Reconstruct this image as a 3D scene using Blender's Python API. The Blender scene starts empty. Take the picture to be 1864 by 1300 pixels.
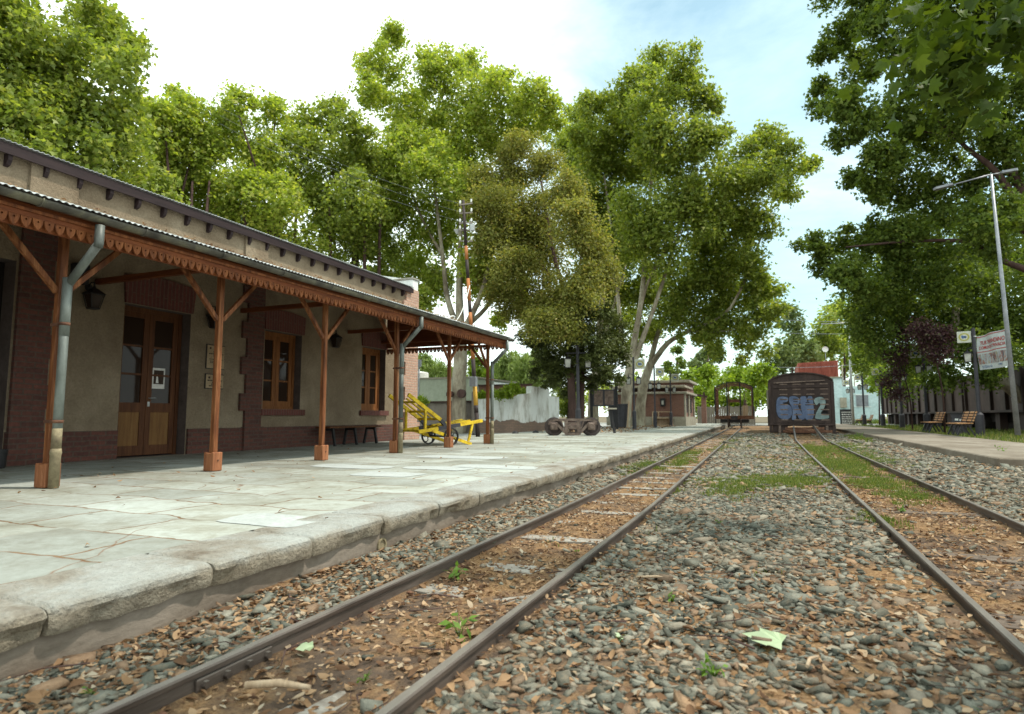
import bpy, bmesh, math, random
import numpy as np
from mathutils import Vector, Matrix

random.seed(7)
RNG = np.random.default_rng(11)
sc = bpy.context.scene
COL = sc.collection
R = math.radians

# ------------------------------------------------------------------ camera model (photo 1864 x 1300)
F, CX, CY, CAMH = 1120.0, 932.0, 650.0, 0.85
VP = (1398.0, 757.0)
_d = Vector(((VP[0] - CX) / F, (VP[1] - CY) / F, 1.0)).normalized()
_u = Vector((0, -1, 0)); _u = _u + Vector((0, 0, 1)) * (-(_u.dot(_d)) / _d.z); _u.normalize()
_r = _d.cross(_u)
if _r.x < 0: _r = -_r


def ray(px, py):
    c = Vector(((px - CX) / F, (py - CY) / F, 1.0))
    return Vector((_r.dot(c), _d.dot(c), _u.dot(c)))


def at(px, py, Y):
    v = ray(px, py); t = Y / v.y
    return Vector((v.x * t, Y, CAMH + v.z * t))


def onz(px, py, z):
    v = ray(px, py); t = (z - CAMH) / v.z
    return Vector((v.x * t, v.y * t, z))


def onx(px, py, x):
    v = ray(px, py); t = x / v.x
    return Vector((x, v.y * t, CAMH + v.z * t))


def dist(px, py, D):
    v = ray(px, py); t = D / math.hypot(v.x, v.y)
    return Vector((v.x * t, v.y * t, CAMH + v.z * t))


def depth(p):
    q = Vector((p[0], p[1], p[2] - CAMH))
    return _r.z * q.x + _d.z * q.y + _u.z * q.z


# ------------------------------------------------------------------ materials
def new_mat(name):
    m = bpy.data.materials.new(name); m.use_nodes = True
    nt = m.node_tree; b = nt.nodes['Principled BSDF']
    return m, nt, b


def nd(nt, t, **kw):
    n = nt.nodes.new(t)
    for k, v in kw.items():
        if k in n.inputs: n.inputs[k].default_value = v
        else: setattr(n, k, v)
    return n


def ramp(nt, fac, stops):
    r = nt.nodes.new('ShaderNodeValToRGB')
    cr = r.color_ramp
    while len(cr.elements) < len(stops): cr.elements.new(0.5)
    for e, (p, c) in zip(cr.elements, stops):
        e.position = p; e.color = (*c, 1) if len(c) == 3 else c
    nt.links.new(fac, r.inputs[0])
    return r.outputs[0]


def coords(nt, scale=(1, 1, 1)):
    tc = nt.nodes.new('ShaderNodeTexCoord'); mp = nt.nodes.new('ShaderNodeMapping')
    mp.inputs['Scale'].default_value = scale
    nt.links.new(tc.outputs['Object'], mp.inputs[0])
    return mp.outputs[0]


def noise(nt, vec, scale, detail=4, rough=0.6, dist=0.0):
    n = nd(nt, 'ShaderNodeTexNoise'); n.inputs['Scale'].default_value = scale
    n.inputs['Detail'].default_value = detail; n.inputs['Roughness'].default_value = rough
    n.inputs['Distortion'].default_value = dist
    nt.links.new(vec, n.inputs['Vector'])
    return n.outputs['Fac']


def mixc(nt, fac, a, b, blend='MIX'):
    m = nt.nodes.new('ShaderNodeMix'); m.data_type = 'RGBA'; m.blend_type = blend
    for s, v in ((m.inputs[0], fac), (m.inputs[6], a), (m.inputs[7], b)):
        if hasattr(v, 'links'): nt.links.new(v, s)
        elif isinstance(v, (int, float)): s.default_value = v
        else: s.default_value = (*v, 1)
    return m.outputs[2]


def math_(nt, op, a, b=0.0, clamp=False):
    m = nt.nodes.new('ShaderNodeMath'); m.operation = op; m.use_clamp = clamp
    for s, v in zip(m.inputs, (a, b)):
        if hasattr(v, 'links'): nt.links.new(v, s)
        else: s.default_value = v
    return m.outputs[0]


def bump(nt, b, h, strength=0.3, dist=0.01):
    n = nt.nodes.new('ShaderNodeBump'); n.inputs['Strength'].default_value = strength
    n.inputs['Distance'].default_value = dist
    nt.links.new(h, n.inputs['Height']); nt.links.new(n.outputs[0], b.inputs['Normal'])


def M_noise(name, stops, scale=6, stretch=(1, 1, 1), rough=0.75, bs=0.3, bd=0.01, metal=0.0, detail=6, fine=None, spec=0.3):
    """colour from layered noise, with the same noise as bump"""
    m, nt, b = new_mat(name)
    v = coords(nt, stretch)
    n1 = noise(nt, v, scale, detail, 0.65, 0.3)
    c = ramp(nt, n1, stops)
    n2 = noise(nt, v, fine or scale * 6, 4, 0.7)
    c = mixc(nt, 0.5, c, ramp(nt, n2, [(0.25, (0.55, 0.55, 0.55)), (0.75, (1.25, 1.25, 1.25))]), 'MULTIPLY')
    nt.links.new(c, b.inputs['Base Color'])
    b.inputs['Roughness'].default_value = rough; b.inputs['Metallic'].default_value = metal
    b.inputs['Specular IOR Level'].default_value = spec
    bump(nt, b, math_(nt, 'ADD', n1, n2), bs, bd)
    return m


def M_island(name, stops, rough=0.7, transl=0.0, tcol=None, bs=0.0, spec=0.3):
    """one hue per loose piece (leaf, stone)"""
    m, nt, b = new_mat(name)
    g = nt.nodes.new('ShaderNodeNewGeometry')
    c = ramp(nt, g.outputs['Random Per Island'], stops)
    v = coords(nt)
    n2 = noise(nt, v, 9 if transl else 60, 3)
    c = mixc(nt, 0.5, c, ramp(nt, n2, [(0.25, (0.6, 0.6, 0.6)), (0.75, (1.3, 1.3, 1.3))]), 'MULTIPLY')
    nt.links.new(c, b.inputs['Base Color'])
    b.inputs['Roughness'].default_value = rough
    b.inputs['Specular IOR Level'].default_value = spec
    if bs: bump(nt, b, noise(nt, v, 90, 4), bs, 0.006)
    if transl:
        t = nt.nodes.new('ShaderNodeBsdfTranslucent')
        tc = mixc(nt, 1.0, c, tuple(min(1.6, k * f) for k, f in zip(tcol or (1.3, 1.3, 0.5), (1.02, 1.02, 1.15))), 'MULTIPLY')
        nt.links.new(tc, t.inputs[0])
        mx = nt.nodes.new('ShaderNodeMixShader'); mx.inputs[0].default_value = transl
        nt.links.new(b.outputs[0], mx.inputs[1]); nt.links.new(t.outputs[0], mx.inputs[2])
        nt.links.new(mx.outputs[0], nt.nodes['Material Output'].inputs[0])
    return m


def M_brick(name, c1, c2, mortar, scale=1.0, bw=0.24, rh=0.075, ms=0.012, vertical=False, rough=0.9):
    m, nt, b = new_mat(name)
    tc = nt.nodes.new('ShaderNodeTexCoord'); sx = nt.nodes.new('ShaderNodeSeparateXYZ')
    nt.links.new(tc.outputs['Object'], sx.inputs[0])
    u = math_(nt, 'ADD', sx.outputs[0], sx.outputs[1])
    cb = nt.nodes.new('ShaderNodeCombineXYZ')
    nv = noise(nt, tc.outputs['Object'], 5, 3)
    off = math_(nt, 'MULTIPLY', math_(nt, 'SUBTRACT', nv, 0.5), 0.03)
    a, z = (sx.outputs[2], u) if vertical else (u, sx.outputs[2])
    nt.links.new(math_(nt, 'ADD', a, off), cb.inputs[0]); nt.links.new(math_(nt, 'ADD', z, off), cb.inputs[1])
    br = nt.nodes.new('ShaderNodeTexBrick')
    br.inputs['Color1'].default_value = (*c1, 1); br.inputs['Color2'].default_value = (*c2, 1)
    br.inputs['Mortar'].default_value = (*mortar, 1)
    br.inputs['Scale'].default_value = scale; br.inputs['Brick Width'].default_value = bw
    br.inputs['Row Height'].default_value = rh; br.inputs['Mortar Size'].default_value = ms
    br.inputs['Mortar Smooth'].default_value = 0.3
    nt.links.new(cb.outputs[0], br.inputs['Vector'])
    n2 = noise(nt, tc.outputs['Object'], 22, 5)
    c = mixc(nt, 0.7, br.outputs['Color'], ramp(nt, n2, [(0.3, (0.55, 0.55, 0.55)), (0.72, (1.3, 1.25, 1.2))]), 'MULTIPLY')
    nt.links.new(c, b.inputs['Base Color']); b.inputs['Roughness'].default_value = rough
    h = math_(nt, 'SUBTRACT', math_(nt, 'MULTIPLY', n2, 0.5), br.outputs['Fac'])
    bump(nt, b, h, 0.6, 0.012)
    return m


def M_glass(name, tint=(0.028, 0.017, 0.012)):
    m, nt, b = new_mat(name)
    b.inputs['Base Color'].default_value = (*tint, 1); b.inputs['Roughness'].default_value = 0.04
    b.inputs['Specular IOR Level'].default_value = 0.16
    v = coords(nt); bump(nt, b, noise(nt, v, 2, 2), 0.03, 0.02)
    return m


def wood(name, dark, mid, light, axis='z', rough=0.6, sc_=9):
    st = {'z': (6, 6, 0.5), 'y': (6, 0.5, 6), 'x': (0.5, 6, 6)}[axis]
    return M_noise(name, [(0.3, dark), (0.5, mid), (0.72, light)], scale=sc_ / 3, stretch=st, rough=rough, bs=0.4, bd=0.006, fine=22, spec=0.2)


MAT = {}
MAT['stucco'] = M_noise('stucco', [(0.3, (0.18, 0.134, 0.09)), (0.5, (0.24, 0.186, 0.128)), (0.7, (0.31, 0.25, 0.178))], scale=1.3, rough=0.95, bs=1.0, bd=0.03, fine=26, spec=0.1)
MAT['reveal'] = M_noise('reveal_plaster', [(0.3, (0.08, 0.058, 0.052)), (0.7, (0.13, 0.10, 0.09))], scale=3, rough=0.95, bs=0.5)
MAT['brick'] = M_brick('dark_red_brick', (0.125, 0.043, 0.031), (0.075, 0.029, 0.023), (0.085, 0.055, 0.042))
MAT['pier_brick'] = M_brick('sunlit_pier_brick', (0.47, 0.28, 0.205), (0.39, 0.23, 0.17), (0.42, 0.33, 0.265))  # sun falling on the end pier is put into this paler brick colour
MAT['lintel'] = M_brick('soldier_brick', (0.13, 0.034, 0.026), (0.095, 0.027, 0.022), (0.12, 0.065, 0.05), bw=0.6, rh=0.072, vertical=True)
MAT['kiosk_brick'] = M_brick('kiosk_brick', (0.24, 0.105, 0.075), (0.19, 0.085, 0.062), (0.2, 0.14, 0.11))
MAT['post'] = wood('post_wood', (0.05, 0.017, 0.008), (0.165, 0.056, 0.02), (0.34, 0.15, 0.062), 'z')
MAT['beam'] = wood('beam_wood', (0.09, 0.025, 0.009), (0.17, 0.048, 0.015), (0.25, 0.08, 0.026), 'y')
MAT['beamx'] = wood('crossbeam_wood', (0.08, 0.022, 0.009), (0.13, 0.038, 0.013), (0.19, 0.062, 0.02), 'x')
MAT['valance'] = wood('valance_wood', (0.075, 0.024, 0.010), (0.19, 0.06, 0.019), (0.31, 0.115, 0.04), 'z')
MAT['block'] = wood('footing_wood', (0.16, 0.055, 0.025), (0.3, 0.12, 0.055), (0.42, 0.2, 0.105), 'z')
MAT['door'] = wood('door_wood', (0.055, 0.02, 0.009), (0.098, 0.036, 0.014), (0.14, 0.056, 0.022), 'z')
MAT['window'] = wood('window_wood', (0.12, 0.042, 0.013), (0.2, 0.075, 0.022), (0.26, 0.108, 0.036), 'z')
MAT['panel'] = wood('door_panel_wood', (0.13, 0.06, 0.02), (0.19, 0.092, 0.03), (0.235, 0.125, 0.043), 'z')
MAT['fascia'] = wood('dark_fascia', (0.014, 0.008, 0.009), (0.025, 0.015, 0.016), (0.04, 0.024, 0.024), 'y')
MAT['glass'] = M_glass('window_glass')
MAT['zinc'] = M_noise('galvanised_sheet', [(0.3, (0.30, 0.31, 0.31)), (0.6, (0.5, 0.52, 0.52)), (0.75, (0.62, 0.64, 0.64))], scale=3, rough=0.45, bs=0.1, metal=0.35)
MAT['gutter'] = M_noise('lichened_gutter', [(0.32, (0.05, 0.045, 0.038)), (0.48, (0.095, 0.088, 0.072)), (0.6, (0.15, 0.14, 0.095)), (0.75, (0.19, 0.18, 0.155))], scale=4, rough=0.6, bs=0.2, metal=0.2)
MAT['pipe'] = M_noise('weathered_pipe', [(0.3, (0.06, 0.064, 0.058)), (0.5, (0.145, 0.16, 0.147)), (0.72, (0.27, 0.30, 0.28))], scale=2.2, rough=0.5, bs=0.15, metal=0.3, stretch=(1, 1, 0.5))
MAT['pipe_old'] = M_noise('rusty_pipe_foot', [(0.3, (0.12, 0.09, 0.06)), (0.5, (0.22, 0.18, 0.11)), (0.7, (0.33, 0.28, 0.17))], scale=5, rough=0.8, bs=0.3)
MAT['black'] = M_noise('black_iron', [(0.3, (0.012, 0.011, 0.012)), (0.7, (0.03, 0.028, 0.03))], scale=8, rough=0.5, bs=0.15)
MAT['charcoal'] = M_noise('charcoal_paint', [(0.3, (0.026, 0.025, 0.03)), (0.7, (0.05, 0.048, 0.056))], scale=3, rough=0.5, bs=0.1)
MAT['lantern_glass'] = M_noise('lantern_glass', [(0.3, (0.30, 0.30, 0.27)), (0.7, (0.5, 0.5, 0.46))], scale=6, rough=0.2, bs=0.0)
MAT['concrete'] = M_noise('kerb_concrete', [(0.3, (0.17, 0.14, 0.108)), (0.42, (0.27, 0.25, 0.21)), (0.55, (0.34, 0.345, 0.318)), (0.75, (0.40, 0.415, 0.39))], scale=2.4, rough=0.95, bs=1.0, bd=0.02, fine=45, spec=0.1)
MAT['wallface'] = M_noise('platform_wall', [(0.3, (0.14, 0.11, 0.085)), (0.5, (0.21, 0.175, 0.14)), (0.72, (0.29, 0.25, 0.21))], scale=1.6, rough=0.95, bs=0.5, fine=30, stretch=(1, 0.7, 1.5), spec=0.1)
MAT['shadedslab'] = M_noise('shaded_brown_slab', [(0.3, (0.125, 0.10, 0.077)), (0.5, (0.195, 0.165, 0.13)), (0.7, (0.26, 0.23, 0.19))], scale=1.1, rough=0.95, bs=0.4, fine=14, stretch=(1, .6, 1), spec=0.1)  # brown slab, its colour darkened to carry the tree shade over it
MAT['patch'] = M_noise('fresh_concrete', [(0.3, (0.34, 0.36, 0.345)), (0.7, (0.42, 0.445, 0.425))], scale=4, rough=0.9, bs=0.15)
MAT['rail'] = M_noise('rail_steel', [(0.32, (0.055, 0.042, 0.036)), (0.5, (0.098, 0.077, 0.065)), (0.7, (0.17, 0.14, 0.12))], scale=5, rough=0.4, bs=0.15, metal=0.45, stretch=(2, 0.25, 2), fine=40)
def worn_top(m, col, rough):
    nt = m.node_tree; b = nt.nodes['Principled BSDF']; src = b.inputs['Base Color'].links[0].from_socket
    g = nt.nodes.new('ShaderNodeNewGeometry'); sx = nt.nodes.new('ShaderNodeSeparateXYZ'); nt.links.new(g.outputs['True Normal'], sx.inputs[0])
    f = ramp(nt, sx.outputs[2], [(0.93, (0, 0, 0)), (0.99, (1, 1, 1))])
    f2 = mixc(nt, ramp(nt, noise(nt, coords(nt, (3, .6, 3)), 4, 5), [(.3, (.35, .35, .35)), (.65, (1, 1, 1))]), (0, 0, 0), f)
    nt.links.new(mixc(nt, f2, src, col), b.inputs['Base Color'])
    nt.links.new(math_(nt, 'SUBTRACT', .5, math_(nt, 'MULTIPLY', f2, .5 - rough)), b.inputs['Roughness'])
worn_top(MAT['rail'], (0.27, 0.24, 0.21), .33)
MAT['rust'] = M_noise('rust', [(0.3, (0.06, 0.027, 0.018)), (0.5, (0.13, 0.06, 0.036)), (0.7, (0.22, 0.115, 0.07))], scale=5, rough=0.85, bs=0.3)
MAT['bogie'] = M_noise('bogie_iron', [(0.3, (0.07, 0.05, 0.04)), (0.5, (0.15, 0.105, 0.085)), (0.72, (0.25, 0.19, 0.155))], scale=6, rough=0.75, bs=0.3)
MAT['wheel'] = M_noise('wheel_iron', [(0.3, (0.04, 0.03, 0.027)), (0.6, (0.09, 0.065, 0.06)), (0.75, (0.17, 0.125, 0.11))], scale=5, rough=0.65, bs=0.2)
MAT['yellow'] = M_noise('yellow_paint', [(0.28, (0.10, 0.065, 0.03)), (0.36, (0.45, 0.27, 0.012)), (0.5, (0.68, 0.46, 0.018)), (0.72, (0.80, 0.58, 0.04))], scale=9, rough=0.6, bs=0.3)
MAT['sleeper'] = wood('sleeper_wood', (0.16, 0.13, 0.105), (0.27, 0.245, 0.21), (0.38, 0.36, 0.32), 'x', rough=0.95)
MAT['sleeper_brown'] = wood('dirty_sleeper_wood', (0.07, 0.05, 0.038), (0.13, 0.10, 0.078), (0.2, 0.165, 0.13), 'x', rough=0.95)
MAT['bark_plane'] = M_noise('plane_bark', [(0.3, (0.13, 0.10, 0.07)), (0.46, (0.26, 0.215, 0.155)), (0.56, (0.40, 0.36, 0.27)), (0.75, (0.5, 0.46, 0.36))], scale=1.6, rough=0.9, bs=0.4, bd=0.02, stretch=(1, 1, 0.45))
MAT['bark_dark'] = M_noise('dark_bark', [(0.3, (0.045, 0.026, 0.022)), (0.7, (0.11, 0.065, 0.055))], scale=3, rough=0.95, bs=0.7, bd=0.03, stretch=(1, 1, 0.3))
MAT['carbody'] = M_noise('boxcar_paint', [(0.3, (0.024, 0.014, 0.012)), (0.5, (0.042, 0.026, 0.022)), (0.72, (0.07, 0.045, 0.038))], scale=1.8, rough=0.7, bs=0.15, stretch=(1.5, 1.5, 0.5))
MAT['wagonside'] = M_noise('wagon_side_paint', [(0.3, (0.028, 0.018, 0.016)), (0.5, (0.045, 0.029, 0.025)), (0.72, (0.07, 0.046, 0.04))], scale=1.2, rough=0.75, bs=0.2, stretch=(1, 1, 0.5))
MAT['wagonplate'] = M_noise('wagon_plate', [(0.3, (0.05, 0.033, 0.029)), (0.5, (0.078, 0.053, 0.047)), (0.72, (0.11, 0.078, 0.07))], scale=1.0, rough=0.75, bs=0.2, stretch=(1, 1, 0.5))
MAT['benchwood'] = wood('bench_slat', (0.28, 0.13, 0.05), (0.42, 0.22, 0.10), (0.52, 0.31, 0.16), 'y')
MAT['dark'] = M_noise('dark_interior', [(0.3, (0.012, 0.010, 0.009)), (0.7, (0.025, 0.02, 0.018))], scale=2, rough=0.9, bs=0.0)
MAT['white'] = M_noise('white_paint', [(0.3, (0.62, 0.63, 0.61)), (0.7, (0.78, 0.79, 0.77))], scale=2, rough=0.6, bs=0.1)
MAT['cream'] = M_noise('cream_stucco', [(0.3, (0.26, 0.235, 0.18)), (0.7, (0.38, 0.35, 0.28))], scale=2, rough=0.85, bs=0.2)
MAT['green_plaster'] = M_noise('pale_green_plaster', [(0.3, (0.36, 0.40, 0.31)), (0.7, (0.44, 0.48, 0.38))], scale=0.8, rough=0.9, bs=0.15)
MAT['lowwall'] = M_noise('grey_render', [(0.3, (0.15, 0.125, 0.105)), (0.5, (0.22, 0.19, 0.16)), (0.72, (0.30, 0.27, 0.235))], scale=0.9, rough=0.95, bs=0.4, stretch=(1, 1, 0.5))
MAT['bluewhite'] = M_noise('pale_blue_plaster', [(0.3, (0.42, 0.56, 0.57)), (0.7, (0.55, 0.68, 0.69))], scale=0.7, rough=0.9, bs=0.1)
MAT['redsheet'] = M_noise('red_sheet', [(0.3, (0.2, 0.055, 0.04)), (0.5, (0.3, 0.085, 0.06)), (0.7, (0.4, 0.14, 0.1))], scale=0.6, rough=0.7, bs=0.2, stretch=(2, 2, 0.3))
MAT['pale_wood'] = wood('pale_wood', (0.3, 0.2, 0.12), (0.45, 0.33, 0.22), (0.55, 0.43, 0.3), 'z')
MAT['steelpole'] = M_noise('grey_pole', [(0.3, (0.17, 0.18, 0.2)), (0.7, (0.3, 0.31, 0.33))], scale=2, rough=0.4, bs=0.05, metal=0.4)
MAT['polewood'] = wood('pole_black', (0.02, 0.015, 0.014), (0.04, 0.028, 0.026), (0.06, 0.045, 0.04), 'z')
MAT['poleorange'] = wood('pole_orange', (0.25, 0.09, 0.03), (0.40, 0.15, 0.05), (0.5, 0.22, 0.09), 'z')
MAT['poleyellow'] = wood('pole_yellow', (0.42, 0.22, 0.03), (0.56, 0.32, 0.05), (0.64, 0.4, 0.09), 'z')
MAT['plaque'] = M_noise('bronze_plaque', [(0.3, (0.25, 0.175, 0.095)), (0.7, (0.35, 0.255, 0.15))], scale=4, rough=0.45, bs=0.05)
MAT['ink'] = M_noise('dark_ink', [(0.3, (0.03, 0.018, 0.012)), (0.7, (0.05, 0.03, 0.02))], scale=4, rough=0.7, bs=0)
MAT['paper'] = M_noise('paper', [(0.3, (0.66, 0.64, 0.62)), (0.7, (0.74, 0.73, 0.70))], scale=4, rough=0.8, bs=0)
MAT['bluepaint'] = M_noise('spray_blue', [(0.3, (0.05, 0.07, 0.13)), (0.55, (0.095, 0.13, 0.22)), (0.75, (0.17, 0.21, 0.30))], scale=2.2, rough=0.6, bs=0.05)
MAT['tealpaint'] = M_noise('spray_teal', [(0.3, (0.13, 0.18, 0.18)), (0.55, (0.21, 0.28, 0.28)), (0.75, (0.34, 0.36, 0.30))], scale=2, rough=0.6, bs=0.05)
MAT['blackpaint'] = M_noise('spray_black', [(0.3, (0.012, 0.01, 0.011)), (0.7, (0.022, 0.018, 0.02))], scale=3, rough=0.6, bs=0.0)
MAT['redink'] = M_noise('banner_red', [(0.3, (0.36, 0.035, 0.035)), (0.7, (0.45, 0.06, 0.055))], scale=5, rough=0.7, bs=0)
MAT['blueink'] = M_noise('banner_blue', [(0.3, (0.05, 0.10, 0.22)), (0.7, (0.09, 0.15, 0.3))], scale=5, rough=0.7, bs=0)
MAT['olive'] = M_noise('sign_olive', [(0.3, (0.3, 0.28, 0.06)), (0.7, (0.38, 0.35, 0.1))], scale=5, rough=0.6, bs=0)
MAT['signface'] = M_noise('sign_cream', [(0.3, (0.42, 0.43, 0.36)), (0.7, (0.52, 0.53, 0.45))], scale=5, rough=0.5, bs=0)
MAT['bannercloth'] = M_noise('banner_cloth', [(0.3, (0.42, 0.46, 0.46)), (0.7, (0.52, 0.56, 0.56))], scale=3, rough=0.8, bs=0.1)
MAT['photo'] = M_noise('banner_photo', [(0.35, (0.05, 0.07, 0.12)), (0.45, (0.3, 0.13, 0.08)), (0.55, (0.3, 0.36, 0.40)), (0.65, (0.35, 0.3, 0.2))], scale=3.2, rough=0.7, bs=0)
MAT['asphalt'] = M_noise('pale_road', [(0.3, (0.24, 0.24, 0.225)), (0.7, (0.34, 0.34, 0.32))], scale=0.7, rough=0.95, bs=0.3, fine=30)
MAT['earth'] = M_noise('earth', [(0.3, (0.08, 0.055, 0.035)), (0.5, (0.13, 0.10, 0.06)), (0.7, (0.15, 0.14, 0.07))], scale=0.6, rough=0.97, bs=0.5, fine=12)
MAT['blueplastic'] = M_noise('blue_plastic', [(0.3, (0.03, 0.16, 0.42)), (0.7, (0.05, 0.22, 0.5))], scale=3, rough=0.4, bs=0.0)

# foliage
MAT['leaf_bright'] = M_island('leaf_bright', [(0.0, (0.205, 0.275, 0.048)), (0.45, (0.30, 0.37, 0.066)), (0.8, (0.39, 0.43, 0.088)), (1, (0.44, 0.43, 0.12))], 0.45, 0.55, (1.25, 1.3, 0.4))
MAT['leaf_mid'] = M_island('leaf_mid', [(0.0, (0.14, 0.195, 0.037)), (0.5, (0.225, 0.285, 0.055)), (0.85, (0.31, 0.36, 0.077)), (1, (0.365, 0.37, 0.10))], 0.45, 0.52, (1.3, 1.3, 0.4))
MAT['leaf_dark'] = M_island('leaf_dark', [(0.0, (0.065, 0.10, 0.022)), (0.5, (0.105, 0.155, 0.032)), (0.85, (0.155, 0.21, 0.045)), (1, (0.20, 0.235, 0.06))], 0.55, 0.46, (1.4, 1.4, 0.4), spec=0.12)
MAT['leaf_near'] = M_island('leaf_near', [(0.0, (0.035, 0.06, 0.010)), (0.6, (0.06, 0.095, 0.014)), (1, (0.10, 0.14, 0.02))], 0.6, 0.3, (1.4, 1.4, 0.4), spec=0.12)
MAT['leaf_linden'] = M_island('leaf_linden', [(0.0, (0.15, 0.172, 0.04)), (0.5, (0.25, 0.268, 0.064)), (0.85, (0.34, 0.335, 0.095)), (1, (0.33, 0.25, 0.085))], 0.55, 0.52, (1.2, 1.15, 0.5))
MAT['leaf_yew'] = M_island('leaf_yew', [(0.0, (0.055, 0.072, 0.022)), (0.5, (0.09, 0.112, 0.03)), (1, (0.135, 0.155, 0.042))], 0.6, 0.2)
MAT['leaf_willow'] = M_island('leaf_willow', [(0.0, (0.12, 0.17, 0.04)), (0.5, (0.19, 0.26, 0.06)), (1, (0.26, 0.32, 0.09))], 0.6, 0.4, (1.1, 1.15, 0.6))
MAT['leaf_far'] = M_island('leaf_far', [(0.0, (0.08, 0.12, 0.04)), (0.5, (0.13, 0.18, 0.055)), (1, (0.19, 0.23, 0.08))], 0.6, 0.35, (1.1, 1.1, 0.6))
MAT['leaf_lime'] = M_island('leaf_lime', [(0.0, (0.13, 0.20, 0.012)), (0.5, (0.2, 0.29, 0.02)), (1, (0.27, 0.34, 0.04))], 0.6, 0.42, (1.15, 1.2, 0.4))
MAT['leaf_purple'] = M_island('leaf_purple', [(0.0, (0.035, 0.014, 0.018)), (0.5, (0.07, 0.03, 0.034)), (0.8, (0.10, 0.05, 0.045)), (1, (0.09, 0.10, 0.035))], 0.6, 0.3, (1.3, 1, 1))
MAT['grassblade'] = M_island('grass_blade', [(0.0, (0.06, 0.10, 0.018)), (0.5, (0.11, 0.16, 0.025)), (0.8, (0.17, 0.2, 0.04)), (1, (0.3, 0.27, 0.1))], 0.7, 0.3)
def stone_mat():
    m = M_island('ballast_stone', [(0.0, (0.055, 0.058, 0.046)), (0.3, (0.108, 0.113, 0.091)), (0.58, (0.178, 0.178, 0.146)), (0.78, (0.25, 0.237, 0.19)), (0.88, (0.15, 0.10, 0.066)), (1, (0.29, 0.185, 0.11))], 0.92, bs=0.9, spec=0.2)
    nt = m.node_tree; b = nt.nodes['Principled BSDF']; src = b.inputs['Base Color'].links[0].from_socket
    v = coords(nt)
    d = ramp(nt, math_(nt, 'ADD', math_(nt, 'MULTIPLY', noise(nt, v, 1.6, 5, .65), .6), math_(nt, 'MULTIPLY', noise(nt, v, 38, 5, .7), .55)), [(0.54, (0, 0, 0)), (0.72, (.5, .5, .5))])
    nt.links.new(mixc(nt, d, src, (0.26, 0.185, 0.12)), b.inputs['Base Color'])
    return m
MAT['stone'] = stone_mat()
MAT['dryleaf'] = M_island('dry_leaf', [(0.0, (0.08, 0.045, 0.028)), (0.3, (0.175, 0.10, 0.056)), (0.65, (0.30, 0.185, 0.10)), (0.9, (0.41, 0.285, 0.175)), (1, (0.38, 0.33, 0.25))], 0.85, 0.2, (1.2, 1, 0.7), spec=0.12)
MAT['weedleaf'] = M_island('weed_leaf', [(0.0, (0.07, 0.14, 0.015)), (1, (0.15, 0.26, 0.03))], 0.5, 0.35)
MAT['paleleaf'] = M_island('pale_green_leaf', [(0.0, (0.33, 0.42, 0.25)), (1, (0.42, 0.50, 0.32))], 0.6, 0.2, (1.1, 1.1, 0.8))


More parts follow.
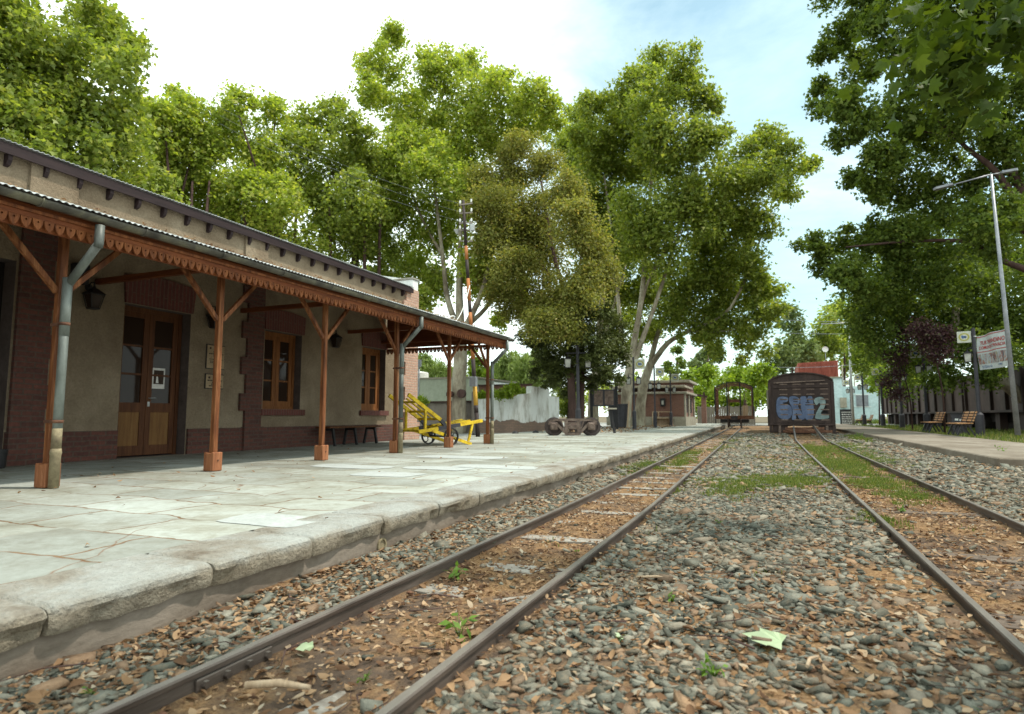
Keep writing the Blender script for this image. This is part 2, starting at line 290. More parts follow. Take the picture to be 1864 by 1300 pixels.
def platform_mat():
    m, nt, b = new_mat('platform_flags')
    tc = nt.nodes.new('ShaderNodeTexCoord'); v = tc.outputs['Object']
    nv = nd(nt, 'ShaderNodeTexNoise'); nv.inputs['Scale'].default_value = 1.3; nv.inputs['Detail'].default_value = 4
    nt.links.new(v, nv.inputs['Vector'])
    wob = nt.nodes.new('ShaderNodeVectorMath'); wob.operation = 'MULTIPLY_ADD'
    nt.links.new(nv.outputs['Color'], wob.inputs[0]); wob.inputs[1].default_value = (0.42, 0.42, 0); nt.links.new(v, wob.inputs[2])
    br = nt.nodes.new('ShaderNodeTexBrick')
    br.inputs['Scale'].default_value = 1; br.inputs['Brick Width'].default_value = 0.85; br.inputs['Row Height'].default_value = 0.55
    br.inputs['Mortar Size'].default_value = 0.013; br.inputs['Mortar Smooth'].default_value = 0.6; br.inputs['Bias'].default_value = 0
    br.inputs['Color1'].default_value = (0.235, 0.25, 0.235, 1); br.inputs['Color2'].default_value = (0.37, 0.40, 0.385, 1)
    br.inputs['Mortar'].default_value = (0.19, 0.125, 0.08, 1)
    nt.links.new(wob.outputs[0], br.inputs['Vector'])
    br2 = nt.nodes.new('ShaderNodeTexBrick')
    br2.inputs['Color1'].default_value = (0.235, 0.25, 0.235, 1); br2.inputs['Color2'].default_value = (0.37, 0.40, 0.385, 1)
    br2.inputs['Scale'].default_value = 1; br2.inputs['Brick Width'].default_value = 0.85; br2.inputs['Row Height'].default_value = 0.55
    br2.inputs['Mortar'].default_value = (0.305, 0.33, 0.317, 1); br2.inputs['Mortar Size'].default_value = 0.014
    nt.links.new(wob.outputs[0], br2.inputs['Vector'])
    hide = ramp(nt, noise(nt, v, 0.9, 3), [(0.42, (0, 0, 0)), (0.5, (1, 1, 1))])
    c = mixc(nt, hide, br2.outputs['Color'], br.outputs['Color'])
    # long thin cracks
    vo = nt.nodes.new('ShaderNodeTexVoronoi'); vo.feature = 'DISTANCE_TO_EDGE'; vo.inputs['Scale'].default_value = 0.75
    nt.links.new(wob.outputs[0], vo.inputs['Vector'])
    ck = ramp(nt, vo.outputs['Distance'], [(0.0, (.8, .8, .8)), (0.006, (0, 0, 0))])
    ck = mixc(nt, ramp(nt, noise(nt, v, 1.4, 2), [(0.5, (0, 0, 0)), (0.56, (1, 1, 1))]), (0, 0, 0), ck)
    c = mixc(nt, ck, c, (0.17, 0.085, 0.045))
    st = noise(nt, v, 0.55, 6, 0.7, 0.5)
    c = mixc(nt, 0.9, c, ramp(nt, st, [(0.3, (0.55, 0.49, 0.40)), (0.44, (0.85, 0.81, 0.73)), (0.54, (1.02, 1.01, 0.98)), (0.7, (1.2, 1.22, 1.2))]), 'MULTIPLY')
    c = mixc(nt, 0.5, c, ramp(nt, noise(nt, v, 3.5, 6, 0.75, 0.6), [(0.34, (0.62, 0.54, 0.44)), (0.5, (0.97, 0.96, 0.93)), (0.7, (1.1, 1.1, 1.1))]), 'MULTIPLY')
    f = noise(nt, v, 18, 6, 0.75)
    c = mixc(nt, 0.6, c, ramp(nt, f, [(0.3, (0.72, 0.69, 0.64)), (0.7, (1.15, 1.15, 1.15))]), 'MULTIPLY')
    nt.links.new(c, b.inputs['Base Color']); b.inputs['Roughness'].default_value = 0.9
    b.inputs['Specular IOR Level'].default_value = 0.15
    h = math_(nt, 'SUBTRACT', math_(nt, 'ADD', math_(nt, 'MULTIPLY', f, 0.4), st), math_(nt, 'MULTIPLY', hide, br.outputs['Fac']))
    bump(nt, b, h, 0.5, 0.012)
    return m


def bed_mat():
    m, nt, b = new_mat('track_bed_litter')
    tc = nt.nodes.new('ShaderNodeTexCoord'); v = tc.outputs['Object']
    big = noise(nt, v, 0.7, 5, 0.65, 0.4)
    mid = noise(nt, v, 7, 6, 0.7)
    fin = noise(nt, v, 70, 4, 0.7)
    dirt = ramp(nt, mid, [(0.3, (0.065, 0.045, 0.033)), (0.7, (0.15, 0.11, 0.082))])
    lit = ramp(nt, fin, [(0.3, (0.13, 0.065, 0.03)), (0.55, (0.27, 0.165, 0.082)), (0.75, (0.38, 0.26, 0.145))])
    f = ramp(nt, math_(nt, 'ADD', math_(nt, 'MULTIPLY', big, 0.7), math_(nt, 'MULTIPLY', mid, 0.5)), [(0.52, (0, 0, 0)), (0.66, (1, 1, 1))])
    c = mixc(nt, f, dirt, lit)
    nt.links.new(c, b.inputs['Base Color']); b.inputs['Roughness'].default_value = 0.97
    b.inputs['Specular IOR Level'].default_value = 0.1
    bump(nt, b, math_(nt, 'ADD', mid, fin), 0.8, 0.02)
    return m


def ruin_mat():
    """whitewashed wall: plaster fallen off in a band at the foot, showing brick"""
    m, nt, b = new_mat('peeling_whitewash')
    tc = nt.nodes.new('ShaderNodeTexCoord'); v = tc.outputs['Object']
    sx = nt.nodes.new('ShaderNodeSeparateXYZ'); nt.links.new(v, sx.inputs[0])
    st = nt.nodes.new('ShaderNodeMapping'); st.inputs['Scale'].default_value = (1, 1, 0.22); nt.links.new(v, st.inputs[0])
    str_ = noise(nt, st.outputs[0], 3.2, 6, 0.7)
    white = ramp(nt, str_, [(0.3, (0.30, 0.27, 0.225)), (0.42, (0.60, 0.60, 0.56)), (0.52, (0.80, 0.82, 0.80))])
    u = math_(nt, 'ADD', sx.outputs[0], sx.outputs[1])
    cb = nt.nodes.new('ShaderNodeCombineXYZ'); nt.links.new(u, cb.inputs[0]); nt.links.new(sx.outputs[2], cb.inputs[1])
    br = nt.nodes.new('ShaderNodeTexBrick'); br.inputs['Scale'].default_value = 1; br.inputs['Brick Width'].default_value = 0.26
    br.inputs['Row Height'].default_value = 0.08; br.inputs['Mortar Size'].default_value = 0.014
    br.inputs['Color1'].default_value = (0.29, 0.185, 0.135, 1); br.inputs['Color2'].default_value = (0.22, 0.15, 0.115, 1); br.inputs['Mortar'].default_value = (0.17, 0.135, 0.11, 1)
    nt.links.new(cb.outputs[0], br.inputs['Vector'])
    edge = math_(nt, 'ADD', math_(nt, 'SUBTRACT', 0.62, sx.outputs[2]), math_(nt, 'MULTIPLY', math_(nt, 'SUBTRACT', noise(nt, v, 0.8, 5, 0.6), 0.5), 1.1))
    f = ramp(nt, edge, [(0.0, (0, 0, 0)), (0.02, (1, 1, 1))])
    c = mixc(nt, f, white, br.outputs['Color'])
    nt.links.new(c, b.inputs['Base Color']); b.inputs['Roughness'].default_value = 0.95
    bump(nt, b, math_(nt, 'SUBTRACT', str_, f), 0.6, 0.03)
    return m


def kerb_stain(m):
    nt = m.node_tree; b = nt.nodes['Principled BSDF']; src = b.inputs['Base Color'].links[0].from_socket
    v = coords(nt); sx = nt.nodes.new('ShaderNodeSeparateXYZ'); nt.links.new(v, sx.inputs[0])
    h = math_(nt, 'ADD', sx.outputs[2], math_(nt, 'MULTIPLY', math_(nt, 'SUBTRACT', noise(nt, v, 5, 6, .7), .5), .09))
    f = ramp(nt, h, [(0.115, (.8, .8, .8)), (0.165, (0, 0, 0))])
    st = ramp(nt, noise(nt, v, 14, 6, .75), [(0.3, (0.12, 0.092, 0.06)), (0.5, (0.25, 0.205, 0.145)), (0.7, (0.34, 0.295, 0.22))])
    nt.links.new(mixc(nt, f, src, st), b.inputs['Base Color'])
kerb_stain(MAT['concrete'])
MAT['platform'] = platform_mat(); MAT['bed'] = bed_mat(); MAT['ruin'] = ruin_mat()


# ------------------------------------------------------------------ mesh builder
class MB:
    def __init__(s): s.v = []; s.f = []; s.sm = []

    def add(s, vs, fs, smooth=False):
        n = len(s.v); s.v += [Vector(p) for p in vs]
        s.f += [tuple(i + n for i in f) for f in fs]; s.sm += [smooth] * len(fs)
        return s

    def box(s, x0, x1, y0, y1, z0, z1):
        vs = [(x, y, z) for z in (z0, z1) for y in (y0, y1) for x in (x0, x1)]
        return s.add(vs, [(0, 2, 3, 1), (4, 5, 7, 6), (0, 1, 5, 4), (2, 6, 7, 3), (0, 4, 6, 2), (1, 3, 7, 5)])

    def cbox(s, x0, x1, y0, y1, z0, z1, c=0.01):
        """box with chamfered edges"""
        bm = bmesh.new(); bmesh.ops.create_cube(bm, size=1)
        for v in bm.verts:
            v.co = Vector(((x0 + x1) / 2 + v.co.x * (x1 - x0), (y0 + y1) / 2 + v.co.y * (y1 - y0), (z0 + z1) / 2 + v.co.z * (z1 - z0)))
        bmesh.ops.bevel(bm, geom=bm.edges[:], offset=c, segments=1, affect='EDGES')
        s.bm(bm); return s

    def bm(s, bm, smooth=False):
        bm.verts.index_update()
        s.add([v.co.copy() for v in bm.verts], [[v.index for v in f.verts] for f in bm.faces], smooth); bm.free(); return s

    def beam(s, a, b, w, h, up=(0, 0, 1), c=0.0):
        """rectangular bar from a to b, w across, h along 'up'"""
        a = Vector(a); b = Vector(b); d = (b - a).normalized(); up = Vector(up)
        sd = d.cross(up)
        if sd.length < 1e-4: sd = d.cross(Vector((1, 0, 0)))
        sd.normalize(); u = sd.cross(d)
        vs = []
        for p in (a, b):
            for i, j in ((-1, -1), (1, -1), (1, 1), (-1, 1)): vs.append(p + sd * (w / 2 * i) + u * (h / 2 * j))
        return s.add(vs, [(0, 1, 2, 3), (7, 6, 5, 4), (0, 4, 5, 1), (1, 5, 6, 2), (2, 6, 7, 3), (3, 7, 4, 0)])

    def tube(s, pts, rad, n=10, cap=True, wob=0.0):
        pts = [Vector(p) for p in pts]; k = len(pts)
        if not isinstance(rad, (list, tuple)): rad = [rad] * k
        vs = []; prev = None
        for i, p in enumerate(pts):
            d = (pts[min(i + 1, k - 1)] - pts[max(i - 1, 0)]).normalized()
            if prev is None:
                a = Vector((1, 0, 0)) if abs(d.x) < 0.8 else Vector((0, 1, 0))
                prev = (a - d * a.dot(d)).normalized()
            else:
                prev = (prev - d * prev.dot(d)).normalized()
            q = d.cross(prev)
            for j in range(n):
                t = 2 * math.pi * j / n
                r = rad[i] * (1 + (wob * (random.random() - 0.5) if wob else 0))
                vs.append(p + (prev * math.cos(t) + q * math.sin(t)) * r)
        fs = [(i * n + j, i * n + (j + 1) % n, (i + 1) * n + (j + 1) % n, (i + 1) * n + j) for i in range(k - 1) for j in range(n)]
        s.add(vs, fs, True)
        if cap:
            m = len(s.v) - len(vs)
            s.f += [tuple(m + j for j in reversed(range(n))), tuple(m + (k - 1) * n + j for j in range(n))]; s.sm += [False, False]
        return s

    def lathe(s, prof, c=(0, 0, 0), n=20, axis='z', cap=True):
        vs = []
        for r, h in prof:
            for j in range(n):
                t = 2 * math.pi * j / n; a, b = r * math.cos(t), r * math.sin(t)
                p = {'z': (a, b, h), 'x': (h, a, b), 'y': (b, h, a)}[axis]
                vs.append(Vector(p) + Vector(c))
        k = len(prof)
        fs = [(i * n + j, i * n + (j + 1) % n, (i + 1) * n + (j + 1) % n, (i + 1) * n + j) for i in range(k - 1) for j in range(n)]
        if cap: fs += [tuple(reversed(range(n))), tuple((k - 1) * n + j for j in range(n))]
        return s.add(vs, fs, False)

    def prism(s, poly, fn, t):
        """poly: list of (u,v); fn(u,v,w) -> point; extruded w from 0 to t"""
        n = len(poly)
        vs = [fn(u, v, 0) for u, v in poly] + [fn(u, v, t) for u, v in poly]
        fs = [tuple(range(n)), tuple(reversed(range(n, 2 * n)))] + [(i, n + i, n + (i + 1) % n, (i + 1) % n) for i in range(n)]
        return s.add(vs, fs)

    def build(s, name, mat, parent=None, world=False):
        me = bpy.data.meshes.new(name)
        off = wloc(parent) if (world and parent) else Vector((0, 0, 0))
        me.from_pydata([tuple(v - off) for v in s.v], [], s.f)
        me.polygons.foreach_set('use_smooth', s.sm)
        bm = bmesh.new(); bm.from_mesh(me); bmesh.ops.recalc_face_normals(bm, faces=bm.faces); bm.to_mesh(me); bm.free()
        me.materials.append(MAT[mat] if isinstance(mat, str) else mat)
        if name == 'kerb_stone': me.set_sharp_from_angle(angle=R(22))
        o = bpy.data.objects.new(name, me); COL.objects.link(o)
        if parent: o.parent = parent
        return o


def wloc(o):
    v = Vector((0, 0, 0))
    while o is not None:
        v += o.location; o = o.parent
    return v


def np_obj(name, verts, faces, mat, parent=None, off=None, smooth=False):
    """faces: list of int arrays (n,3) / (n,4)"""
    me = bpy.data.meshes.new(name)
    verts = np.asarray(verts, np.float32)
    if off is not None: verts = verts - np.array(off, np.float32)
    loops = np.concatenate([f.ravel() for f in faces]).astype(np.int32)
    tot = np.concatenate([np.full(len(f), f.shape[1], np.int32) for f in faces])
    start = np.concatenate([[0], np.cumsum(tot)[:-1]]).astype(np.int32)
    me.vertices.add(len(verts)); me.vertices.foreach_set('co', verts.ravel())
    me.loops.add(len(loops)); me.loops.foreach_set('vertex_index', loops)
    me.polygons.add(len(tot)); me.polygons.foreach_set('loop_start', start); me.polygons.foreach_set('loop_total', tot)
    if smooth: me.polygons.foreach_set('use_smooth', np.ones(len(tot), bool))
    me.update(calc_edges=True)
    me.materials.append(MAT[mat] if isinstance(mat, str) else mat)
    o = bpy.data.objects.new(name, me); COL.objects.link(o)
    if parent: o.parent = parent
    return o


def tag(o, label=None, cat=None, group=None, kind=None):
    if label: o['label'] = label
    if cat: o['category'] = cat
    if group: o['group'] = group
    if kind: o['kind'] = kind
    return o


def thing(name, label, cat, loc=(0, 0, 0), rotz=0.0, group=None):
    o = bpy.data.objects.new(name, None); COL.objects.link(o)
    o.location = loc; o.rotation_euler = (0, 0, rotz); o.empty_display_size = 0.2
    return tag(o, label, cat, group)


def copy_tree(o, parent=None):
    c = o.copy(); COL.objects.link(c); c.parent = parent
    for ch in list(o.children): copy_tree(ch, c)
    return c


def text(name, body, size, mat, parent, loc, rot, offset=0.0, ext=0.0, align='CENTER', sx=1.0):
    cu = bpy.data.curves.new(name, 'FONT'); cu.body = body; cu.size = size; cu.offset = offset; cu.extrude = ext
    cu.align_x = align; cu.align_y = 'CENTER'; cu.fill_mode = 'BOTH' if ext else 'FRONT'
    cu.materials.append(MAT[mat])
    o = bpy.data.objects.new(name, cu); COL.objects.link(o); o.location = loc; o.rotation_euler = rot; o.scale = (sx, 1, 1)
    o.parent = parent
    return o

# ------------------------------------------------------------------ layout curves
def edge(y): return -2.42 - 0.016 * max(0.0, y - 7)
def c1(y): return -1.435 - 0.018 * max(0.0, y - 6)
def ramp_z(y): return 0.40 * min(1, max(0.0, (y - 24.5) / 7.5)) ** 1.3
def c2(y): return 1.33 + 0.0075 * max(0.0, y - 16) + 0.01 * max(0.0, y - 24)
PZ = 0.17          # station platform level (rail tops are z = 0)
QZ = 0.12          # opposite platform level


def wig(x, y, s=1.0):
    return (np.sin(x * 3.1 * s + 1.3 * np.sin(y * 1.7 * s)) + np.sin(y * 2.3 * s + 1.1 * np.sin(x * 2.9 * s + 2)) + 0.6 * np.sin(x * 7.3 * s + y * 5.1 * s)) / 2.6


def bedz(x, y):
    x = np.asarray(x, float); y = np.asarray(y, float)
    yy = np.maximum(0, y - 6)
    d1 = np.abs(x - (-1.435 - 0.018 * yy)); d2 = np.abs(x - 1.33)
    z = -0.055 + 0.016 * wig(x, y)
    z = np.where(d1 < 0.40, -0.085 + 0.008 * wig(x, y, 1.6), z)
    z = np.where(d2 < 0.52, -0.078 + 0.010 * wig(x, y, 1.4), z)
    z = np.where(x > 3.0, z + 0.05 * np.clip((x - 3.0), 0, 1), z)
    return z


# ground, a sheet to the horizon
g = MB(); g.add([(-700, -200, -0.16), (700, -200, -0.16), (700, 900, -0.16), (-700, 900, -0.16)], [(0, 1, 2, 3)])
tag(g.build('ground', 'earth'), kind='structure')

# track bed
nx, ny = 90, 420
xs = np.linspace(-2.75, 4.6, nx); ys = -2.0 + 62 * (np.linspace(0, 1, ny) ** 1.8)
gx, gy = np.meshgrid(xs, ys); gz = bedz(gx, gy)
idx = np.arange(nx * ny).reshape(ny, nx)
q = np.stack([idx[:-1, :-1], idx[:-1, 1:], idx[1:, 1:], idx[1:, :-1]], -1).reshape(-1, 4)
tag(np_obj('track_bed', np.stack([gx, gy, gz], -1).reshape(-1, 3), [q], 'bed', smooth=True), kind='structure')

# station platform: slab, retaining wall and kerb stones
ysl = [-4 + i * 1.0 for i in range(62)]
plat = MB()
vs = []; fs = []
for i, y in enumerate(ysl):
    vs += [(-9.58, y, PZ - 0.004), (edge(y) - 0.47, y, PZ - 0.004)]
    if i: fs.append((2 * i - 2, 2 * i - 1, 2 * i + 1, 2 * i))
plat.add(vs, fs)
platform = plat.build('platform', 'platform'); tag(platform, kind='structure')
pw = MB(); vs = []; fs = []
for i, y in enumerate(ysl):
    vs += [(edge(y) - 0.055, y, -0.16), (edge(y) - 0.055, y, PZ - 0.10)]
    if i: fs.append((2 * i - 2, 2 * i, 2 * i + 1, 2 * i - 1))
pw.add(vs, fs)
pw.build('retaining_wall', 'wallface', platform)


def kerb_stone(y0, y1, seed):
    rnd = random.Random(seed)
    bm = bmesh.new()
    x1 = edge((y0 + y1) / 2); x0 = x1 - 0.47
    prof = [(x0, PZ - 0.03), (x0, PZ), (x0 + 0.12, PZ), (x0 + 0.26, PZ), (x1 - 0.045, PZ - 0.001), (x1 - 0.018, PZ - 0.007), (x1 - 0.004, PZ - 0.02), (x1, PZ - 0.045), (x1 + 0.001, PZ - 0.075), (x1 - 0.004, PZ - 0.1), (x1 - 0.012, PZ - 0.118), (x1 - 0.05, PZ - 0.125), (x0, PZ - 0.125)]
    n = max(6, int((y1 - y0) / 0.02)); rows = []
    ph = rnd.random() * 9
    tilt = rnd.uniform(-0.006, 0.006); push = rnd.uniform(-0.014, 0.014)
    chips = [(rnd.uniform(y0, y1), rnd.uniform(0.05, 0.16), rnd.uniform(0.006, 0.028)) for _ in range(3 if y0 < 6 else 1)]
    for i in range(n + 1):
        t = i / n; y = y0 + (y1 - y0) * t
        endr = min(t, 1 - t) * (y1 - y0)
        shrink = 0.014 * math.exp(-endr / 0.010)
        row = []
        for j, (x, z) in enumerate(prof):
            w = 0.0
            if j >= 4:
                w = 0.003 * math.sin(y * 7 + ph + j * .4) + 0.0015 * math.sin(y * 23 + 2 * ph + j)
                for cy, cw, cd in chips:
                    if j >= 8: w -= cd * math.exp(-((y - cy) / cw) ** 2)
            zz = z - (shrink if 1 <= j <= 6 else 0) + (0.006 * math.sin(y * 9 + ph) + 0.002 * math.sin(31 * y + ph) if j >= 9 else 0)
            row.append(bm.verts.new((x + (w - shrink + push if j >= 4 else 0), y, zz + tilt * (t - 0.5) * (1 if j else 0))))
        rows.append(row)
    for a, b in zip(rows, rows[1:]):
        for j in range(len(prof) - 1): bm.faces.new((a[j], b[j], b[j + 1], a[j + 1]))
    bm.faces.new(rows[0]); bm.faces.new(list(reversed(rows[-1])))
    m = MB(); m.bm(bm, True); return m


y = -2.6; k = 0
while y < 46:
    L = random.uniform(0.62, 0.86) if y < 12 else random.uniform(0.9, 1.2)
    if y < 3.2: L = random.uniform(0.66, 0.74)
    kerb_stone(y, y + L - 0.009, k).build('kerb_stone', 'concrete', platform); y += L; k += 1
# fresh concrete patches let into the flags
for (px, py, w, h) in ((492, 946, 0.34, 0.16), (706, 863, 0.42, 0.22), (800, 852, 0.5, 0.2), (640, 849, 0.6, 0.2), (905, 850, 0.6, 0.2), (840, 832, 0.8, 0.25)):
    c = onz(px, py, PZ); m = MB(); n = 16
    m.add([(c.x + w * math.copysign(abs(math.cos(t)) ** 0.4, math.cos(t)) * random.uniform(.9, 1.05), c.y + 1.3 * h * math.copysign(abs(math.sin(t)) ** 0.4, math.sin(t)) * random.uniform(.9, 1.05), PZ) for t in [2 * math.pi * i / n for i in range(n)]], [tuple(range(n))])
    m.build('concrete_patch', 'patch', platform)
# drain hole in the retaining wall
c = onx(695, 984, edge(4) - 0.05)
MB().lathe([(0.0, 0), (0.05, 0), (0.05, 0.012), (0.038, 0.012), (0.036, 0.002)], (edge(4) - 0.054, c.y, -0.03), 18, 'x').build('drain_pipe', 'pipe_old', platform)

# pale service road behind the platform, garden walls stand along it
rd = MB(); rd.add([(-40, 15.9, 0.02), (-9.58, 15.9, 0.02), (-8.0, 22, 0.02), (-8.6, 60, 0.02), (-30, 60, 0.02)], [(0, 1, 2, 3, 4)])
tag(rd.build('service_road', 'asphalt'), kind='structure')
pb = MB(); pb.add([(-9.58, -4, -0.1), (-9.58, 60, -0.1), (-9.58, 60, PZ - 0.01), (-9.58, -4, PZ - 0.01)], [(0, 1, 2, 3)]); pb.build('platform_back', 'wallface', platform)

# opposite platform and the road beyond
op = MB(); op.cbox(3.66, 6.35, 13.2, 62, -0.12, QZ, 0.02)
tag(op.build('opposite_platform', 'shadedslab'), kind='structure')
r2 = MB(); r2.add([(-40, 62, -0.03), (90, 62, -0.03), (90, 78, -0.03), (-40, 78, -0.03)], [(0, 1, 2, 3)])
tag(r2.build('road', 'asphalt'), kind='structure')
lawn = MB(); lawn.add([(6.36, 10, 0.0), (40, 10, 0.0), (40, 61.9, 0.0), (6.36, 61.9, 0.0)], [(0, 1, 2, 3)])
tag(lawn.build('verge', 'earth'), kind='structure')

# ------------------------------------------------------------------ rails
SPK = [1.42, 2.0, 2.52, 2.86, 3.47, 4.2, 4.93, 5.66, 6.39, 7.1, 7.85, 8.6]
PROF = [(-0.04, -0.1), (0.04, -0.1), (0.04, -0.09), (0.010, -0.078), (0.007, -0.028), (0.019, -0.021), (0.0205, -0.006), (0.0155, 0), (-0.0155, 0), (-0.0205, -0.006), (-0.019, -0.021), (-0.007, -0.028), (-0.010, -0.078), (-0.04, -0.09)]


def rail(fx, fz, y0, y1, label, joints=(), spikes=()):
    m = MB(); n = len(PROF); ysr = []
    y = y0
    while y < y1: ysr.append(y); y += 0.4
    ysr.append(y1); vs = []
    for y in ysr:
        for a, z in PROF: vs.append((fx(y) + a, y, fz(y) + z))
    fs = [(i * n + j, i * n + (j + 1) % n, (i + 1) * n + (j + 1) % n, (i + 1) * n + j) for i in range(len(ysr) - 1) for j in range(n)]
    fs += [tuple(range(n)), tuple((len(ysr) - 1) * n + j for j in reversed(range(n)))]
    o = thing('steel_rail', label, 'rail', (fx(y0), y0, -0.1), group='running rails of the two tracks')
    m.add(vs, fs); m.build('running_rail', 'rail', o, True)
    for jy in joints:
        p = MB()
        for s_ in (-1, 1):
            p.cbox(fx(jy) + s_ * 0.009, fx(jy) + s_ * 0.022, jy - 0.17, jy + 0.17, -0.072, -0.03, 0.003)
            for b in (-0.14, -0.05, 0.05, 0.14): p.lathe([(0.0, 0), (0.014, 0), (0.014, s_ * 0.016), (0.0, s_ * 0.016)], (fx(jy) + s_ * 0.022, jy + b, -0.052), 6, 'x')
        p.build('fishplate', 'rail', o, True)
    for sy in spikes:
        for s_ in (-1, 1):
            p = MB(); x = fx(sy) + s_ * .046; p.cbox(x - .009, x + .009, sy + s_ * .02 - .009, sy + s_ * .02 + .009, -.1, -.072, .002); p.cbox(min(x, x - s_ * .022), max(x, x - s_ * .022), sy + s_ * .02 - .012, sy + s_ * .02 + .012, -.078, -.069, .003)
            p.build('rail_spike', 'rust', o, True)
    return o


rail(lambda y: c1(y) - 0.377, lambda y: 0, -2, 52, 'dark steel rail nearest the raised station platform', (1.75, 11.6), SPK)
rail(lambda y: c1(y) + 0.377, lambda y: 0, -2, 52, 'inner rail of the platform track, passing under the open wagon frame', (6.3,), SPK)
rail(lambda y: c2(y) - 0.495 + 0.008 * max(0, y - 24.5), ramp_z, -2, 33.2, 'rail beside the wide ballast strip, rising at its end to the graffiti boxcar', (8.2,))
rail(lambda y: c2(y) + 0.495 - 0.008 * max(0, y - 24.5), ramp_z, -2, 33.2, 'outer rail nearest the bench side platform, bent up toward the boxcar', (4.4,))

# ------------------------------------------------------------------ sleepers
def sleeper_mesh(w, l, seed):
    rnd = random.Random(seed); bm = bmesh.new()
    bmesh.ops.create_cube(bm, size=1)
    bmesh.ops.subdivide_edges(bm, edges=[e for e in bm.edges if abs(e.verts[0].co.x - e.verts[1].co.x) > 0.5], cuts=9)
    for v in bm.verts:
        v.co = Vector((v.co.x * l, v.co.y * w + rnd.uniform(-0.012, 0.012), v.co.z * 0.12 - 0.06 + (rnd.uniform(-0.006, 0.006) if v.co.z > 0 else 0)))
    m = MB(); m.bm(bm); return m


SL = []
for i in range(10):
    o = sleeper_mesh((0.15, 0.17) [i % 2] + 0.008 * (i % 5), 1.5, i).build('sleeper', 'sleeper' if i < 5 else 'sleeper_brown'); SL.append(o)
used = set()
def put_sleeper(x, y, z, label, grp, half=0.0, l=1.0, rz=0.0, k0=0):
    k = k0 + random.randrange(5)
    o = SL[k]
    if k in used: o = SL[k].copy(); COL.objects.link(o)
    used.add(k)
    o.location = (x, y, z); o.rotation_euler = (0, half, rz); o.scale = (l, 1, 1)
    tag(o, label, 'sleeper', grp)


SY1 = [onz(px, py, -0.08).y for px, py in ((505, 1262), (865, 1078), (965, 1037), (1022, 981))]
yy = SY1[-1] + 0.72
while yy < 32: SY1.append(yy); yy += random.uniform(0.68, 0.78)
for y in SY1:
    put_sleeper(c1(y) + random.uniform(-0.04, 0.04), y, -0.0765 - random.choice((0, 0.003, 0.007, 0.012)), 'weathered pale sleeper sunk flush in the dirt of the platform track', 'sleepers of the platform track', random.uniform(-0.012, 0.012), 0.8 if y > 2 else 0.22, random.uniform(-0.03, 0.03))
y = 2.2
while y < 24:
    put_sleeper(c2(y) + random.uniform(-0.04, 0.04), y, -0.072 - random.choice((0, 0.004, 0.010)), 'weathered sleeper half buried between the rails leading to the boxcar', 'sleepers of the boxcar track', random.uniform(-0.012, 0.012), 1.15, random.uniform(-0.03, 0.03), 5); y += random.uniform(0.66, 0.78)
for j, (y, z, dx, lab) in enumerate(((32.9, 0.24, 0, 'top timber of the stack propping the bent rails at the boxcar'), (32.5, 0.12, 0.3, 'split timber leaning in front of the stack before the boxcar'), (33.0, 0.08, -0.1, 'bottom timber of the stack under the raised rail ends'))):
    m = sleeper_mesh(0.2, 1.7, 40 + j); o = m.build('timber_baulk', 'rust'); o.location = (1.6 + dx, y, z + 0.06); o.rotation_euler = (0, 0.02 * (j - 1), 0.05 * (j - 1)); tag(o, lab, 'timber')

# ------------------------------------------------------------------ ballast stones
protos = []
for i in range(14):
    bm = bmesh.new(); rnd = random.Random(100 + i)
    cs = [(i, j, k) for i in (-1, 1) for j in (-1, 1) for k in (-1, 1)]; rnd.shuffle(cs)
    for i, j, k in cs[:rnd.choice((6, 7, 7, 8))]:
        bm.verts.new((1.15 * (i + rnd.uniform(-.55, .3) * i), 0.85 * (j + rnd.uniform(-.5, .35) * j), 0.27 * (k + rnd.uniform(-.5, .4) * k)))
    res = bmesh.ops.convex_hull(bm, input=bm.verts[:])
    bmesh.ops.delete(bm, geom=[e for e in res['geom_interior'] if isinstance(e, bmesh.types.BMVert)], context='VERTS')
    bm.verts.index_update()
    protos.append((np.array([v.co[:] for v in bm.verts]), np.array([[v.index for v in f.verts] for f in bm.faces if len(f.verts) == 3]))); bm.free()


def rotz(a):
    c, s = np.cos(a), np.sin(a); z = np.zeros_like(a); o = np.ones_like(a)
    return np.stack([np.stack([c, -s, z], -1), np.stack([s, c, z], -1), np.stack([z, z, o], -1)], -2)


def tiltm(a, b):
    ca, sa, cb, sb = np.cos(a), np.sin(a), np.cos(b), np.sin(b); z = np.zeros_like(a); o = np.ones_like(a)
    A = np.stack([np.stack([o, z, z], -1), np.stack([z, ca, -sa], -1), np.stack([z, sa, ca], -1)], -2)
    B = np.stack([np.stack([cb, z, sb], -1), np.stack([z, o, z], -1), np.stack([-sb, z, cb], -1)], -2)
    return A @ B


def scatter_stones(name, X, Y, S, zoff):
    V = []; Fc = []; n0 = 0
    k = RNG.integers(0, len(protos), len(X))
    for i, (pv, pf) in enumerate(protos):
        sel = np.where(k == i)[0]
        if not len(sel): continue
        m = rotz(RNG.uniform(0, 6.28, len(sel))) @ tiltm(RNG.normal(0, 0.27, len(sel)), RNG.normal(0, 0.27, len(sel)))
        p = np.einsum('nij,vj->nvi', m, pv) * S[sel][:, None, None]
        p[..., 0] += X[sel][:, None]; p[..., 1] += Y[sel][:, None]; p[..., 2] += (bedz(X[sel], Y[sel]) + zoff[sel])[:, None]
        V.append(p.reshape(-1, 3)); Fc.append((pf[None] + (np.arange(len(sel)) * len(pv))[:, None, None] + n0).reshape(-1, 3)); n0 += len(sel) * len(pv)
    o = np_obj(name, np.concatenate(V), [np.concatenate(Fc)], 'stone'); tag(o, 'grey green crushed stone ballast spread beside and between the rails', 'ballast', kind='stuff')
    return o


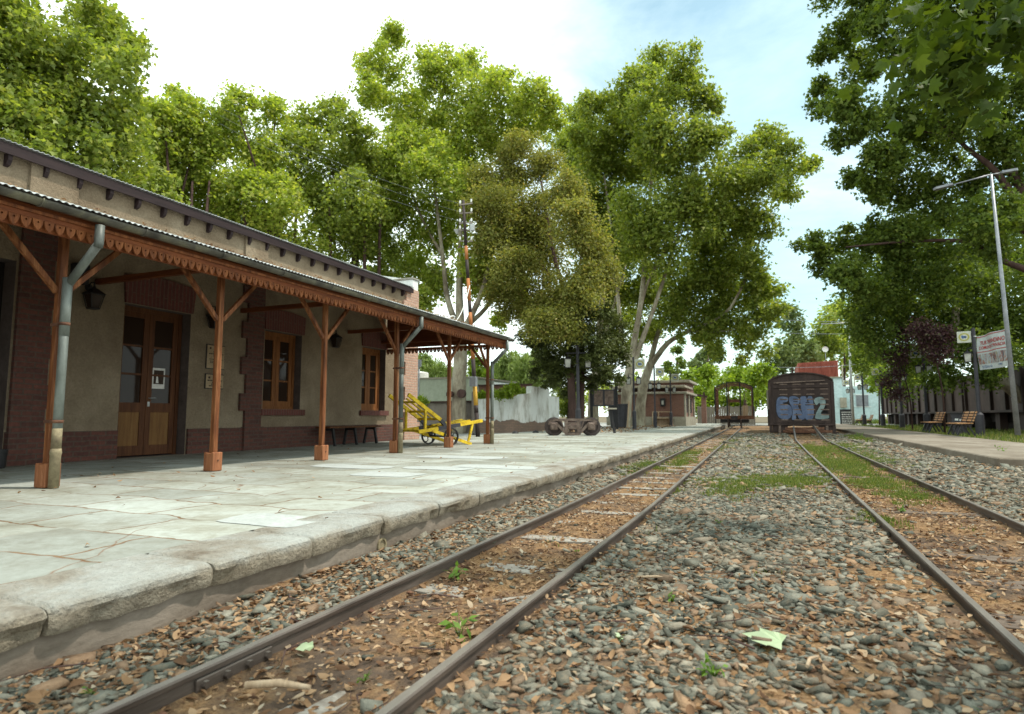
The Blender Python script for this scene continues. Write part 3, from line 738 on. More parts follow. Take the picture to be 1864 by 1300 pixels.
def band(n, y0, y1, fx0, fx1, smin, smax, cover=None):
    y = y0 + (y1 - y0) * RNG.random(n); yv = np.maximum(0, y - 6) * 0.018; ye = np.maximum(0, y - 7) * 0.016
    a, b = fx0(y), fx1(y)
    x = a + (b - a) * RNG.random(n)
    s = 1.12 * RNG.uniform(smin, smax, n) * np.where(RNG.random(n) < 0.07, RNG.uniform(1.4, 2.0, n), 1.0)
    keep = RNG.random(n) < .95 * (cover(x, y) if cover else 1)
    return x[keep], y[keep], s[keep]


E1 = lambda y: -2.44 - 0.016 * np.maximum(0, y - 7)
CL = lambda y: -1.435 - 0.018 * np.maximum(0, y - 6)
patchy = lambda x, y: np.clip(0.62 + 0.75 * wig(x * 0.8 + 3, y * 0.55), 0.1, 1)
B = []
for (n, y0, y1, s0, s1) in ((2600, 0.4, 3, 0.008, 0.021), (4600, 3, 8, 0.011, 0.024), (3800, 8, 18, 0.016, 0.030), (1600, 18, 34, 0.026, 0.045)):
    B.append(band(n, y0, y1, E1, lambda y: CL(y) - 0.43, s0, s1, lambda x, y: np.clip(0.8 + 0.5 * wig(x, y * 0.7), 0.3, 1)))
for (n, y0, y1, s0, s1) in ((9500, 0.5, 3.2, 0.007, 0.0205), (15000, 3.2, 8, 0.011, 0.024), (13000, 8, 18, 0.017, 0.031), (5600, 18, 34, 0.028, 0.048)):
    B.append(band(n, y0, y1, lambda y: CL(y) + 0.43, lambda y: 0.78 + 0 * y, s0, s1, patchy))
for (n, y0, y1, s0, s1) in ((9000, 4.5, 10, 0.011, 0.025), (8500, 10, 20, 0.019, 0.034), (2300, 20, 34, 0.027, 0.048)):
    B.append(band(n, y0, y1, lambda y: 1.9 + 0 * y, lambda y: 3.62 + 0.9 * (y < 13.1), s0, s1, lambda x, y: np.clip(0.85 + 0.4 * wig(x, y * 0.6), 0.2, 1)))
for (n, y0, y1) in ((150, 0.8, 4), (260, 4, 14)):
    B.append(band(n, y0, y1, lambda y: CL(y) - 0.33, lambda y: CL(y) + 0.33, 0.005, 0.017))
    B.append(band(n, y0 + 1.5, y1 + 2, lambda y: 0.9 + 0 * y, lambda y: 1.75 + 0 * y, 0.005, 0.019))
X = np.concatenate([b[0] for b in B]); Y = np.concatenate([b[1] for b in B]); S = np.concatenate([b[2] for b in B])
scatter_stones('ballast_gravel', X, Y, S, S * RNG.uniform(-0.1, 0.5, len(S)))

# ------------------------------------------------------------------ fallen dry leaves
def leaf_cards(C, size, tilt, curl, mat, name, asp=0.55, parent=None):
    """curled leaf blades: 3 x 2 strip of quads each"""
    n = len(C)
    u = np.array([-1, 0, 1.0]); v = np.array([0, 0.35, 0.7, 1.0]); wv = np.array([0.25, 1.0, 0.75, 0.08])
    P = np.zeros((n, 4, 3, 3))
    cu = RNG.uniform(-curl, curl, n); cv = RNG.uniform(-curl, curl, n)
    for i in range(4):
        for j in range(3):
            P[:, i, j, 0] = u[j] * wv[i] * asp * 0.5; P[:, i, j, 1] = v[i] - 0.5
            P[:, i, j, 2] = cu * (u[j] ** 2) * wv[i] * 0.5 + cv * ((v[i] - 0.5) ** 2)
    P *= size[:, None, None, None]
    m = rotz(RNG.uniform(0, 6.28, n)) @ tiltm(RNG.normal(0, tilt, n), RNG.normal(0, tilt, n))
    P = np.einsum('nij,nabj->nabi', m, P) + C[:, None, None, :]
    ii = np.arange(12).reshape(4, 3)
    q = np.stack([ii[:-1, :-1], ii[:-1, 1:], ii[1:, 1:], ii[1:, :-1]], -1).reshape(-1, 4)
    fc = (q[None] + (np.arange(n) * 12)[:, None, None]).reshape(-1, 4)
    return np_obj(name, P.reshape(-1, 3), [fc], mat, parent, smooth=True)


LX = []; LY = []; LS = []
for (n, y0, y1, x0, x1, s0, s1) in ((2600, 0.5, 3.5, -2.42, 1.2, 0.012, 0.06), (6000, 3, 9, -2.4, 4.2, 0.016, 0.06), (4200, 9, 20, -2.5, 4.2, 0.03, 0.08), (1500, 20, 34, -2.7, 3.6, 0.04, 0.09), (900, 0.5, 8, -2.46, -1.9, 0.02, 0.06), (700, 0.6, 6, -1.85, -1.0, 0.015, 0.05), (900, 2, 9, 0.8, 1.9, 0.02, 0.06)):
    LX.append(RNG.uniform(x0, x1, n)); LY.append(RNG.uniform(y0, y1, n)); LS.append(RNG.uniform(s0, s1, n))
for (n, y0, y1, x0, x1, s0, s1) in ((2600, 0.6, 6, -2.46, -1.86, 0.012, 0.045), (2400, 0.5, 7, -1.8, -1.08, 0.010, 0.035), (1500, 0.6, 4, -0.9, .75, .012, .04), (1600, 3.5, 10, .9, 1.8, .012, .045)):
    LX.append(RNG.uniform(x0, x1, n)); LY.append(RNG.uniform(y0, y1, n)); LS.append(RNG.uniform(s0, s1, n))
LX = np.concatenate(LX); LY = np.concatenate(LY); LS = np.concatenate(LS)
LX = np.maximum(LX, E1(LY) + 0.03)
C = np.stack([LX, LY, bedz(LX, LY) + RNG.uniform(0.002, 0.022, len(LX))], -1)
tag(leaf_cards(C, LS, 0.28, 0.5, 'dryleaf', 'fallen_leaves'), 'brown curled dry leaves littering the ballast and track dirt', 'leaves', kind='stuff')
n = 900; lx = RNG.uniform(-9, -5.4, n); ly = RNG.uniform(24, 42, n); keep = lx < -5.0 - 0.06 * (ly - 24) * 0 - 0.25; lx, ly = lx[keep], ly[keep]
n = 260; ax = RNG.uniform(-9.3, -2.6, n); ay = RNG.uniform(2, 20, n)
C = np.concatenate([np.stack([lx, ly, PZ + RNG.uniform(0.005, 0.06, len(lx))], -1), np.stack([ax, ay, np.full(n, PZ + 0.012)], -1)])
tag(leaf_cards(C, np.concatenate([RNG.uniform(0.06, 0.16, len(lx)), RNG.uniform(0.02, 0.055, n)]), 0.3, 0.5, 'dryleaf', 'leaf_litter'), 'brown leaf litter lying on the station platform', 'leaves', kind='stuff')
# crumbs of dead leaf and bark: small tan flakes
n = 30000; x = RNG.uniform(-2.42, 2.2, n); y = 0.6 + 9 * RNG.random(n) ** 1.3
keep = RNG.random(n) < np.clip(0.5 + 0.9 * wig(x * 1.1 + 1, y * 0.9), 0.06, 1); x, y = x[keep], y[keep]
C = np.stack([x, y, bedz(x, y) + RNG.uniform(0.001, 0.014, len(x))], -1)
tag(leaf_cards(C, RNG.uniform(0.006, 0.018, len(x)), 0.5, 0.6, 'dryleaf', 'bark_crumbs', 0.4), 'tan crumbs of bark and dead leaf between the stones', 'litter', kind='stuff')

# twigs
tw = MB(); rnd = random.Random(3)
for _ in range(150):
    y = 0.8 + 9 * rnd.random() ** 1.4; x = rnd.uniform(-2.35, 2.0); a = rnd.uniform(0, 6.28); L = rnd.uniform(0.06, 0.3)
    z = float(bedz(x, y)) + rnd.uniform(0.012, 0.035); r = rnd.uniform(0.0015, 0.005)
    p = [(x, y, z), (x + math.cos(a) * L * .5, y + math.sin(a) * L * .5, z + rnd.uniform(0, .012)), (x + math.cos(a + .3) * L, y + math.sin(a + .3) * L, z + rnd.uniform(-.005, .01))]
    tw.tube(p, [r, r * .8, r * .4], 5)
tag(tw.build('twig_litter', 'bark_dark'), 'thin brown twigs strewn over the ballast', 'twigs', kind='stuff')

# ------------------------------------------------------------------ grass
def grass(name, X, Y, Z, H, label, mat='grassblade', lean=0.35, wid=0.035):
    n = len(X); a = RNG.uniform(0, 6.28, n); ln = RNG.normal(0, lean, n) * H; la = RNG.uniform(0, 6.28, n)
    w = H * wid * RNG.uniform(0.7, 1.4, n) + 0.0015
    P = np.zeros((n, 5, 3)); dx = np.cos(a) * w; dy = np.sin(a) * w; ox = np.cos(la) * ln; oy = np.sin(la) * ln
    for i, (s_, t) in enumerate(((-1, 0), (1, 0), (0.8, 0.55), (-0.8, 0.55), (0, 1))):
        P[:, i, 0] = X + dx * s_ + ox * t * t; P[:, i, 1] = Y + dy * s_ + oy * t * t; P[:, i, 2] = Z + H * t * (1 - 0.2 * abs(t))
    b = (np.arange(n) * 5)[:, None]
    return tag(np_obj(name, P.reshape(-1, 3), [b + np.array([[0, 1, 2, 3]]), b + np.array([[3, 2, 4]])], mat), label, 'grass', kind='stuff')


GX = []; GY = []; GH = []
def gpatch(n, cx, cy, rx, ry, h0, h1):
    if n > 60: n = int(n * 1.7)
    k = max(3, n // 45); ks = RNG.normal(0, 0.42, (k, 2)); sz = RNG.uniform(.02, .075, k); j = RNG.integers(0, k, n)
    GX.append(cx + rx * ks[j, 0] + RNG.normal(0, 1, n) * sz[j]); GY.append(cy + ry * 1.2 * ks[j, 1] + RNG.normal(0, 1, n) * sz[j] * 1.3); GH.append(RNG.uniform(h0, h1, n) * (.5 + 7 * sz[j]))
for (px, py, rx, ry, n, h0, h1) in ((1370, 880, 0.75, 1.3, 4200, 0.03, 0.10), (1450, 875, 0.5, 1.2, 2200, 0.03, 0.10), (1330, 895, 0.4, 0.6, 1400, 0.02, 0.09), (1410, 815, 1.2, 2.5, 3200, 0.03, 0.08), (1330, 815, 0.6, 2.5, 2000, 0.03, 0.08), (1470, 815, 0.3, 2.2, 2400, 0.03, 0.09),
                                     (1550, 850, 0.5, 2.4, 6000, 0.03, 0.09), (1500, 820, 0.4, 3, 4200, 0.03, 0.09), (1600, 880, 0.4, 0.8, 2600, 0.03, 0.08), (1655, 905, 0.3, 0.6, 1500, 0.03, 0.08), (1580, 835, 0.5, 2.0, 3000, 0.03, 0.10), (1540, 815, 0.6, 3, 3500, 0.04, 0.12), (1600, 945, 0.16, 0.25, 700, 0.02, 0.07), (1640, 845, 0.4, 1.2, 900, 0.03, 0.08),
                                     (1175, 850, 0.35, 1.4, 2400, 0.02, 0.09), (1250, 825, 0.3, 2.5, 2400, 0.02, 0.09), (1240, 840, 0.25, 1.4, 1500, 0.02, 0.09), (1330, 805, 0.3, 3, 1800, 0.02, 0.09), (1360, 800, 1.0, 4, 3000, 0.03, 0.09), (1420, 850, .8, 2.5, 2600, .02, .08), (1490, 840, .4, 2.5, 2600, .03, .08), (1285, 880, .5, 1.2, 900, .02, .07), (1560, 800, 0.3, 2.5, 1200, 0.05, 0.2)):
    c = onz(px, py, -0.06); gpatch(n, c.x, c.y, rx, ry, h0, h1)
for _ in range(120):
    y = 1 + 20 * random.random(); x = random.uniform(-2.3, 3.4); gpatch(random.randint(8, 30), x, y, 0.05, 0.05, 0.015, 0.06)
GX = np.concatenate(GX); GY = np.concatenate(GY); GH = np.concatenate(GH)
keep = (GX > E1(GY) + 0.02) & (GX < 3.64)
GX, GY, GH = GX[keep], GY[keep], GH[keep]
grass('track_grass', GX, GY, bedz(GX, GY) - 0.004, GH, 'short green and straw coloured grass growing between the tracks')
n = 26000; x = 6.4 + 6.5 * RNG.random(n); y = 14 + 46 * RNG.random(n) ** 1.2
grass('verge_grass', x, y, np.zeros(n), RNG.uniform(0.08, 0.32, n) * np.clip(0.7 + 0.5 * wig(x, y), 0.2, 1.3), 'unmown green grass behind the benches on the verge')
n = 9000; x = RNG.uniform(9, 40, n); y = RNG.uniform(78, 84, n)
grass('roadside_grass', x, y, np.full(n, -0.1), RNG.uniform(0.3, 0.9, n), 'bright grass strip before the pale blue wall beyond the road')
n = 5000; x = RNG.uniform(-16, -9.6, n); y = RNG.uniform(24, 33, n)

# ------------------------------------------------------------------ station building
WX = -9.6
bld = thing('station_building', 'stuccoed railway station with brick pilasters, dark eaves and wooden doors under the porch', 'building', (WX, 8, PZ))


def wall_holes(y0, y1, z0, z1, holes, x, rdepth):
    m = MB(); ysb = sorted({y0, y1, *[h[0] for h in holes], *[h[1] for h in holes]}); zsb = sorted({z0, z1, *[h[2] for h in holes], *[h[3] for h in holes]})
    for a, b in zip(ysb, ysb[1:]):
        for c, d in zip(zsb, zsb[1:]):
            if any(h[0] <= a and b <= h[1] and h[2] <= c and d <= h[3] for h in holes): continue
            m.add([(x, a, c), (x, b, c), (x, b, d), (x, a, d)], [(0, 1, 2, 3)])
    return m


DOOR = (6.72, 7.97, PZ, 2.68); WIN1 = (9.76, 10.86, 0.99, 2.64); WIN2 = (13.1, 14.15, 0.99, 2.64); DK = (3.9, 5.13, PZ, 3.0)
HOLES = [DOOR, WIN1, WIN2, DK]
wall_holes(-6, 15.72, PZ - 0.05, 4.60, HOLES, WX, 0.3).build('front_wall', 'stucco', bld, True)
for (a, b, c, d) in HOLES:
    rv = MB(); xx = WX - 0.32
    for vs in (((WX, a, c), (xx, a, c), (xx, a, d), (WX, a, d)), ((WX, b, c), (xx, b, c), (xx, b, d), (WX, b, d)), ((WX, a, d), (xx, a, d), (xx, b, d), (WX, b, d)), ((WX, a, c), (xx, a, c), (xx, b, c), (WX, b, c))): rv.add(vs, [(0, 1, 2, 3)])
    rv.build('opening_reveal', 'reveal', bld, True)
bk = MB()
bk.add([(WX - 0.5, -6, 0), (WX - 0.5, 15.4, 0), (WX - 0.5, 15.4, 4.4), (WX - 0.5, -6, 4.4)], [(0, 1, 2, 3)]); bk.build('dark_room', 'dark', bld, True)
sw = MB(); sw.add([(WX, 15.72, PZ - .2), (-17, 15.72, PZ - .2), (-17, 15.72, 4.9), (WX, 15.72, 4.9)], [(0, 1, 2, 3)])
sw.add([(WX, -6, PZ - .2), (-17, -6, PZ - .2), (-17, -6, 5), (WX, -6, 5)], [(0, 1, 2, 3)]); sw.add([(-17, -6, PZ - .2), (-17, 15.72, PZ - .2), (-17, 15.72, 5), (-17, -6, 5)], [(0, 1, 2, 3)])
sw.build('side_wall', 'stucco', bld, True)
# plinth, in runs between the openings
pl = MB()
for a, b in ((-6, 3.88), (5.62, 6.70), (7.99, 9.22), (9.72, 14.98)): pl.box(WX + 0.002, WX + 0.05, a, b, PZ - 0.05, 0.62)
pl.build('brick_plinth', 'brick', bld, True)


def quoin(y0, y1, z0, z1, teeth, out, mat, name):
    m = MB(); m.box(WX + 0.003, WX + out, y0, y1, z0, z1)
    z = z0 + 0.32; k = 0
    while z < z1 - 0.3:
        if k % 2 == 0:
            if 'l' in teeth: m.box(WX + 0.003, WX + out, y0 - 0.13, y0 - 0.001, z, z + 0.34)
            if 'r' in teeth: m.box(WX + 0.003, WX + out, y1 + 0.001, y1 + 0.13, z, z + 0.34)
        z += 0.36; k += 1
    return m.build(name, mat, bld, True)


quoin(5.16, 5.6, 0.63, 3.5, 'r', 0.06, 'brick', 'brick_pilaster'); quoin(9.26, 9.68, 0.63, 3.5, 'l', 0.06, 'brick', 'brick_pilaster')
quoin(15.06, 15.74, 0.63, 4.56, 'l', 0.06, 'pier_brick', 'corner_pier')
pp = MB(); pp.box(WX + .001, WX + 0.10, 5.14, 5.62, PZ - .05, 0.63); pp.build('pilaster_foot', 'brick', bld, True); pp = MB(); pp.box(WX + .001, WX + 0.10, 9.22, 9.72, PZ - .05, 0.63); pp.build('pilaster_foot', 'brick', bld, True)
pp = MB(); pp.box(WX + .001, WX + 0.11, 14.98, 15.8, PZ - .05, 0.66); pp.build('pier_foot', 'pier_brick', bld, True)
up = MB(); up.box(WX + 0.002, WX + 0.05, 5.2, 5.86, 3.52, 4.46); up.build('upper_pilaster', 'stucco', bld, True); up = MB(); up.box(WX + 0.002, WX + 0.05, 9.12, 9.72, 3.52, 4.46); up.build('upper_pilaster', 'stucco', bld, True)
# lintels: flared soldier-course bricks, slightly arched on top
def lintel(a, b, z0, z1):
    m = MB(); n = 10; top = []
    fl = 0.07
    for i in range(n + 1):
        t = i / n; top.append((a - fl + (b - a + 2 * fl) * t, z1 - 0.02 + 0.06 * math.sin(math.pi * t)))
    poly = [(a - 0.03, z0), (b + 0.03, z0)] + list(reversed(top))
    m.prism(poly, lambda u, v, w: (WX + 0.002 + w, u, v), 0.045)
    m.build('brick_lintel', 'lintel', bld, True)
lintel(6.74, 7.95, 2.69, 3.16); lintel(9.76, 10.86, 2.65, 3.06); lintel(13.1, 14.15, 2.65, 3.06)
for a, b in ((9.76, 10.86), (13.1, 14.15)):
    MB().box(WX - 0.2, WX + 0.07, a - 0.08, b + 0.1, 0.86, 0.985).build('brick_sill', 'lintel', bld, True)


def casement(y0, y1, z0, z1, x, name, leaves, mat, low=0.0, panel=False):
    """outer frame + two leaves with glazing bars; panes and panels are pieces of their leaf"""
    fr = MB(); t = 0.06
    fr.box(x - 0.05, x + 0.05, y0, y0 + t, z0, z1); fr.box(x - 0.05, x + 0.05, y1 - t, y1, z0, z1); fr.box(x - 0.05, x + 0.05, y0 + t, y1 - t, z1 - t * 1.3, z1)
    if not panel: fr.box(x - 0.05, x + 0.05, y0 + t, y1 - t, z0, z0 + t)
    f = fr.build(name, mat, bld, True)
    zb = z0 + (0.02 if panel else t); zt = z1 - t * 1.3
    ym = (y0 + y1) / 2
    for a, b in ((y0 + t, ym - 0.004), (ym + 0.004, y1 - t)):
        s = 0.095; L = MB(); xx = x + 0.012
        L.box(xx - 0.02, xx + 0.02, a, a + s, zb, zt); L.box(xx - 0.02, xx + 0.02, b - s, b, zb, zt)
        L.box(xx - 0.02, xx + 0.02, a + s, b - s, zt - s, zt); L.box(xx - 0.02, xx + 0.02, a + s, b - s, zb, zb + s * (1.7 if panel else 1.2))
        g0 = zb + s * 1.2
        if panel:
            g0 = zb + low + 0.16; L.box(xx - 0.02, xx + 0.02, a + s, b - s, zb + low, g0)
        for k in (1, 2):
            zz = g0 + (zt - s - g0) * k / 3; L.box(xx - 0.014, xx + 0.014, a + s, b - s, zz - 0.016, zz + 0.016)
        lf = L.build('leaf', mat, f)
        lf.location = (0, 0, 0)
        for v in lf.data.vertices: v.co -= wloc(f)
        pn = MB(); pn.add([(xx - 0.004, a + s - .005, g0 - .005), (xx - 0.004, b - s + .005, g0 - .005), (xx - 0.004, b - s + .005, zt - s + .005), (xx - 0.004, a + s - .005, zt - s + .005)], [(0, 1, 2, 3)])
        o = pn.build('pane', 'glass', f, True)
        if panel:
            q = MB(); q.cbox(xx - 0.012, xx + 0.010, a + s - .004, b - s + .004, zb + s * 1.7 - .004, zb + low + .004, 0.008); q.build('door_panel', 'panel', f, True)
    if panel:
        h = MB(); h.tube([(x + 0.03, ym + 0.05, z0 + 0.98), (x + 0.075, ym + 0.05, z0 + 0.98)], 0.008, 8); h.tube([(x + 0.075, ym + 0.045, z0 + 0.98), (x + 0.075, ym + 0.16, z0 + 0.985)], 0.008, 8)
        h.box(x + 0.032, x + 0.04, ym + 0.03, ym + 0.07, z0 + 0.84, z0 + 0.92); h.build('handle', 'zinc', f, True)
    return f


casement(DOOR[0], DOOR[1] - 0.02, DOOR[2], DOOR[3], WX - 0.24, 'double_door', 2, 'door', 0.72, True)
casement(WIN1[0], WIN1[1] - 0.02, WIN1[2], WIN1[3], WX - 0.22, 'window', 2, 'window'); casement(WIN2[0], WIN2[1] - 0.02, WIN2[2], WIN2[3], WX - 0.22, 'window', 2, 'window')
dd = MB(); dd.cbox(WX - 0.3, WX - 0.26, DK[0], DK[1], DK[2], DK[3], 0.01)
for k in range(7): dd.cbox(WX - 0.262, WX - 0.25, DK[0] + 0.17 * k + .01, DK[0] + 0.17 * k + .16, DK[2] + .02, DK[3] - .02, 0.004)
dd.build('plank_door', 'dark', bld, True)
# roof
def corr_sheet(x0, z0, x1, z1, y0, y1, pitch, amp, th):
    m = MB(); n = int((y1 - y0) / pitch * 6); vs = []
    for i in range(n + 1):
        y = y0 + (y1 - y0) * i / n; w = amp * math.cos(2 * math.pi * (y - y0) / pitch)
        vs += [(x0, y, z0 + w), (x1, y, z1 + w), (x0, y, z0 + w - th), (x1, y, z1 + w - th)]
    fs = []
    for i in range(n):
        a = 4 * i; b = a + 4
        fs += [(a, b, b + 1, a + 1), (a + 2, a + 3, b + 3, b + 2), (a, a + 2, b + 2, b), (a + 1, b + 1, b + 3, a + 3)]
    return m.add(vs, fs)
corr_sheet(WX + 0.16, 4.595, -17, 5.4, -6, 15.3, 0.07, 0.008, 0.006).build('roof', 'zinc', bld, True)
MB().box(WX + 0.11, WX + 0.135, -6, 15.32, 4.42, 4.565).build('fascia_board', 'fascia', bld, True)
y = -1.3; k = 0
while y < 15.2:
    m = MB(); m.prism([(WX + 0.001, 4.27), (WX + 0.001, 4.44), (WX + 0.107, 4.44), (WX + 0.107, 4.36), (WX + 0.07, 4.29)], lambda u, v, w, y=y: (u, y + w, v), 0.055)
    m.build('rafter_tail', 'fascia', bld, True); y += 0.475
par = MB(); par.prism([(WX + 0.03, 4.57), (WX + 0.03, 4.86), (-13, 5.55), (-13, 5.2)], lambda u, v, w: (u, 15.44 + w, v), 0.29)
par.build('gable_parapet', 'white', bld, True)
cp = MB(); cp.cbox(WX - 0.9, WX + 0.06, 15.40, 15.77, 4.87, 4.93, 0.01); cp.build('parapet_coping', 'concrete', bld, True)

# things on the facade
def lantern_root(label, loc, grp):
    o = thing('wall_lantern', label, 'lantern', loc, 0, grp)
    m = MB(); m.lathe([(0, 0), (0.055, 0), (0.06, 0.015), (0.0, 0.02)], (0.0, 0, 0.12), 10, 'x'); m.tube([(0.01, 0, 0.12), (0.07, 0, 0.19), (0.14, 0, 0.18), (0.15, 0, 0.13)], 0.009, 8); m.build('bracket', 'black', o)
    c = MB()
    def ring(z, r): return [(0.15 + r * sx, r * sy, z) for sx, sy in ((1, 1), (-1, 1), (-1, -1), (1, -1))]
    a, b = ring(-0.22, 0.06), ring(0.0, 0.10)
    for i in range(4): c.beam(a[i], b[i], 0.012, 0.012); c.beam(a[i], a[(i + 1) % 4], 0.014, 0.014); c.beam(b[i], b[(i + 1) % 4], 0.02, 0.02)
    e = ring(0.0, 0.118); f = ring(0.09, 0.03)
    c.add(e + f, [(0, 1, 5, 4), (1, 2, 6, 5), (2, 3, 7, 6), (3, 0, 4, 7), (3, 2, 1, 0), (4, 5, 6, 7)])
    c.lathe([(0.0, 0.09), (0.03, 0.09), (0.02, 0.12), (0.012, 0.13), (0.016, 0.15), (0.0, 0.19)], (0.15, 0, 0), 10); c.box(0.09, 0.21, -0.06, 0.06, -0.232, -0.22)
    c.build('cage', 'black', o)
    g = MB(); a, b = ring(-0.215, 0.052), ring(-0.005, 0.09); g.add(a + b, [(0, 1, 5, 4), (1, 2, 6, 5), (2, 3, 7, 6), (3, 0, 4, 7)]); g.build('pane', 'glass', o)
    b = MB(); b.lathe([(0.0, -0.16), (0.012, -0.16), (0.03, -0.10), (0.022, -0.06), (0.012, -0.04), (0, -0.04)], (0.15, 0, 0), 10); b.build('bulb', 'lantern_glass', o)
    return o
WL = lantern_root('black wall lantern between the downpipe post and the double door', (WX, 6.12, 2.70), 'wall lanterns')
for (y, lab) in ((8.36, 'black wall lantern above the bronze plaques'), (11.85, 'black wall lantern between the two casement windows')):
    o = copy_tree(WL); o.location = (WX, y, 2.70); o['label'] = lab
sp = thing('loudspeaker', 'small black loudspeaker high on the stucco above the first wall lantern', 'loudspeaker', (WX, 5.93, 2.98))
m = MB(); m.cbox(0.02, 0.17, -0.1, 0.1, -0.15, 0.15, 0.012); m.build('cabinet', 'black', sp); m = MB(); m.lathe([(0, 0.17), (0.06, 0.17), (0.065, 0.178), (0.0, 0.172)], (0, 0, -0.03), 16, 'x'); m.build('cone', 'charcoal', sp)

def plaque(z0, z1, lines, label):
    o = thing('plaque', label, 'plaque', (WX, 8.53, z0)); h = z1 - z0
    m = MB(); m.cbox(0.003, 0.022, -0.21, 0.21, 0, h, 0.004); m.build('backing', 'black', o)
    m = MB(); m.cbox(0.0225, 0.028, -0.198, 0.198, 0.015, h - 0.015, 0.002); m.build('plate', 'plaque', o)
    t = MB(); t.lathe([(0, 0.0285), (0.022, 0.0285), (0.022, 0.031), (0, 0.031)], (0, -0.13, h - 0.07), 10, 'x'); rnd = random.Random(int(z0 * 100))
    for (zf, y0, y1, hh) in lines:
        y = y0 * .66; y1 = y1 * .66
        while y < y1:
            w = rnd.uniform(0.014, 0.05); t.box(0.0285, 0.0305, y, min(y + w, y1), h * zf - hh / 2, h * zf + hh / 2); y += w + 0.009
    t.build('lettering', 'ink', o)
plaque(1.72, 2.18, ((0.70, -0.1, 0.2, 0.02), (0.62, -0.24, 0.25, 0.022), (0.54, -0.1, 0.2, 0.018), (0.40, -0.22, 0.25, 0.014), (0.32, -0.2, 0.1, 0.014), (0.26, -0.2, 0.2, 0.014), (0.15, -0.02, 0.22, 0.016), (0.07, 0.04, 0.12, 0.02)), 'tall bronze plaque, upper of the two beside the door')
plaque(1.35, 1.63, ((0.66, -0.06, 0.18, 0.024), (0.56, -0.25, 0.25, 0.024), (0.45, -0.1, 0.2, 0.02), (0.32, -0.12, 0.2, 0.024), (0.2, -0.2, 0.24, 0.022), (0.1, -0.02, 0.16, 0.018)), 'short bronze plaque, lower of the two beside the door')
nt_ = thing('paper_notice', 'white paper notice with a dark photograph taped inside the door glass', 'notice', (WX - 0.222, 7.56, 1.32))
m = MB(); m.box(0, 0.004, -0.12, 0.12, 0, 0.36); m.build('sheet', 'paper', nt_); m = MB(); m.box(0.0045, 0.0055, -0.095, 0.095, 0.08, 0.32); m.build('picture', 'ink', nt_)
m = MB(); m.prism([(-0.05, 0.1), (0.0, 0.1), (-0.015, 0.2), (-0.03, 0.25), (-0.045, 0.2)], lambda u, v, w: (0.006 + w, u, v), 0.001); m.build('figure_patch', 'paper', nt_)
wb = thing('waste_bin', 'black round bin by the dark plank door at the porch end', 'bin', (-9.3, 4.93, PZ))
m = MB(); m.lathe([(0, 0), (0.08, 0), (0.10, 0.22), (0.105, 0.22), (0.105, 0.24), (0.09, 0.24), (0.075, 0.03), (0, 0.03)], (0, 0, 0), 20); m.build('bucket', 'black', wb)

# bench under the porch
pbn = thing('porch_bench', 'dark backless wooden bench against the station wall beneath the lantern', 'bench', (-9.2, 12.15, PZ))
m = MB(); [m.cbox(-0.2 + 0.14 * k, -0.08 + 0.14 * k, -1.0, 1.0, 0.40, 0.44, 0.006) for k in range(3)]; m.build('seat', 'door', pbn)
for yy in (-0.8, 0, 0.8):
    m = MB(); m.beam((-0.18, yy, 0), (-0.1, yy, 0.4), 0.05, 0.05); m.beam((0.2, yy, 0), (0.12, yy, 0.4), 0.05, 0.05); m.beam((-0.12, yy, 0.37), (0.14, yy, 0.37), 0.05, 0.05); m.build('leg', 'black', pbn)

# ------------------------------------------------------------------ platform canopy
can = thing('platform_canopy', 'timber porch canopy with scalloped valance, braced posts and zinc gutter along the station', 'canopy', (-6.4, 5, PZ))
CY0, CY1 = -3.2, 14.15
GZ = 2.705
def rz(x): return GZ + 0.085 + (-5.86 - x) * 0.27
corr_sheet(-5.80, rz(-5.80), WX + 0.004, rz(WX), CY0, CY1, 0.06, 0.008, 0.005).build('roof_sheet', 'zinc', can, True)
m = MB(); m.add([(-5.98, CY0, rz(-5.98) - .04), (-5.98, CY1 - .02, rz(-5.98) - .04), (WX + .01, CY1 - .02, rz(WX) - .04), (WX + .01, CY0, rz(WX) - .04)], [(0, 1, 2, 3)]); m.build('boarded_ceiling', 'beamx', can, True)
# gutter: half round with a bead
m = MB(); prof = [(0.058 * math.cos(t), 0.058 * math.sin(t)) for t in [math.pi + math.pi * i / 9 for i in range(10)]]
prof = prof + [(a * 0.94, b * 0.94 + 0.001) for a, b in reversed(prof)]
vs = []; ysg = [CY0 + (CY1 + 0.08 - CY0) * i / 40 for i in range(41)]
for y in ysg: vs += [(-5.875 + a, y, GZ + 0.05 + b - 0.003 * math.sin(y * 2.1)) for a, b in prof]
n = len(prof); fs = [(i * n + j, i * n + (j + 1) % n, (i + 1) * n + (j + 1) % n, (i + 1) * n + j) for i in range(40) for j in range(n)] + [tuple(range(n)), tuple(40 * n + j for j in reversed(range(n)))]
gut = m.add(vs, fs, True).build('gutter', 'gutter', can, True)
for i in range(18):
    m = MB(); m.tube([(-5.875 + 0.063 * math.cos(t), CY0 + 0.6 + i * 0.98, GZ + 0.05 + 0.063 * math.sin(t)) for t in [math.pi * (1 + k / 8) for k in range(9)]], 0.008, 5)
    m.build('gutter_bracket', 'gutter', gut, True)
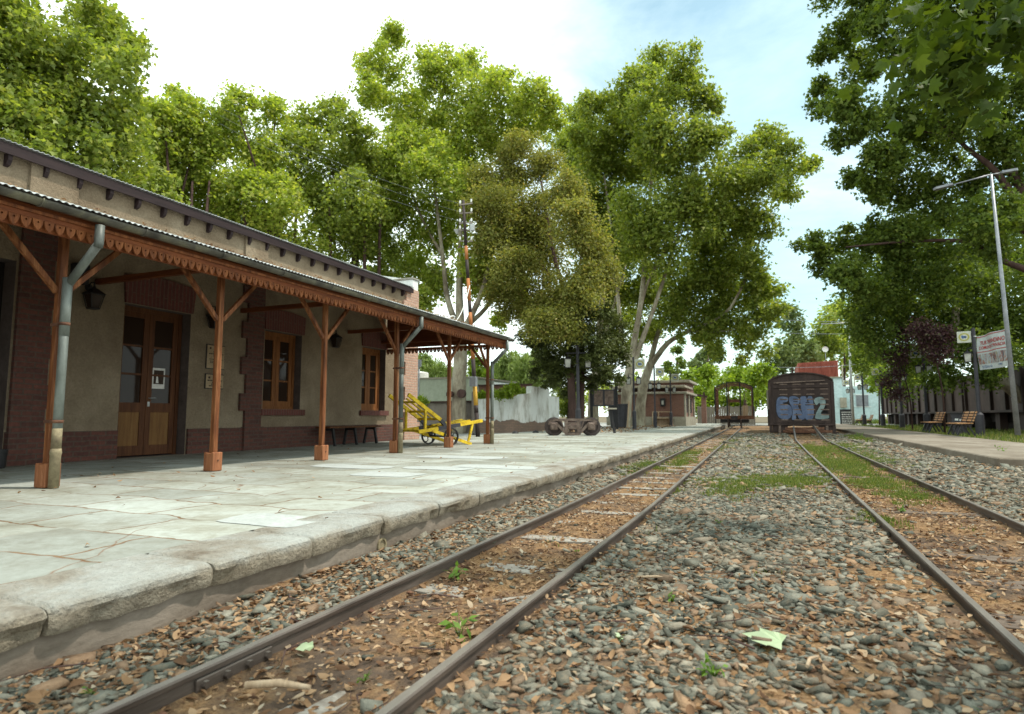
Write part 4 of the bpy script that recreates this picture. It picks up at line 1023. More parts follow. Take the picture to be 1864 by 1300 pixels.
# leaf debris lying in the gutter is part of the litter on it
n = 900; lx = RNG.uniform(-5.93, -5.82, n); ly = np.concatenate([RNG.uniform(4.2, 12, n // 2), RNG.uniform(-1, 13.8, n - n // 2)])
tag(leaf_cards(np.stack([lx, ly, np.full(n, GZ + 0.085) + RNG.uniform(-.01, .035, n)], -1), RNG.uniform(0.02, 0.05, n), 0.5, 0.6, 'dryleaf', 'gutter_leaves'), 'brown dead leaves filling the canopy gutter', 'leaves', kind='stuff')
MB().box(-6.0, -5.965, CY0, CY1, 2.60, 2.71).build('fascia_board', 'beam', can, True)
m = MB(); m.box(-5.963, -5.948, CY0, CY1, 2.645, 2.672); m.build('moulding', 'valance', can, True)


def vboard(m, fn, w, z1, t):
    h, hc, hr = 0.152, z1 - 0.08, 0.013
    for s in (-1, 1):
        poly = [(s * w / 2, z1), (0, z1), (0, hc + hr), (s * hr * .8, hc), (0, hc - hr), (0, z1 - h), (s * w * 0.16, z1 - h + 0.012), (s * w * 0.34, z1 - h + 0.035), (s * w * 0.45, z1 - h + 0.065), (s * w * 0.48, z1 - h + 0.09), (s * w / 2, z1 - h + 0.10)]
        m.prism(poly, fn, t)


val = MB(); y = CY0; rnd = random.Random(9)
while y < CY1 - 0.05:
    o_ = rnd.uniform(-0.003, 0.003); vboard(val, lambda u, v, w, y=y, o_=o_: (-5.985 + o_ + w, y + 0.047 + u, v), 0.09, 2.655, 0.016); y += 0.094
val.build('valance', 'valance', can, True)
MB().box(-6.03, -6.008, CY0, CY1 - .02, 2.508, 2.598).build('valance_backing', 'beam', can, True)
val = MB(); x = -6.0
while x > WX + 0.1:
    vboard(val, lambda u, v, w, x=x: (x - 0.056 + u, CY1 + w, v), 0.105, 2.66, 0.018); x -= 0.112
val.build('end_valance', 'valance', can, True)
m = MB(); m.prism([(-5.99, 2.68), (-5.99, rz(-5.99) - .05), (WX + .05, rz(WX) - .05), (WX + .05, 2.68)], lambda u, v, w: (u, CY1 - 0.03 + w, v), 0.025); m.build('end_boarding', 'beamx', can, True)
MB().box(-6.445, -6.355, CY0, CY1 - 0.05, 2.64, 2.74).build('plate_beam', 'beam', can, True)
for y in (-0.6, 3.3, 6.25, 9.12, 12.5, 13.9):
    m = MB(); m.box(WX + 0.005, -6.72, y - 0.035, y + 0.035, 2.885, 2.97) if y < 13 else m.box(WX + 0.005, -6.45, y - 0.035, y + 0.035, 2.78, 2.86)
    m.build('tie_beam', 'beamx', can, True)
    m = MB(); m.beam((WX + 0.01, y, rz(WX) - 0.1), (-6.0, y, rz(-6.0) - 0.09), 0.05, 0.08); m.build('rafter', 'beamx', can, True)
PY = [1.72, 3.82, 5.73, 7.75, 9.79, 11.87, 13.88]
for i, y in enumerate(PY):
    m = MB(); m.cbox(-6.436, -6.364, y - 0.036, y + 0.036, PZ + 0.02, 2.64, 0.008); post = m.build('post', 'post', can, True)
    m = MB(); m.cbox(-6.364, -6.318, y - 0.072, y + 0.072, PZ, PZ + 0.23, 0.008); m.cbox(-6.482, -6.436, y - 0.072, y + 0.072, PZ, PZ + 0.23, 0.008)
    for s in (-1, 1): m.cbox(-6.436, -6.364, y + s * 0.054 - 0.017, y + s * 0.054 + 0.017, PZ, PZ + 0.22, 0.005)
    m.build('footing_block', 'block', post, True)
    m = MB(); m.lathe([(0, 0), (0.012, 0), (0.012, 0.01), (0, 0.01)], (-6.318, y, PZ + 0.13), 6, 'x'); m.build('bolt', 'rust', post, True)
    for s in (-1, 1):
        if i == len(PY) - 1 and s == 1: continue
        m = MB(); m.beam((-6.4, y + s * 0.036, 2.06), (-6.4, y + s * 0.58, 2.64), 0.046, 0.05); m.build('brace', 'post', can, True)
    if i in (6,):
        m = MB(); m.beam((-6.436, y, 2.04), (-7.05, y, 2.8), 0.046, 0.05); m.build('brace', 'post', can, True)
    if i in (1, 4, 6):
        yo = y - 0.02; px_, pr = -6.27, 0.041
        m = MB(); m.tube([(-5.875, yo + 0.02, GZ - 0.03), (-5.875, yo + 0.02, 2.50), (-5.885, yo + 0.02, 2.46)], [pr] * 3, 16)
        m.tube([(-5.872, yo + 0.02, 2.50), (px_ + 0.0, yo + 0.01, 2.13)], [pr * .97] * 2, 16)
        m.tube([(px_, yo, 2.19), (px_, yo, 1.62)], pr * 1.08, 16); m.tube([(px_, yo, 2.0), (px_, yo, PZ + 0.52)], pr, 16)
        pp_ = m.build('downpipe', 'pipe', can, True)
        m = MB(); m.tube([(px_, yo, PZ), (px_, yo, PZ + 0.30), (px_, yo, PZ + 0.33), (px_, yo, PZ + 0.37)], [pr * 1.1, pr * 1.1, pr * 1.25, pr * 1.08], 16); m.tube([(px_, yo, PZ + 0.37), (px_, yo, PZ + 0.56)], [pr * 1.05] * 2, 16); m.build('pipe_foot', 'pipe_old', pp_, True)
        for zz in (0.78, 1.72):
            m = MB(); m.tube([(px_, yo, zz), (px_, yo, zz + 0.03)], pr * 1.16, 16); m.box(-6.45, px_, y - 0.044, y - 0.039, zz, zz + 0.03); m.box(-6.45, -6.441, y - .039, y + .039, zz, zz + .03)
            m.build('pipe_strap', 'rust', pp_, True)

# loose white wire on the canopy end and cable to the pole
# ------------------------------------------------------------------ luggage barrow
LU = Vector((0.868, 0.497, 0)); LV = Vector((-0.497, 0.868, 0)); a25 = R(35)
UX = LU * math.cos(a25) + LV * math.sin(a25)
org = onz(818.6, 810.6, PZ)
barrow = thing('luggage_barrow', 'yellow wooden station luggage barrow with black spoked wheels behind the porch post', 'luggage cart', org, math.atan2(UX.y, UX.x))
K = 0.00125 * 1.06; W = 0.80
def LZ(X_, Y_): return (X_ - 960) * K / math.cos(a25), (1090 - Y_) * K
def side(w):
    P = lambda X_, Y_: Vector((LZ(X_, Y_)[0], w, LZ(X_, Y_)[1]))
    m = MB(); m.beam(P(420, 845), P(760, 795), 0.05, 0.075); m.build('side_beam', 'yellow', barrow); m = MB(); m.beam(P(1130, 735), P(1560, 665), 0.05, 0.075); m.build('side_beam', 'yellow', barrow)
    m = MB(); m.beam(P(750, 797), P(1140, 734), 0.056, 0.083); m.build('beam_plate', 'charcoal', barrow)
    m = MB(); m.beam(P(250, 225), P(800, 650), 0.05, 0.08); m.build('sloping_rail', 'yellow', barrow)
    m = MB(); m.beam(P(795, 645), P(875, 745), 0.055, 0.085); m.build('rail_shoe', 'charcoal', barrow)
    m = MB(); m.beam(P(535, 450), P(535, 830), 0.045, 0.05); m.build('upright', 'yellow', barrow)
    m = MB(); m.beam(P(660, 830), P(1350, 1085), 0.045, 0.07); m.build('skid', 'yellow', barrow)
    m = MB(); m.beam(P(1380, 700), P(1300, 1030), 0.045, 0.05); m.build('leg', 'yellow', barrow)
side(0.0); side(W)
for (X_, Y_) in ((380, 330), (590, 490), (760, 620)):
    u, z = LZ(X_, Y_); m = MB(); m.beam((u, -0.0, z - .02), (u, W, z - .02), 0.05, 0.05); m.build('cross_bar', 'yellow', barrow)
for k in range(2):
    w = W * (k + 1) / 3; a, b = LZ(330, 285), LZ(800, 650); m = MB(); m.beam((a[0], w, a[1]), (b[0], w, b[1]), 0.05, 0.03); m.build('rack_slat', 'yellow', barrow)
for k in range(3):
    w = W * (k + 1) / 4; a, b = LZ(900, 745), LZ(1420, 660); m = MB(); m.beam((a[0], w, a[1]), (b[0], w, b[1]), 0.06, 0.03); m.build('deck_slat', 'yellow', barrow)
for X_ in (480, 900, 1400):
    u, z = LZ(X_, 845 - (X_ - 420) * 0.158); m = MB(); m.beam((u, 0, z), (u, W, z), 0.05, 0.05); m.build('cross_beam', 'yellow', barrow)
def spoke_wheel(x, w, r, name='wheel'):
    m = MB(); n = 28
    for (ra, rb, t) in ((r * 0.86, r, 0.045), (0.0, r * 0.2, 0.08)):
        m.lathe([(max(ra, 0.001), -t / 2), (rb, -t / 2), (rb, t / 2), (max(ra, 0.001), t / 2)] + ([(ra, -t / 2)] if ra else []), (x, w, r), n, 'y', not ra)
    for i in range(5):
        a = 2 * math.pi * i / 5 + 0.3; pts = []
        for k in range(6):
            t = k / 5; rr = r * (0.15 + 0.74 * t); aa = a + 0.5 * math.sin(t * math.pi) * (1 if i % 1 == 0 else -1)
            pts.append((x + rr * math.cos(aa), w, r + rr * math.sin(aa)))
        m.tube(pts, 0.013, 6)
    return m.build(name, 'black', barrow)
spoke_wheel(0.0, -0.06, 0.2); spoke_wheel(0.0, W + 0.06, 0.2)
for x in (0.0,):
    m = MB(); m.tube([(x, -0.09, 0.2), (x, W + 0.09, 0.2)], 0.02, 8); m.build('axle', 'black', barrow)
    m = MB(); m.beam((x, 0.02, 0.2), (x, 0.02, 0.40), 0.05, 0.1); m.beam((x, W - 0.02, 0.2), (x, W - 0.02, 0.40), 0.05, 0.1); m.build('axle_bracket', 'black', barrow)

# ------------------------------------------------------------------ railway bogie on the platform end
bo = onz(990, 793, PZ); be_ = onz(1098, 793.0, PZ)
bang = math.atan2((be_ - bo).y, (be_ - bo).x); BL = (be_ - bo).length
bog = thing('railway_bogie', 'rusty four wheeled railway bogie standing on the platform paving', 'bogie', bo, bang - R(4))
u1, u2 = BL * 0.17, BL * 0.80; wr = 0.30
for w in (0.0, 1.12):
    m = MB(); zc = 0.33
    out = [(u1 - .17, zc + .02), (u1 - .15, zc + .16), (u1, zc + .23), (u2, zc + .23), (u2 + .15, zc + .16), (u2 + .17, zc + .02), (u2 + .13, zc - .10), (u2 - .13, zc - .02), (BL * .60, 0.03), (BL * .37, 0.03), (u1 + .13, zc - .02), (u1 - .13, zc - .10)]
    def bars(pts, t=0.07):
        for a, b in zip(pts, pts[1:]): m.beam((a[0], w, a[1]), (b[0], w, b[1]), 0.09, t, up=(0, 0, 1))
    bars([(u1 - .16, zc + .04), (u1 - .13, zc + .16), (u1 + .05, zc + .21), (u2 - .05, zc + .21), (u2 + .13, zc + .16), (u2 + .16, zc + .04)], 0.08)
    bars([(u1 + .08, zc + .10), (BL * .38, 0.06), (BL * .59, 0.06), (u2 - .08, zc + .10)], 0.085)
    for uu in (BL * .38, BL * .59): m.beam((uu, w, 0.03), (uu, w, zc + .2), 0.10, 0.11, up=(1, 0, 0))
    m.beam((BL * .38, w, zc + .10), (BL * .59, w, zc + .10), 0.08, 0.035)
    for uu, s in ((BL * .30, 1), (BL * .67, -1)): m.beam((uu, w, zc + .16), (uu + s * .09, w, zc - .1), 0.07, 0.03, up=(1, 0, 0))
    m.build('side_frame', 'bogie', bog)
    for uu in (u1, u2):
        b = MB(); b.cbox(uu - .12, uu + .12, w - .13, w + .08, zc - .13, zc + .12, 0.02)
        b.lathe([(0, -0.16), (0.085, -0.16), (0.1, -0.13), (0.1, -.12), (0, -.12)], (uu, w, zc - .0), 14, 'y'); b.build('axle_box', 'bogie', bog)
for uu in (u1, u2):
    m = MB(); m.tube([(uu, -0.05, wr), (uu, 1.17, wr)], 0.06, 10); m.build('axle', 'wheel', bog)
    for w, s in ((0.2, 1), (0.95, -1)):
        m = MB(); m.lathe([(0.0, -.06 * s), (0.10, -.06 * s), (0.12, -.02 * s), (0.2, .0), (0.235, -.035 * s), (0.285, -.035 * s), (0.29, .04 * s), (0.33, .045 * s), (0.33, .075 * s), (0.23, .07 * s), (0.2, .03 * s), (0.1, .06 * s), (0, .06 * s)], (uu, w, wr), 32, 'y'); m.build('wheel', 'wheel', bog)
m = MB(); m.cbox(BL * .40, BL * .57, -0.03, 1.15, 0.22, 0.36, 0.02); m.lathe([(0, .36), (.16, .36), (.16, .40), (0, .40)], (BL * .485, .56, 0), 16); m.build('bolster', 'bogie', bog)
for i, (px, py, lab) in enumerate(((938, 791.5, 'black half dome bollard on the paving, farther from the bogie'), (975, 790, 'black half dome bollard close beside the bogie wheels'), (1092, 779, 'black half dome bollard behind the bogie, near the notice board'), (865, 794, 'black half dome bollard between the barrow and the last porch post'))):
    p = onz(px, py, 0.12); m = MB(); m.lathe([(0.145 * math.cos(t) + 0.001, 0.15 * math.sin(t)) for t in [math.pi / 2 * k / 8 for k in range(9)]], (0, 0, 0), 20)
    o = m.build('dome_bollard', 'black'); o.location = p; tag(o, lab, 'bollard', 'half dome bollards')

# ------------------------------------------------------------------ lamp posts
def lantern(m_cage, m_glass, c, r=0.135, h=0.36):
    c = Vector(c)
    def ring(z, rr): return [c + Vector((rr * sx, rr * sy, z)) for sx, sy in ((1, 1), (-1, 1), (-1, -1), (1, -1))]
    a, b = ring(-h, r * .8), ring(0, r)
    for i in range(4): m_cage.beam(a[i], b[i], 0.018, 0.018); m_cage.beam(a[i], a[(i + 1) % 4], 0.02, 0.02); m_cage.beam(b[i], b[(i + 1) % 4], 0.026, 0.026)
    e = ring(0.01, r * 1.15); f = ring(0.08, r * .3)
    m_cage.add(e + f, [(0, 1, 5, 4), (1, 2, 6, 5), (2, 3, 7, 6), (3, 0, 4, 7), (3, 2, 1, 0), (4, 5, 6, 7)])
    m_cage.lathe([(0, 0.08), (0.03, 0.08), (0.018, 0.13), (0.026, 0.15), (0, 0.19)], c, 8)
    a, b = ring(-h + .01, r * .7), ring(-.01, r * .9)
    m_glass.add(a + b, [(0, 1, 5, 4), (1, 2, 6, 5), (2, 3, 7, 6), (3, 0, 4, 7), (0, 1, 2, 3)])


def lamp_post(label, loc, H, side, rotz_, grp, sign=True, rs=1.0):
    o = thing('lamp_post', label, 'lamp post', loc, rotz_, grp)
    m = MB(); m.lathe([(a_ * rs, h_) for a_, h_ in ((0, 0), (0.2, 0), (0.2, 0.03), (0.16, 0.05), (0.16, 0.86), (0.12, 0.92), (0.072, 0.95), (0.072, H), (0.078, H + .01), (0, H + .03))], (0, 0, 0), 16); m.build('pole', 'charcoal', o)
    zl = H - 1.02
    for s in (-1, 1):
        a = MB(); a.tube([(0, 0, zl + .12), (s * .12, 0, zl + .2), (s * .24, 0, zl + .2)], 0.014, 6); c = MB(); gl = MB(); lantern(c, gl, (s * .24, 0, zl - .01), .135 * (rs + 1) / 2, .36 * (rs + 1) / 2)
        l = a.build('lantern_arm', 'charcoal', o); c.build('lantern_cage', 'black', l); gl.build('lantern_glass', 'lantern_glass', l)
    if sign:
        x0 = side * 0.08; x1 = side * 0.56; a, b = min(x0, x1), max(x0, x1); z0, z1 = H - .58, H - .1; cx = (a + b) / 2; cz = (z0 + z1) / 2
        m = MB(); m.cbox(a, b, -.03, .03, z0, z1, 0.008); m.beam((0, 0, z1 - .06), (x0 + side * .02, 0, z1 - .06), 0.02, 0.02); m.beam((0, 0, z0 + .06), (x0 + side * .02, 0, z0 + .06), 0.02, 0.02); bx = m.build('sign_box', 'signface', o)
        r = MB(); n = 24
        for i in range(n):
            t0, t1 = 2 * math.pi * i / n, 2 * math.pi * (i + 1) / n
            for yy in (-.0325,): r.add([(cx + .19 * math.cos(t0), yy, cz + .17 * math.sin(t0)), (cx + .19 * math.cos(t1), yy, cz + .17 * math.sin(t1)), (cx + .13 * math.cos(t1), yy, cz + .115 * math.sin(t1)), (cx + .13 * math.cos(t0), yy, cz + .115 * math.sin(t0))], [(0, 1, 2, 3)])
        r.build('emblem_ring', 'olive', bx)
        e = MB(); e.box(cx - .09, cx + .06, -.034, -.032, cz - .03, cz + .05); e.box(cx + .02, cx + .09, -.034, -.032, cz - .03, cz + .02); e.box(cx - .08, cx - .04, -.034, -.032, cz + .05, cz + .075)
        for dx in (-.06, -.02, .04): e.lathe([(0, -.034), (.02, -.034), (.02, -.032), (0, -.032)], (cx + dx, 0, cz - .045), 8, 'y')
        e.build('locomotive_emblem', 'blueink', bx)
    return o


L1 = lamp_post('charcoal lamp post with signs and two lanterns, nearest the brown bins and plane tree trunks', onz(1155, 782.5, PZ), 3.55, 1, R(12), 'lamp posts along the station platform', True, .62)
for px, py, lab in ((1193, 778.6, 'charcoal twin lantern post with sign box, middle one before the brick kiosk'), (1222, 775.8, 'charcoal twin lantern post with sign box at the kiosk corner')):
    o = copy_tree(L1); o.location = onz(px, py, PZ); o['label'] = lab
RL = [(1785, 793.5, 'charcoal lamp post in front of the hanging banner'), (1689, 785.8, 'charcoal lamp post behind the far one of the two near benches'), (1643, 780.8, 'charcoal lamp post before the purple leaved tree'), (1608, 777.2, 'charcoal lamp post at the pair of distant benches'), (1574, 774.6, 'charcoal lamp post against the pale blue wall window'), (1551, 772.2, 'charcoal lamp post farthest along the bench side platform')]
L2 = None
for px, py, lab in RL:
    loc = onz(px, py, 0.03)
    if L2 is None: L2 = lamp_post(lab, loc, 4.45, -1, R(-14), 'lamp posts along the bench side platform')
    else:
        o = copy_tree(L2); o.location = loc; o['label'] = lab
# older lamp with a cross arm and two hanging lanterns
p = onz(1053, 787, PZ); ol = thing('hanging_lamp_post', 'dark lamp post with cross arm and two hanging lanterns behind the bogie', 'lamp post', p, R(20))
m = MB(); m.lathe([(0, 0), (.16, 0), (.13, .08), (.12, .9), (.08, 1.0), (.07, 1.4), (.065, 3.95), (0.03, 4.0), (0, 4.02)], (0, 0, 0), 14); m.build('pole', 'charcoal', ol)
m = MB(); m.tube([(-.5, 0, 3.3), (.5, 0, 3.3)], 0.03, 8); m.build('cross_arm', 'charcoal', ol)
for s in (-1, 1):
    c = MB(); gl = MB(); lantern(c, gl, (s * .42, 0, 3.05)); c.tube([(s * .42, 0, 3.3), (s * .42, 0, 3.2)], 0.012, 6); l = c.build('lantern_cage', 'black', ol); gl.build('lantern_glass', 'lantern_glass', l)

# tall street light poles on the right
def street_light(label, base, top, r0, r1, arms, mat):
    o = thing('street_light', label, 'street light', base); top = Vector(top) - Vector(base)
    m = MB(); m.tube([(0, 0, 0), top * .5, top], [r0, (r0 + r1) / 2, r1], 12); m.build('pole', mat, o)
    for a in arms:
        m = MB(); a = Vector(a); m.tube([top, top + a * .6, top + a], [r1 * .7, r1 * .5, r1 * .5], 8); ar = m.build('arm', mat, o)
        h = MB(); d = a.normalized(); c = top + a; h.prism([(0, -.09), (.5, -.12), (.6, 0), (.5, .12), (0, .09)], lambda u, v, w: tuple(c + Vector((d.x * u - d.y * v, d.y * u + d.x * v, w - .03 + d.z * u))), .08); h.build('lamp_head', mat, ar)
    return o
ba = at(1853, 792, 25.5); tp = at(1804, 318, 25.7)
street_light('tall grey street light pole leaning beside the banner under the trees', ba, tp, 0.085, 0.045, ((-1.05, 0.3, -.1), (0.3, 0.1, .05)), 'steelpole')
ba = Vector(at(1553, 765, 60)); ba.z = -0.1; tp = at(1544, 588, 60)
street_light('slim pale street light with a T arm behind the boxcar', ba, tp, 0.12, 0.08, ((-1.5, 0, .02), (.5, .0, .1)), 'zinc')

# ------------------------------------------------------------------ benches on the right
def slat_bench(label, loc, rz_=0.0):
    o = thing('slatted_bench', label, 'bench', loc, rz_, 'slatted benches along the verge')
    m = MB(); [m.cbox(-.42 + .105 * k, -.335 + .105 * k, -.8, .8, .42 + .004 * k, .455 + .004 * k, .006) for k in range(5)]; m.build('seat', 'benchwood', o)
    m = MB(); [m.beam((.1 + .035 * k, -.8, .56 + .1 * k), (.1 + .035 * k, .8, .56 + .1 * k), .07, .03, up=(-.95, 0, .33)) for k in range(4)]; m.build('backrest', 'benchwood', o)
    for yy in (-.66, 0.0, .66):
        m = MB(); m.beam((-.40, yy, 0), (-.22, yy, .42), .05, .05, up=(0, 1, 0)); m.beam((.14, yy, 0), (-.06, yy, .42), .05, .05, up=(0, 1, 0)); m.beam((.0, yy, .3), (.22, yy, .92), .045, .045, up=(0, 1, 0)); m.beam((-.42, yy, .405), (.08, yy, .405), .04, .04); m.build('leg', 'black', o)
    return o
B1 = slat_bench('slatted wooden bench beside the nearest lamp post, under the banner', (6.0, 26.0, QZ))
b1 = onz(1782, 795, QZ)
B1.location = onz(1757, 792.0, QZ)
for (x, y, lab) in ((*onz(1704, 786.5, QZ)[:2], 'slatted wooden bench with the dark bin at its back'), (8.2, 62.0, 'distant slatted bench, the nearer of the far pair'), (8.0, 66.0, 'distant slatted bench, the farther of the far pair')):
    o = copy_tree(B1); o.location = (x, y, QZ if y < 50 else 0.03); o['label'] = lab
tb = thing('litter_bin', 'dark square litter bin between the two near benches', 'bin', (7.6, 32.2, 0.03))
m = MB(); m.prism([(-.22, 0), (.22, 0), (.3, .9), (-.3, .9)], lambda u, v, w: (u, w - .25, v), .5); m.build('bin_body', 'charcoal', tb)
m = MB(); m.cbox(-.33, .33, -.29, .29, .9, .96, .01); m.build('bin_rim', 'black', tb)
m = MB(); m.box(-.16, -.04, -.256, -.252, .62, .70); m.box(0, .12, -.256, -.252, .60, .68); m.build('label_mark', 'white', tb)
# planter barrel, easel board and brown notice board by the plane trees
p = onz(1126, 779.5, PZ); pt = thing('planter_barrel', 'black tapered planter barrel at the foot of the leaning plane tree', 'planter', p)
m = MB(); m.lathe([(0, 0), (.42, 0), (.56, 1.25), (.6, 1.25), (.6, 1.33), (.52, 1.33), (.5, 1.2), (0, 1.2)], (0, 0, 0), 18); m.build('barrel', 'charcoal', pt)
m = MB(); m.beam((.55, -.3, 0), (.62, -.1, 1.5), .06, .06); m.build('stake', 'pale_wood', pt)
p = onz(1118, 788.5, PZ); ez = thing('easel_stand', 'thin dark easel stand with a pale top board beside the bogie', 'easel', p, R(15))
m = MB(); m.beam((0, 0, 0), (-.16, .1, .95), .05, .04); m.beam((.05, .2, 0), (-.1, .12, .95), .04, .04); m.build('leg', 'black', ez)
m = MB(); m.cbox(-.42, .12, .0, .22, .93, .99, .008); m.build('top_board', 'cream', ez)
p = onz(1100, 782, PZ); nb = thing('notice_board', 'black framed notice board standing between the plane trunks', 'notice board', p, R(10))
for s in (-.62, .62):
    m = MB(); m.cbox(s - .07, s + .07, -.05, .05, 0, 2.25, .008); m.build('post', 'black', nb)
m = MB(); m.cbox(-.55, .55, -.03, .03, 1.15, 2.0, .01); m.build('board', 'charcoal', nb)
m = MB(); [m.box(a, b, -.034, -.031, 1.22, 1.93) for a, b in ((-.48, -.05), (.05, .48))]; m.build('board_panel', 'bogie', nb)
p = onz(1208, 775.5, PZ); cr = thing('open_crate', 'small open brown crate on the paving before the kiosk', 'crate', p)  # an open wooden crate
m = MB(); m.box(-.6, .6, -.3, .3, .0, .08); m.box(-.6, -.48, -.3, .3, .08, .5); m.box(.48, .6, -.3, .3, .08, .5); m.box(-.6, .6, .2, .3, .08, .5); m.box(-.6, .6, -.3, .3, .5, .56); m.build('crate_frame', 'pale_wood', cr)
p = onz(1193, 776.5, PZ); fr = thing('timber_trestle', 'empty pale timber frame leaning by the kiosk wall behind a lamp post', 'frame', p + Vector((0, 2.5, 0)))
for nm_, a, b in (('upright', (-.6, 0, 0), (-.6, .1, .95)), ('upright', (.6, 0, 0), (.6, .1, .95)), ('top_rail', (-.64, .1, .95), (.64, .1, .95)), ('upright', (-.2, 0.05, 0), (-.2, .1, .95))):
    m = MB(); m.beam(a, b, .06, .05); m.build(nm_, 'pale_wood', fr)

# ------------------------------------------------------------------ boxcar with graffiti
CX0, CX1, CYF = 0.06, 3.04, 34.2
car = thing('boxcar', 'dark brown steel boxcar end sprayed with blue graffiti lettering', 'railway wagon', (1.55, CYF, 0)); car.rotation_euler = (0, 0, R(-1.5))
hw = 1.49
roofp = []
for i in range(17):
    t = -1 + 2 * i / 16; x = t * hw * 0.985
    roofp.append((x, 2.66 + 0.34 * (1 - abs(t) ** 2.3) - (0.06 if abs(t) > .98 else 0)))
m = MB(); m.prism([(-hw, 0.42), (hw, 0.42), (hw, 2.5), *reversed(roofp), (-hw, 2.5)], lambda u, v, w: (u, w, v), 9.0); body = m.build('body', 'carbody', car)
m = MB(); rp = [(x * 1.02, z + .03) for x, z in roofp]; m.prism(rp + [(x * .99, z - .06) for x, z in reversed(rp)], lambda u, v, w: (u, -.08 + w, v), 9.16); m.build('roof', 'carbody', car)
m = MB(); m.beam((-1.22, -.05, 2.52), (0, -.06, 2.56), .05, .06); m.beam((0, -.06, 2.56), (1.12, -.05, 2.6), .05, .05); m.build('eave_strip', 'bogie', car)
m = MB()
for x in (-hw + .06, hw - .06): m.cbox(x - .075, x + .075, -.07, .02, 0.0, 2.55, .015)
for x in (-.96, -.49, 0.0, .49, .96): pass
m.build('corner_post', 'carbody', car)
m = MB()
for zz in (.50, 2.26): m.box(-1.25, 1.25, -.05, .0, zz, zz + .07)
for x in (-1.25, -.62, 0.0, .62, 1.22): m.box(x - .025, x + .025, -.011, .0, .58, 2.28)
m.build('end_framing', 'carbody', car)
for r_ in range(8):
    for c_ in range(4):
        zz = .62 + r_ * .255; x = -.95 + c_ * .615
        m = MB(); m.prism([(x, zz), (x + .34, zz), (x + .37, zz + .03), (x + .31, zz + .06), (x + .03, zz + .06), (x - .03, zz + .03)], lambda u, v, w: (u, -w, v), .022)
        m.build('louvre', 'bogie', car)  # paler iron colour stands in for light caught on the louvre edges
m = MB(); m.cbox(-hw, hw, -.1, .1, .36, .46, .02); m.build('headstock', 'carbody', car)
m = MB(); m.cbox(-1.35, -.65, -.02, .25, .0, .36, .02); m.cbox(.75, 1.4, -.02, .25, .0, .36, .02); m.cbox(-.5, 1.62, -.25, -.12, -.04, .08, .02); m.build('underframe', 'carbody', car)
for x in (-1.02, 1.12): MB().cbox(x - .06, x + .06, -.16, -.03, -.02, .36, .01).build('step_iron', 'bogie', car)
m = MB(); m.box(-hw - .12, -hw + .02, 1.0, 1.3, 1.2, 2.2); m.build('side_lamp_bracket', 'cream', car)
m = MB(); m.box(-hw - .12, -hw - .02, 1.5, 1.8, .3, 2.0); m.build('side_ladder', 'carbody', car)
# graffiti: bubble letters G R U 2 as closed sprayed outlines with dark rims
def bubble(poly, mat, name, y, grow=0.0):
    from math import hypot
    m = MB(); cx = sum(p[0] for p in poly) / len(poly); cz = sum(p[1] for p in poly) / len(poly); pts = []
    n = len(poly)
    for i in range(n):   # Catmull-Rom rounding
        p0, p1, p2, p3 = (Vector(poly[(i + k - 1) % n] + (0,)) for k in range(4))
        for t in (0, .25, .5, .75):
            q = 0.5 * ((2 * p1) + (p2 - p0) * t + (2 * p0 - 5 * p1 + 4 * p2 - p3) * t * t + (3 * p1 - p0 - 3 * p2 + p3) * t ** 3)
            d = 0.5 * ((p2 - p0) + 2 * (2 * p0 - 5 * p1 + 4 * p2 - p3) * t + 3 * (3 * p1 - p0 - 3 * p2 + p3) * t * t)
            nn = Vector((d.y, -d.x, 0)); nn = nn.normalized() if nn.length > 1e-6 else nn
            pts.append((q.x + nn.x * grow, q.y + nn.y * grow))
    m.prism(pts, lambda u, v, w: (u, y - w, v), .003); return m.build(name, mat, car)
GP = lambda X_, Y_: ((X_ - 700) / 1115 * 2.98 * .965 + .02, (1185 - Y_) / 1045 * 3.02 * .985 + .0)
def letter(pts, mat):
    pl_ = [GP(*p) for p in pts]
    area = sum(a[0] * b[1] - b[0] * a[1] for a, b in zip(pl_, pl_[1:] + pl_[:1]))
    if area < 0: pl_ = pl_[::-1]
    bubble(pl_, 'blackpaint', 'graffiti_rim', -.0135, .045); bubble(pl_, mat, 'graffiti_letter', -.0175, 0)
letter([(450, 560), (340, 545), (270, 590), (250, 700), (255, 830), (300, 920), (400, 950), (480, 930), (525, 850), (520, 740), (470, 690), (400, 680), (370, 655), (440, 640), (470, 600)], 'bluepaint')
letter([(490, 560), (580, 540), (660, 580), (670, 650), (640, 720), (700, 830), (750, 930), (660, 950), (600, 830), (590, 950), (520, 945), (540, 820), (520, 720), (490, 650)], 'bluepaint')
letter([(690, 560), (780, 548), (800, 590), (830, 548), (895, 560), (910, 700), (912, 850), (880, 940), (800, 965), (740, 900), (700, 800), (685, 680)], 'bluepaint')
letter([(920, 620), (960, 575), (1040, 560), (1110, 600), (1120, 680), (1080, 770), (1030, 850), (1150, 860), (1155, 930), (950, 940), (940, 870), (990, 770), (1030, 700), (1010, 660), (960, 700)], 'tealpaint')
for (a, b, c_, d) in ((555, 585, 640, 600), (560, 625, 635, 640), (775, 650, 850, 662), (330, 600, 430, 608), (760, 690, 860, 702)):
    x0, z0 = GP(a, d); x1, z1 = GP(c_, b); m = MB(); m.box(x0, x1, -.0235, -.0215, z0, z1); m.build('graffiti_stroke', 'blackpaint', car)
x0, z1 = GP(805, 600); x1, z0 = GP(825, 660); m = MB(); m.box(x0, x1, -.0235, -.0215, z0, z1); m.build('graffiti_stroke', 'blackpaint', car)
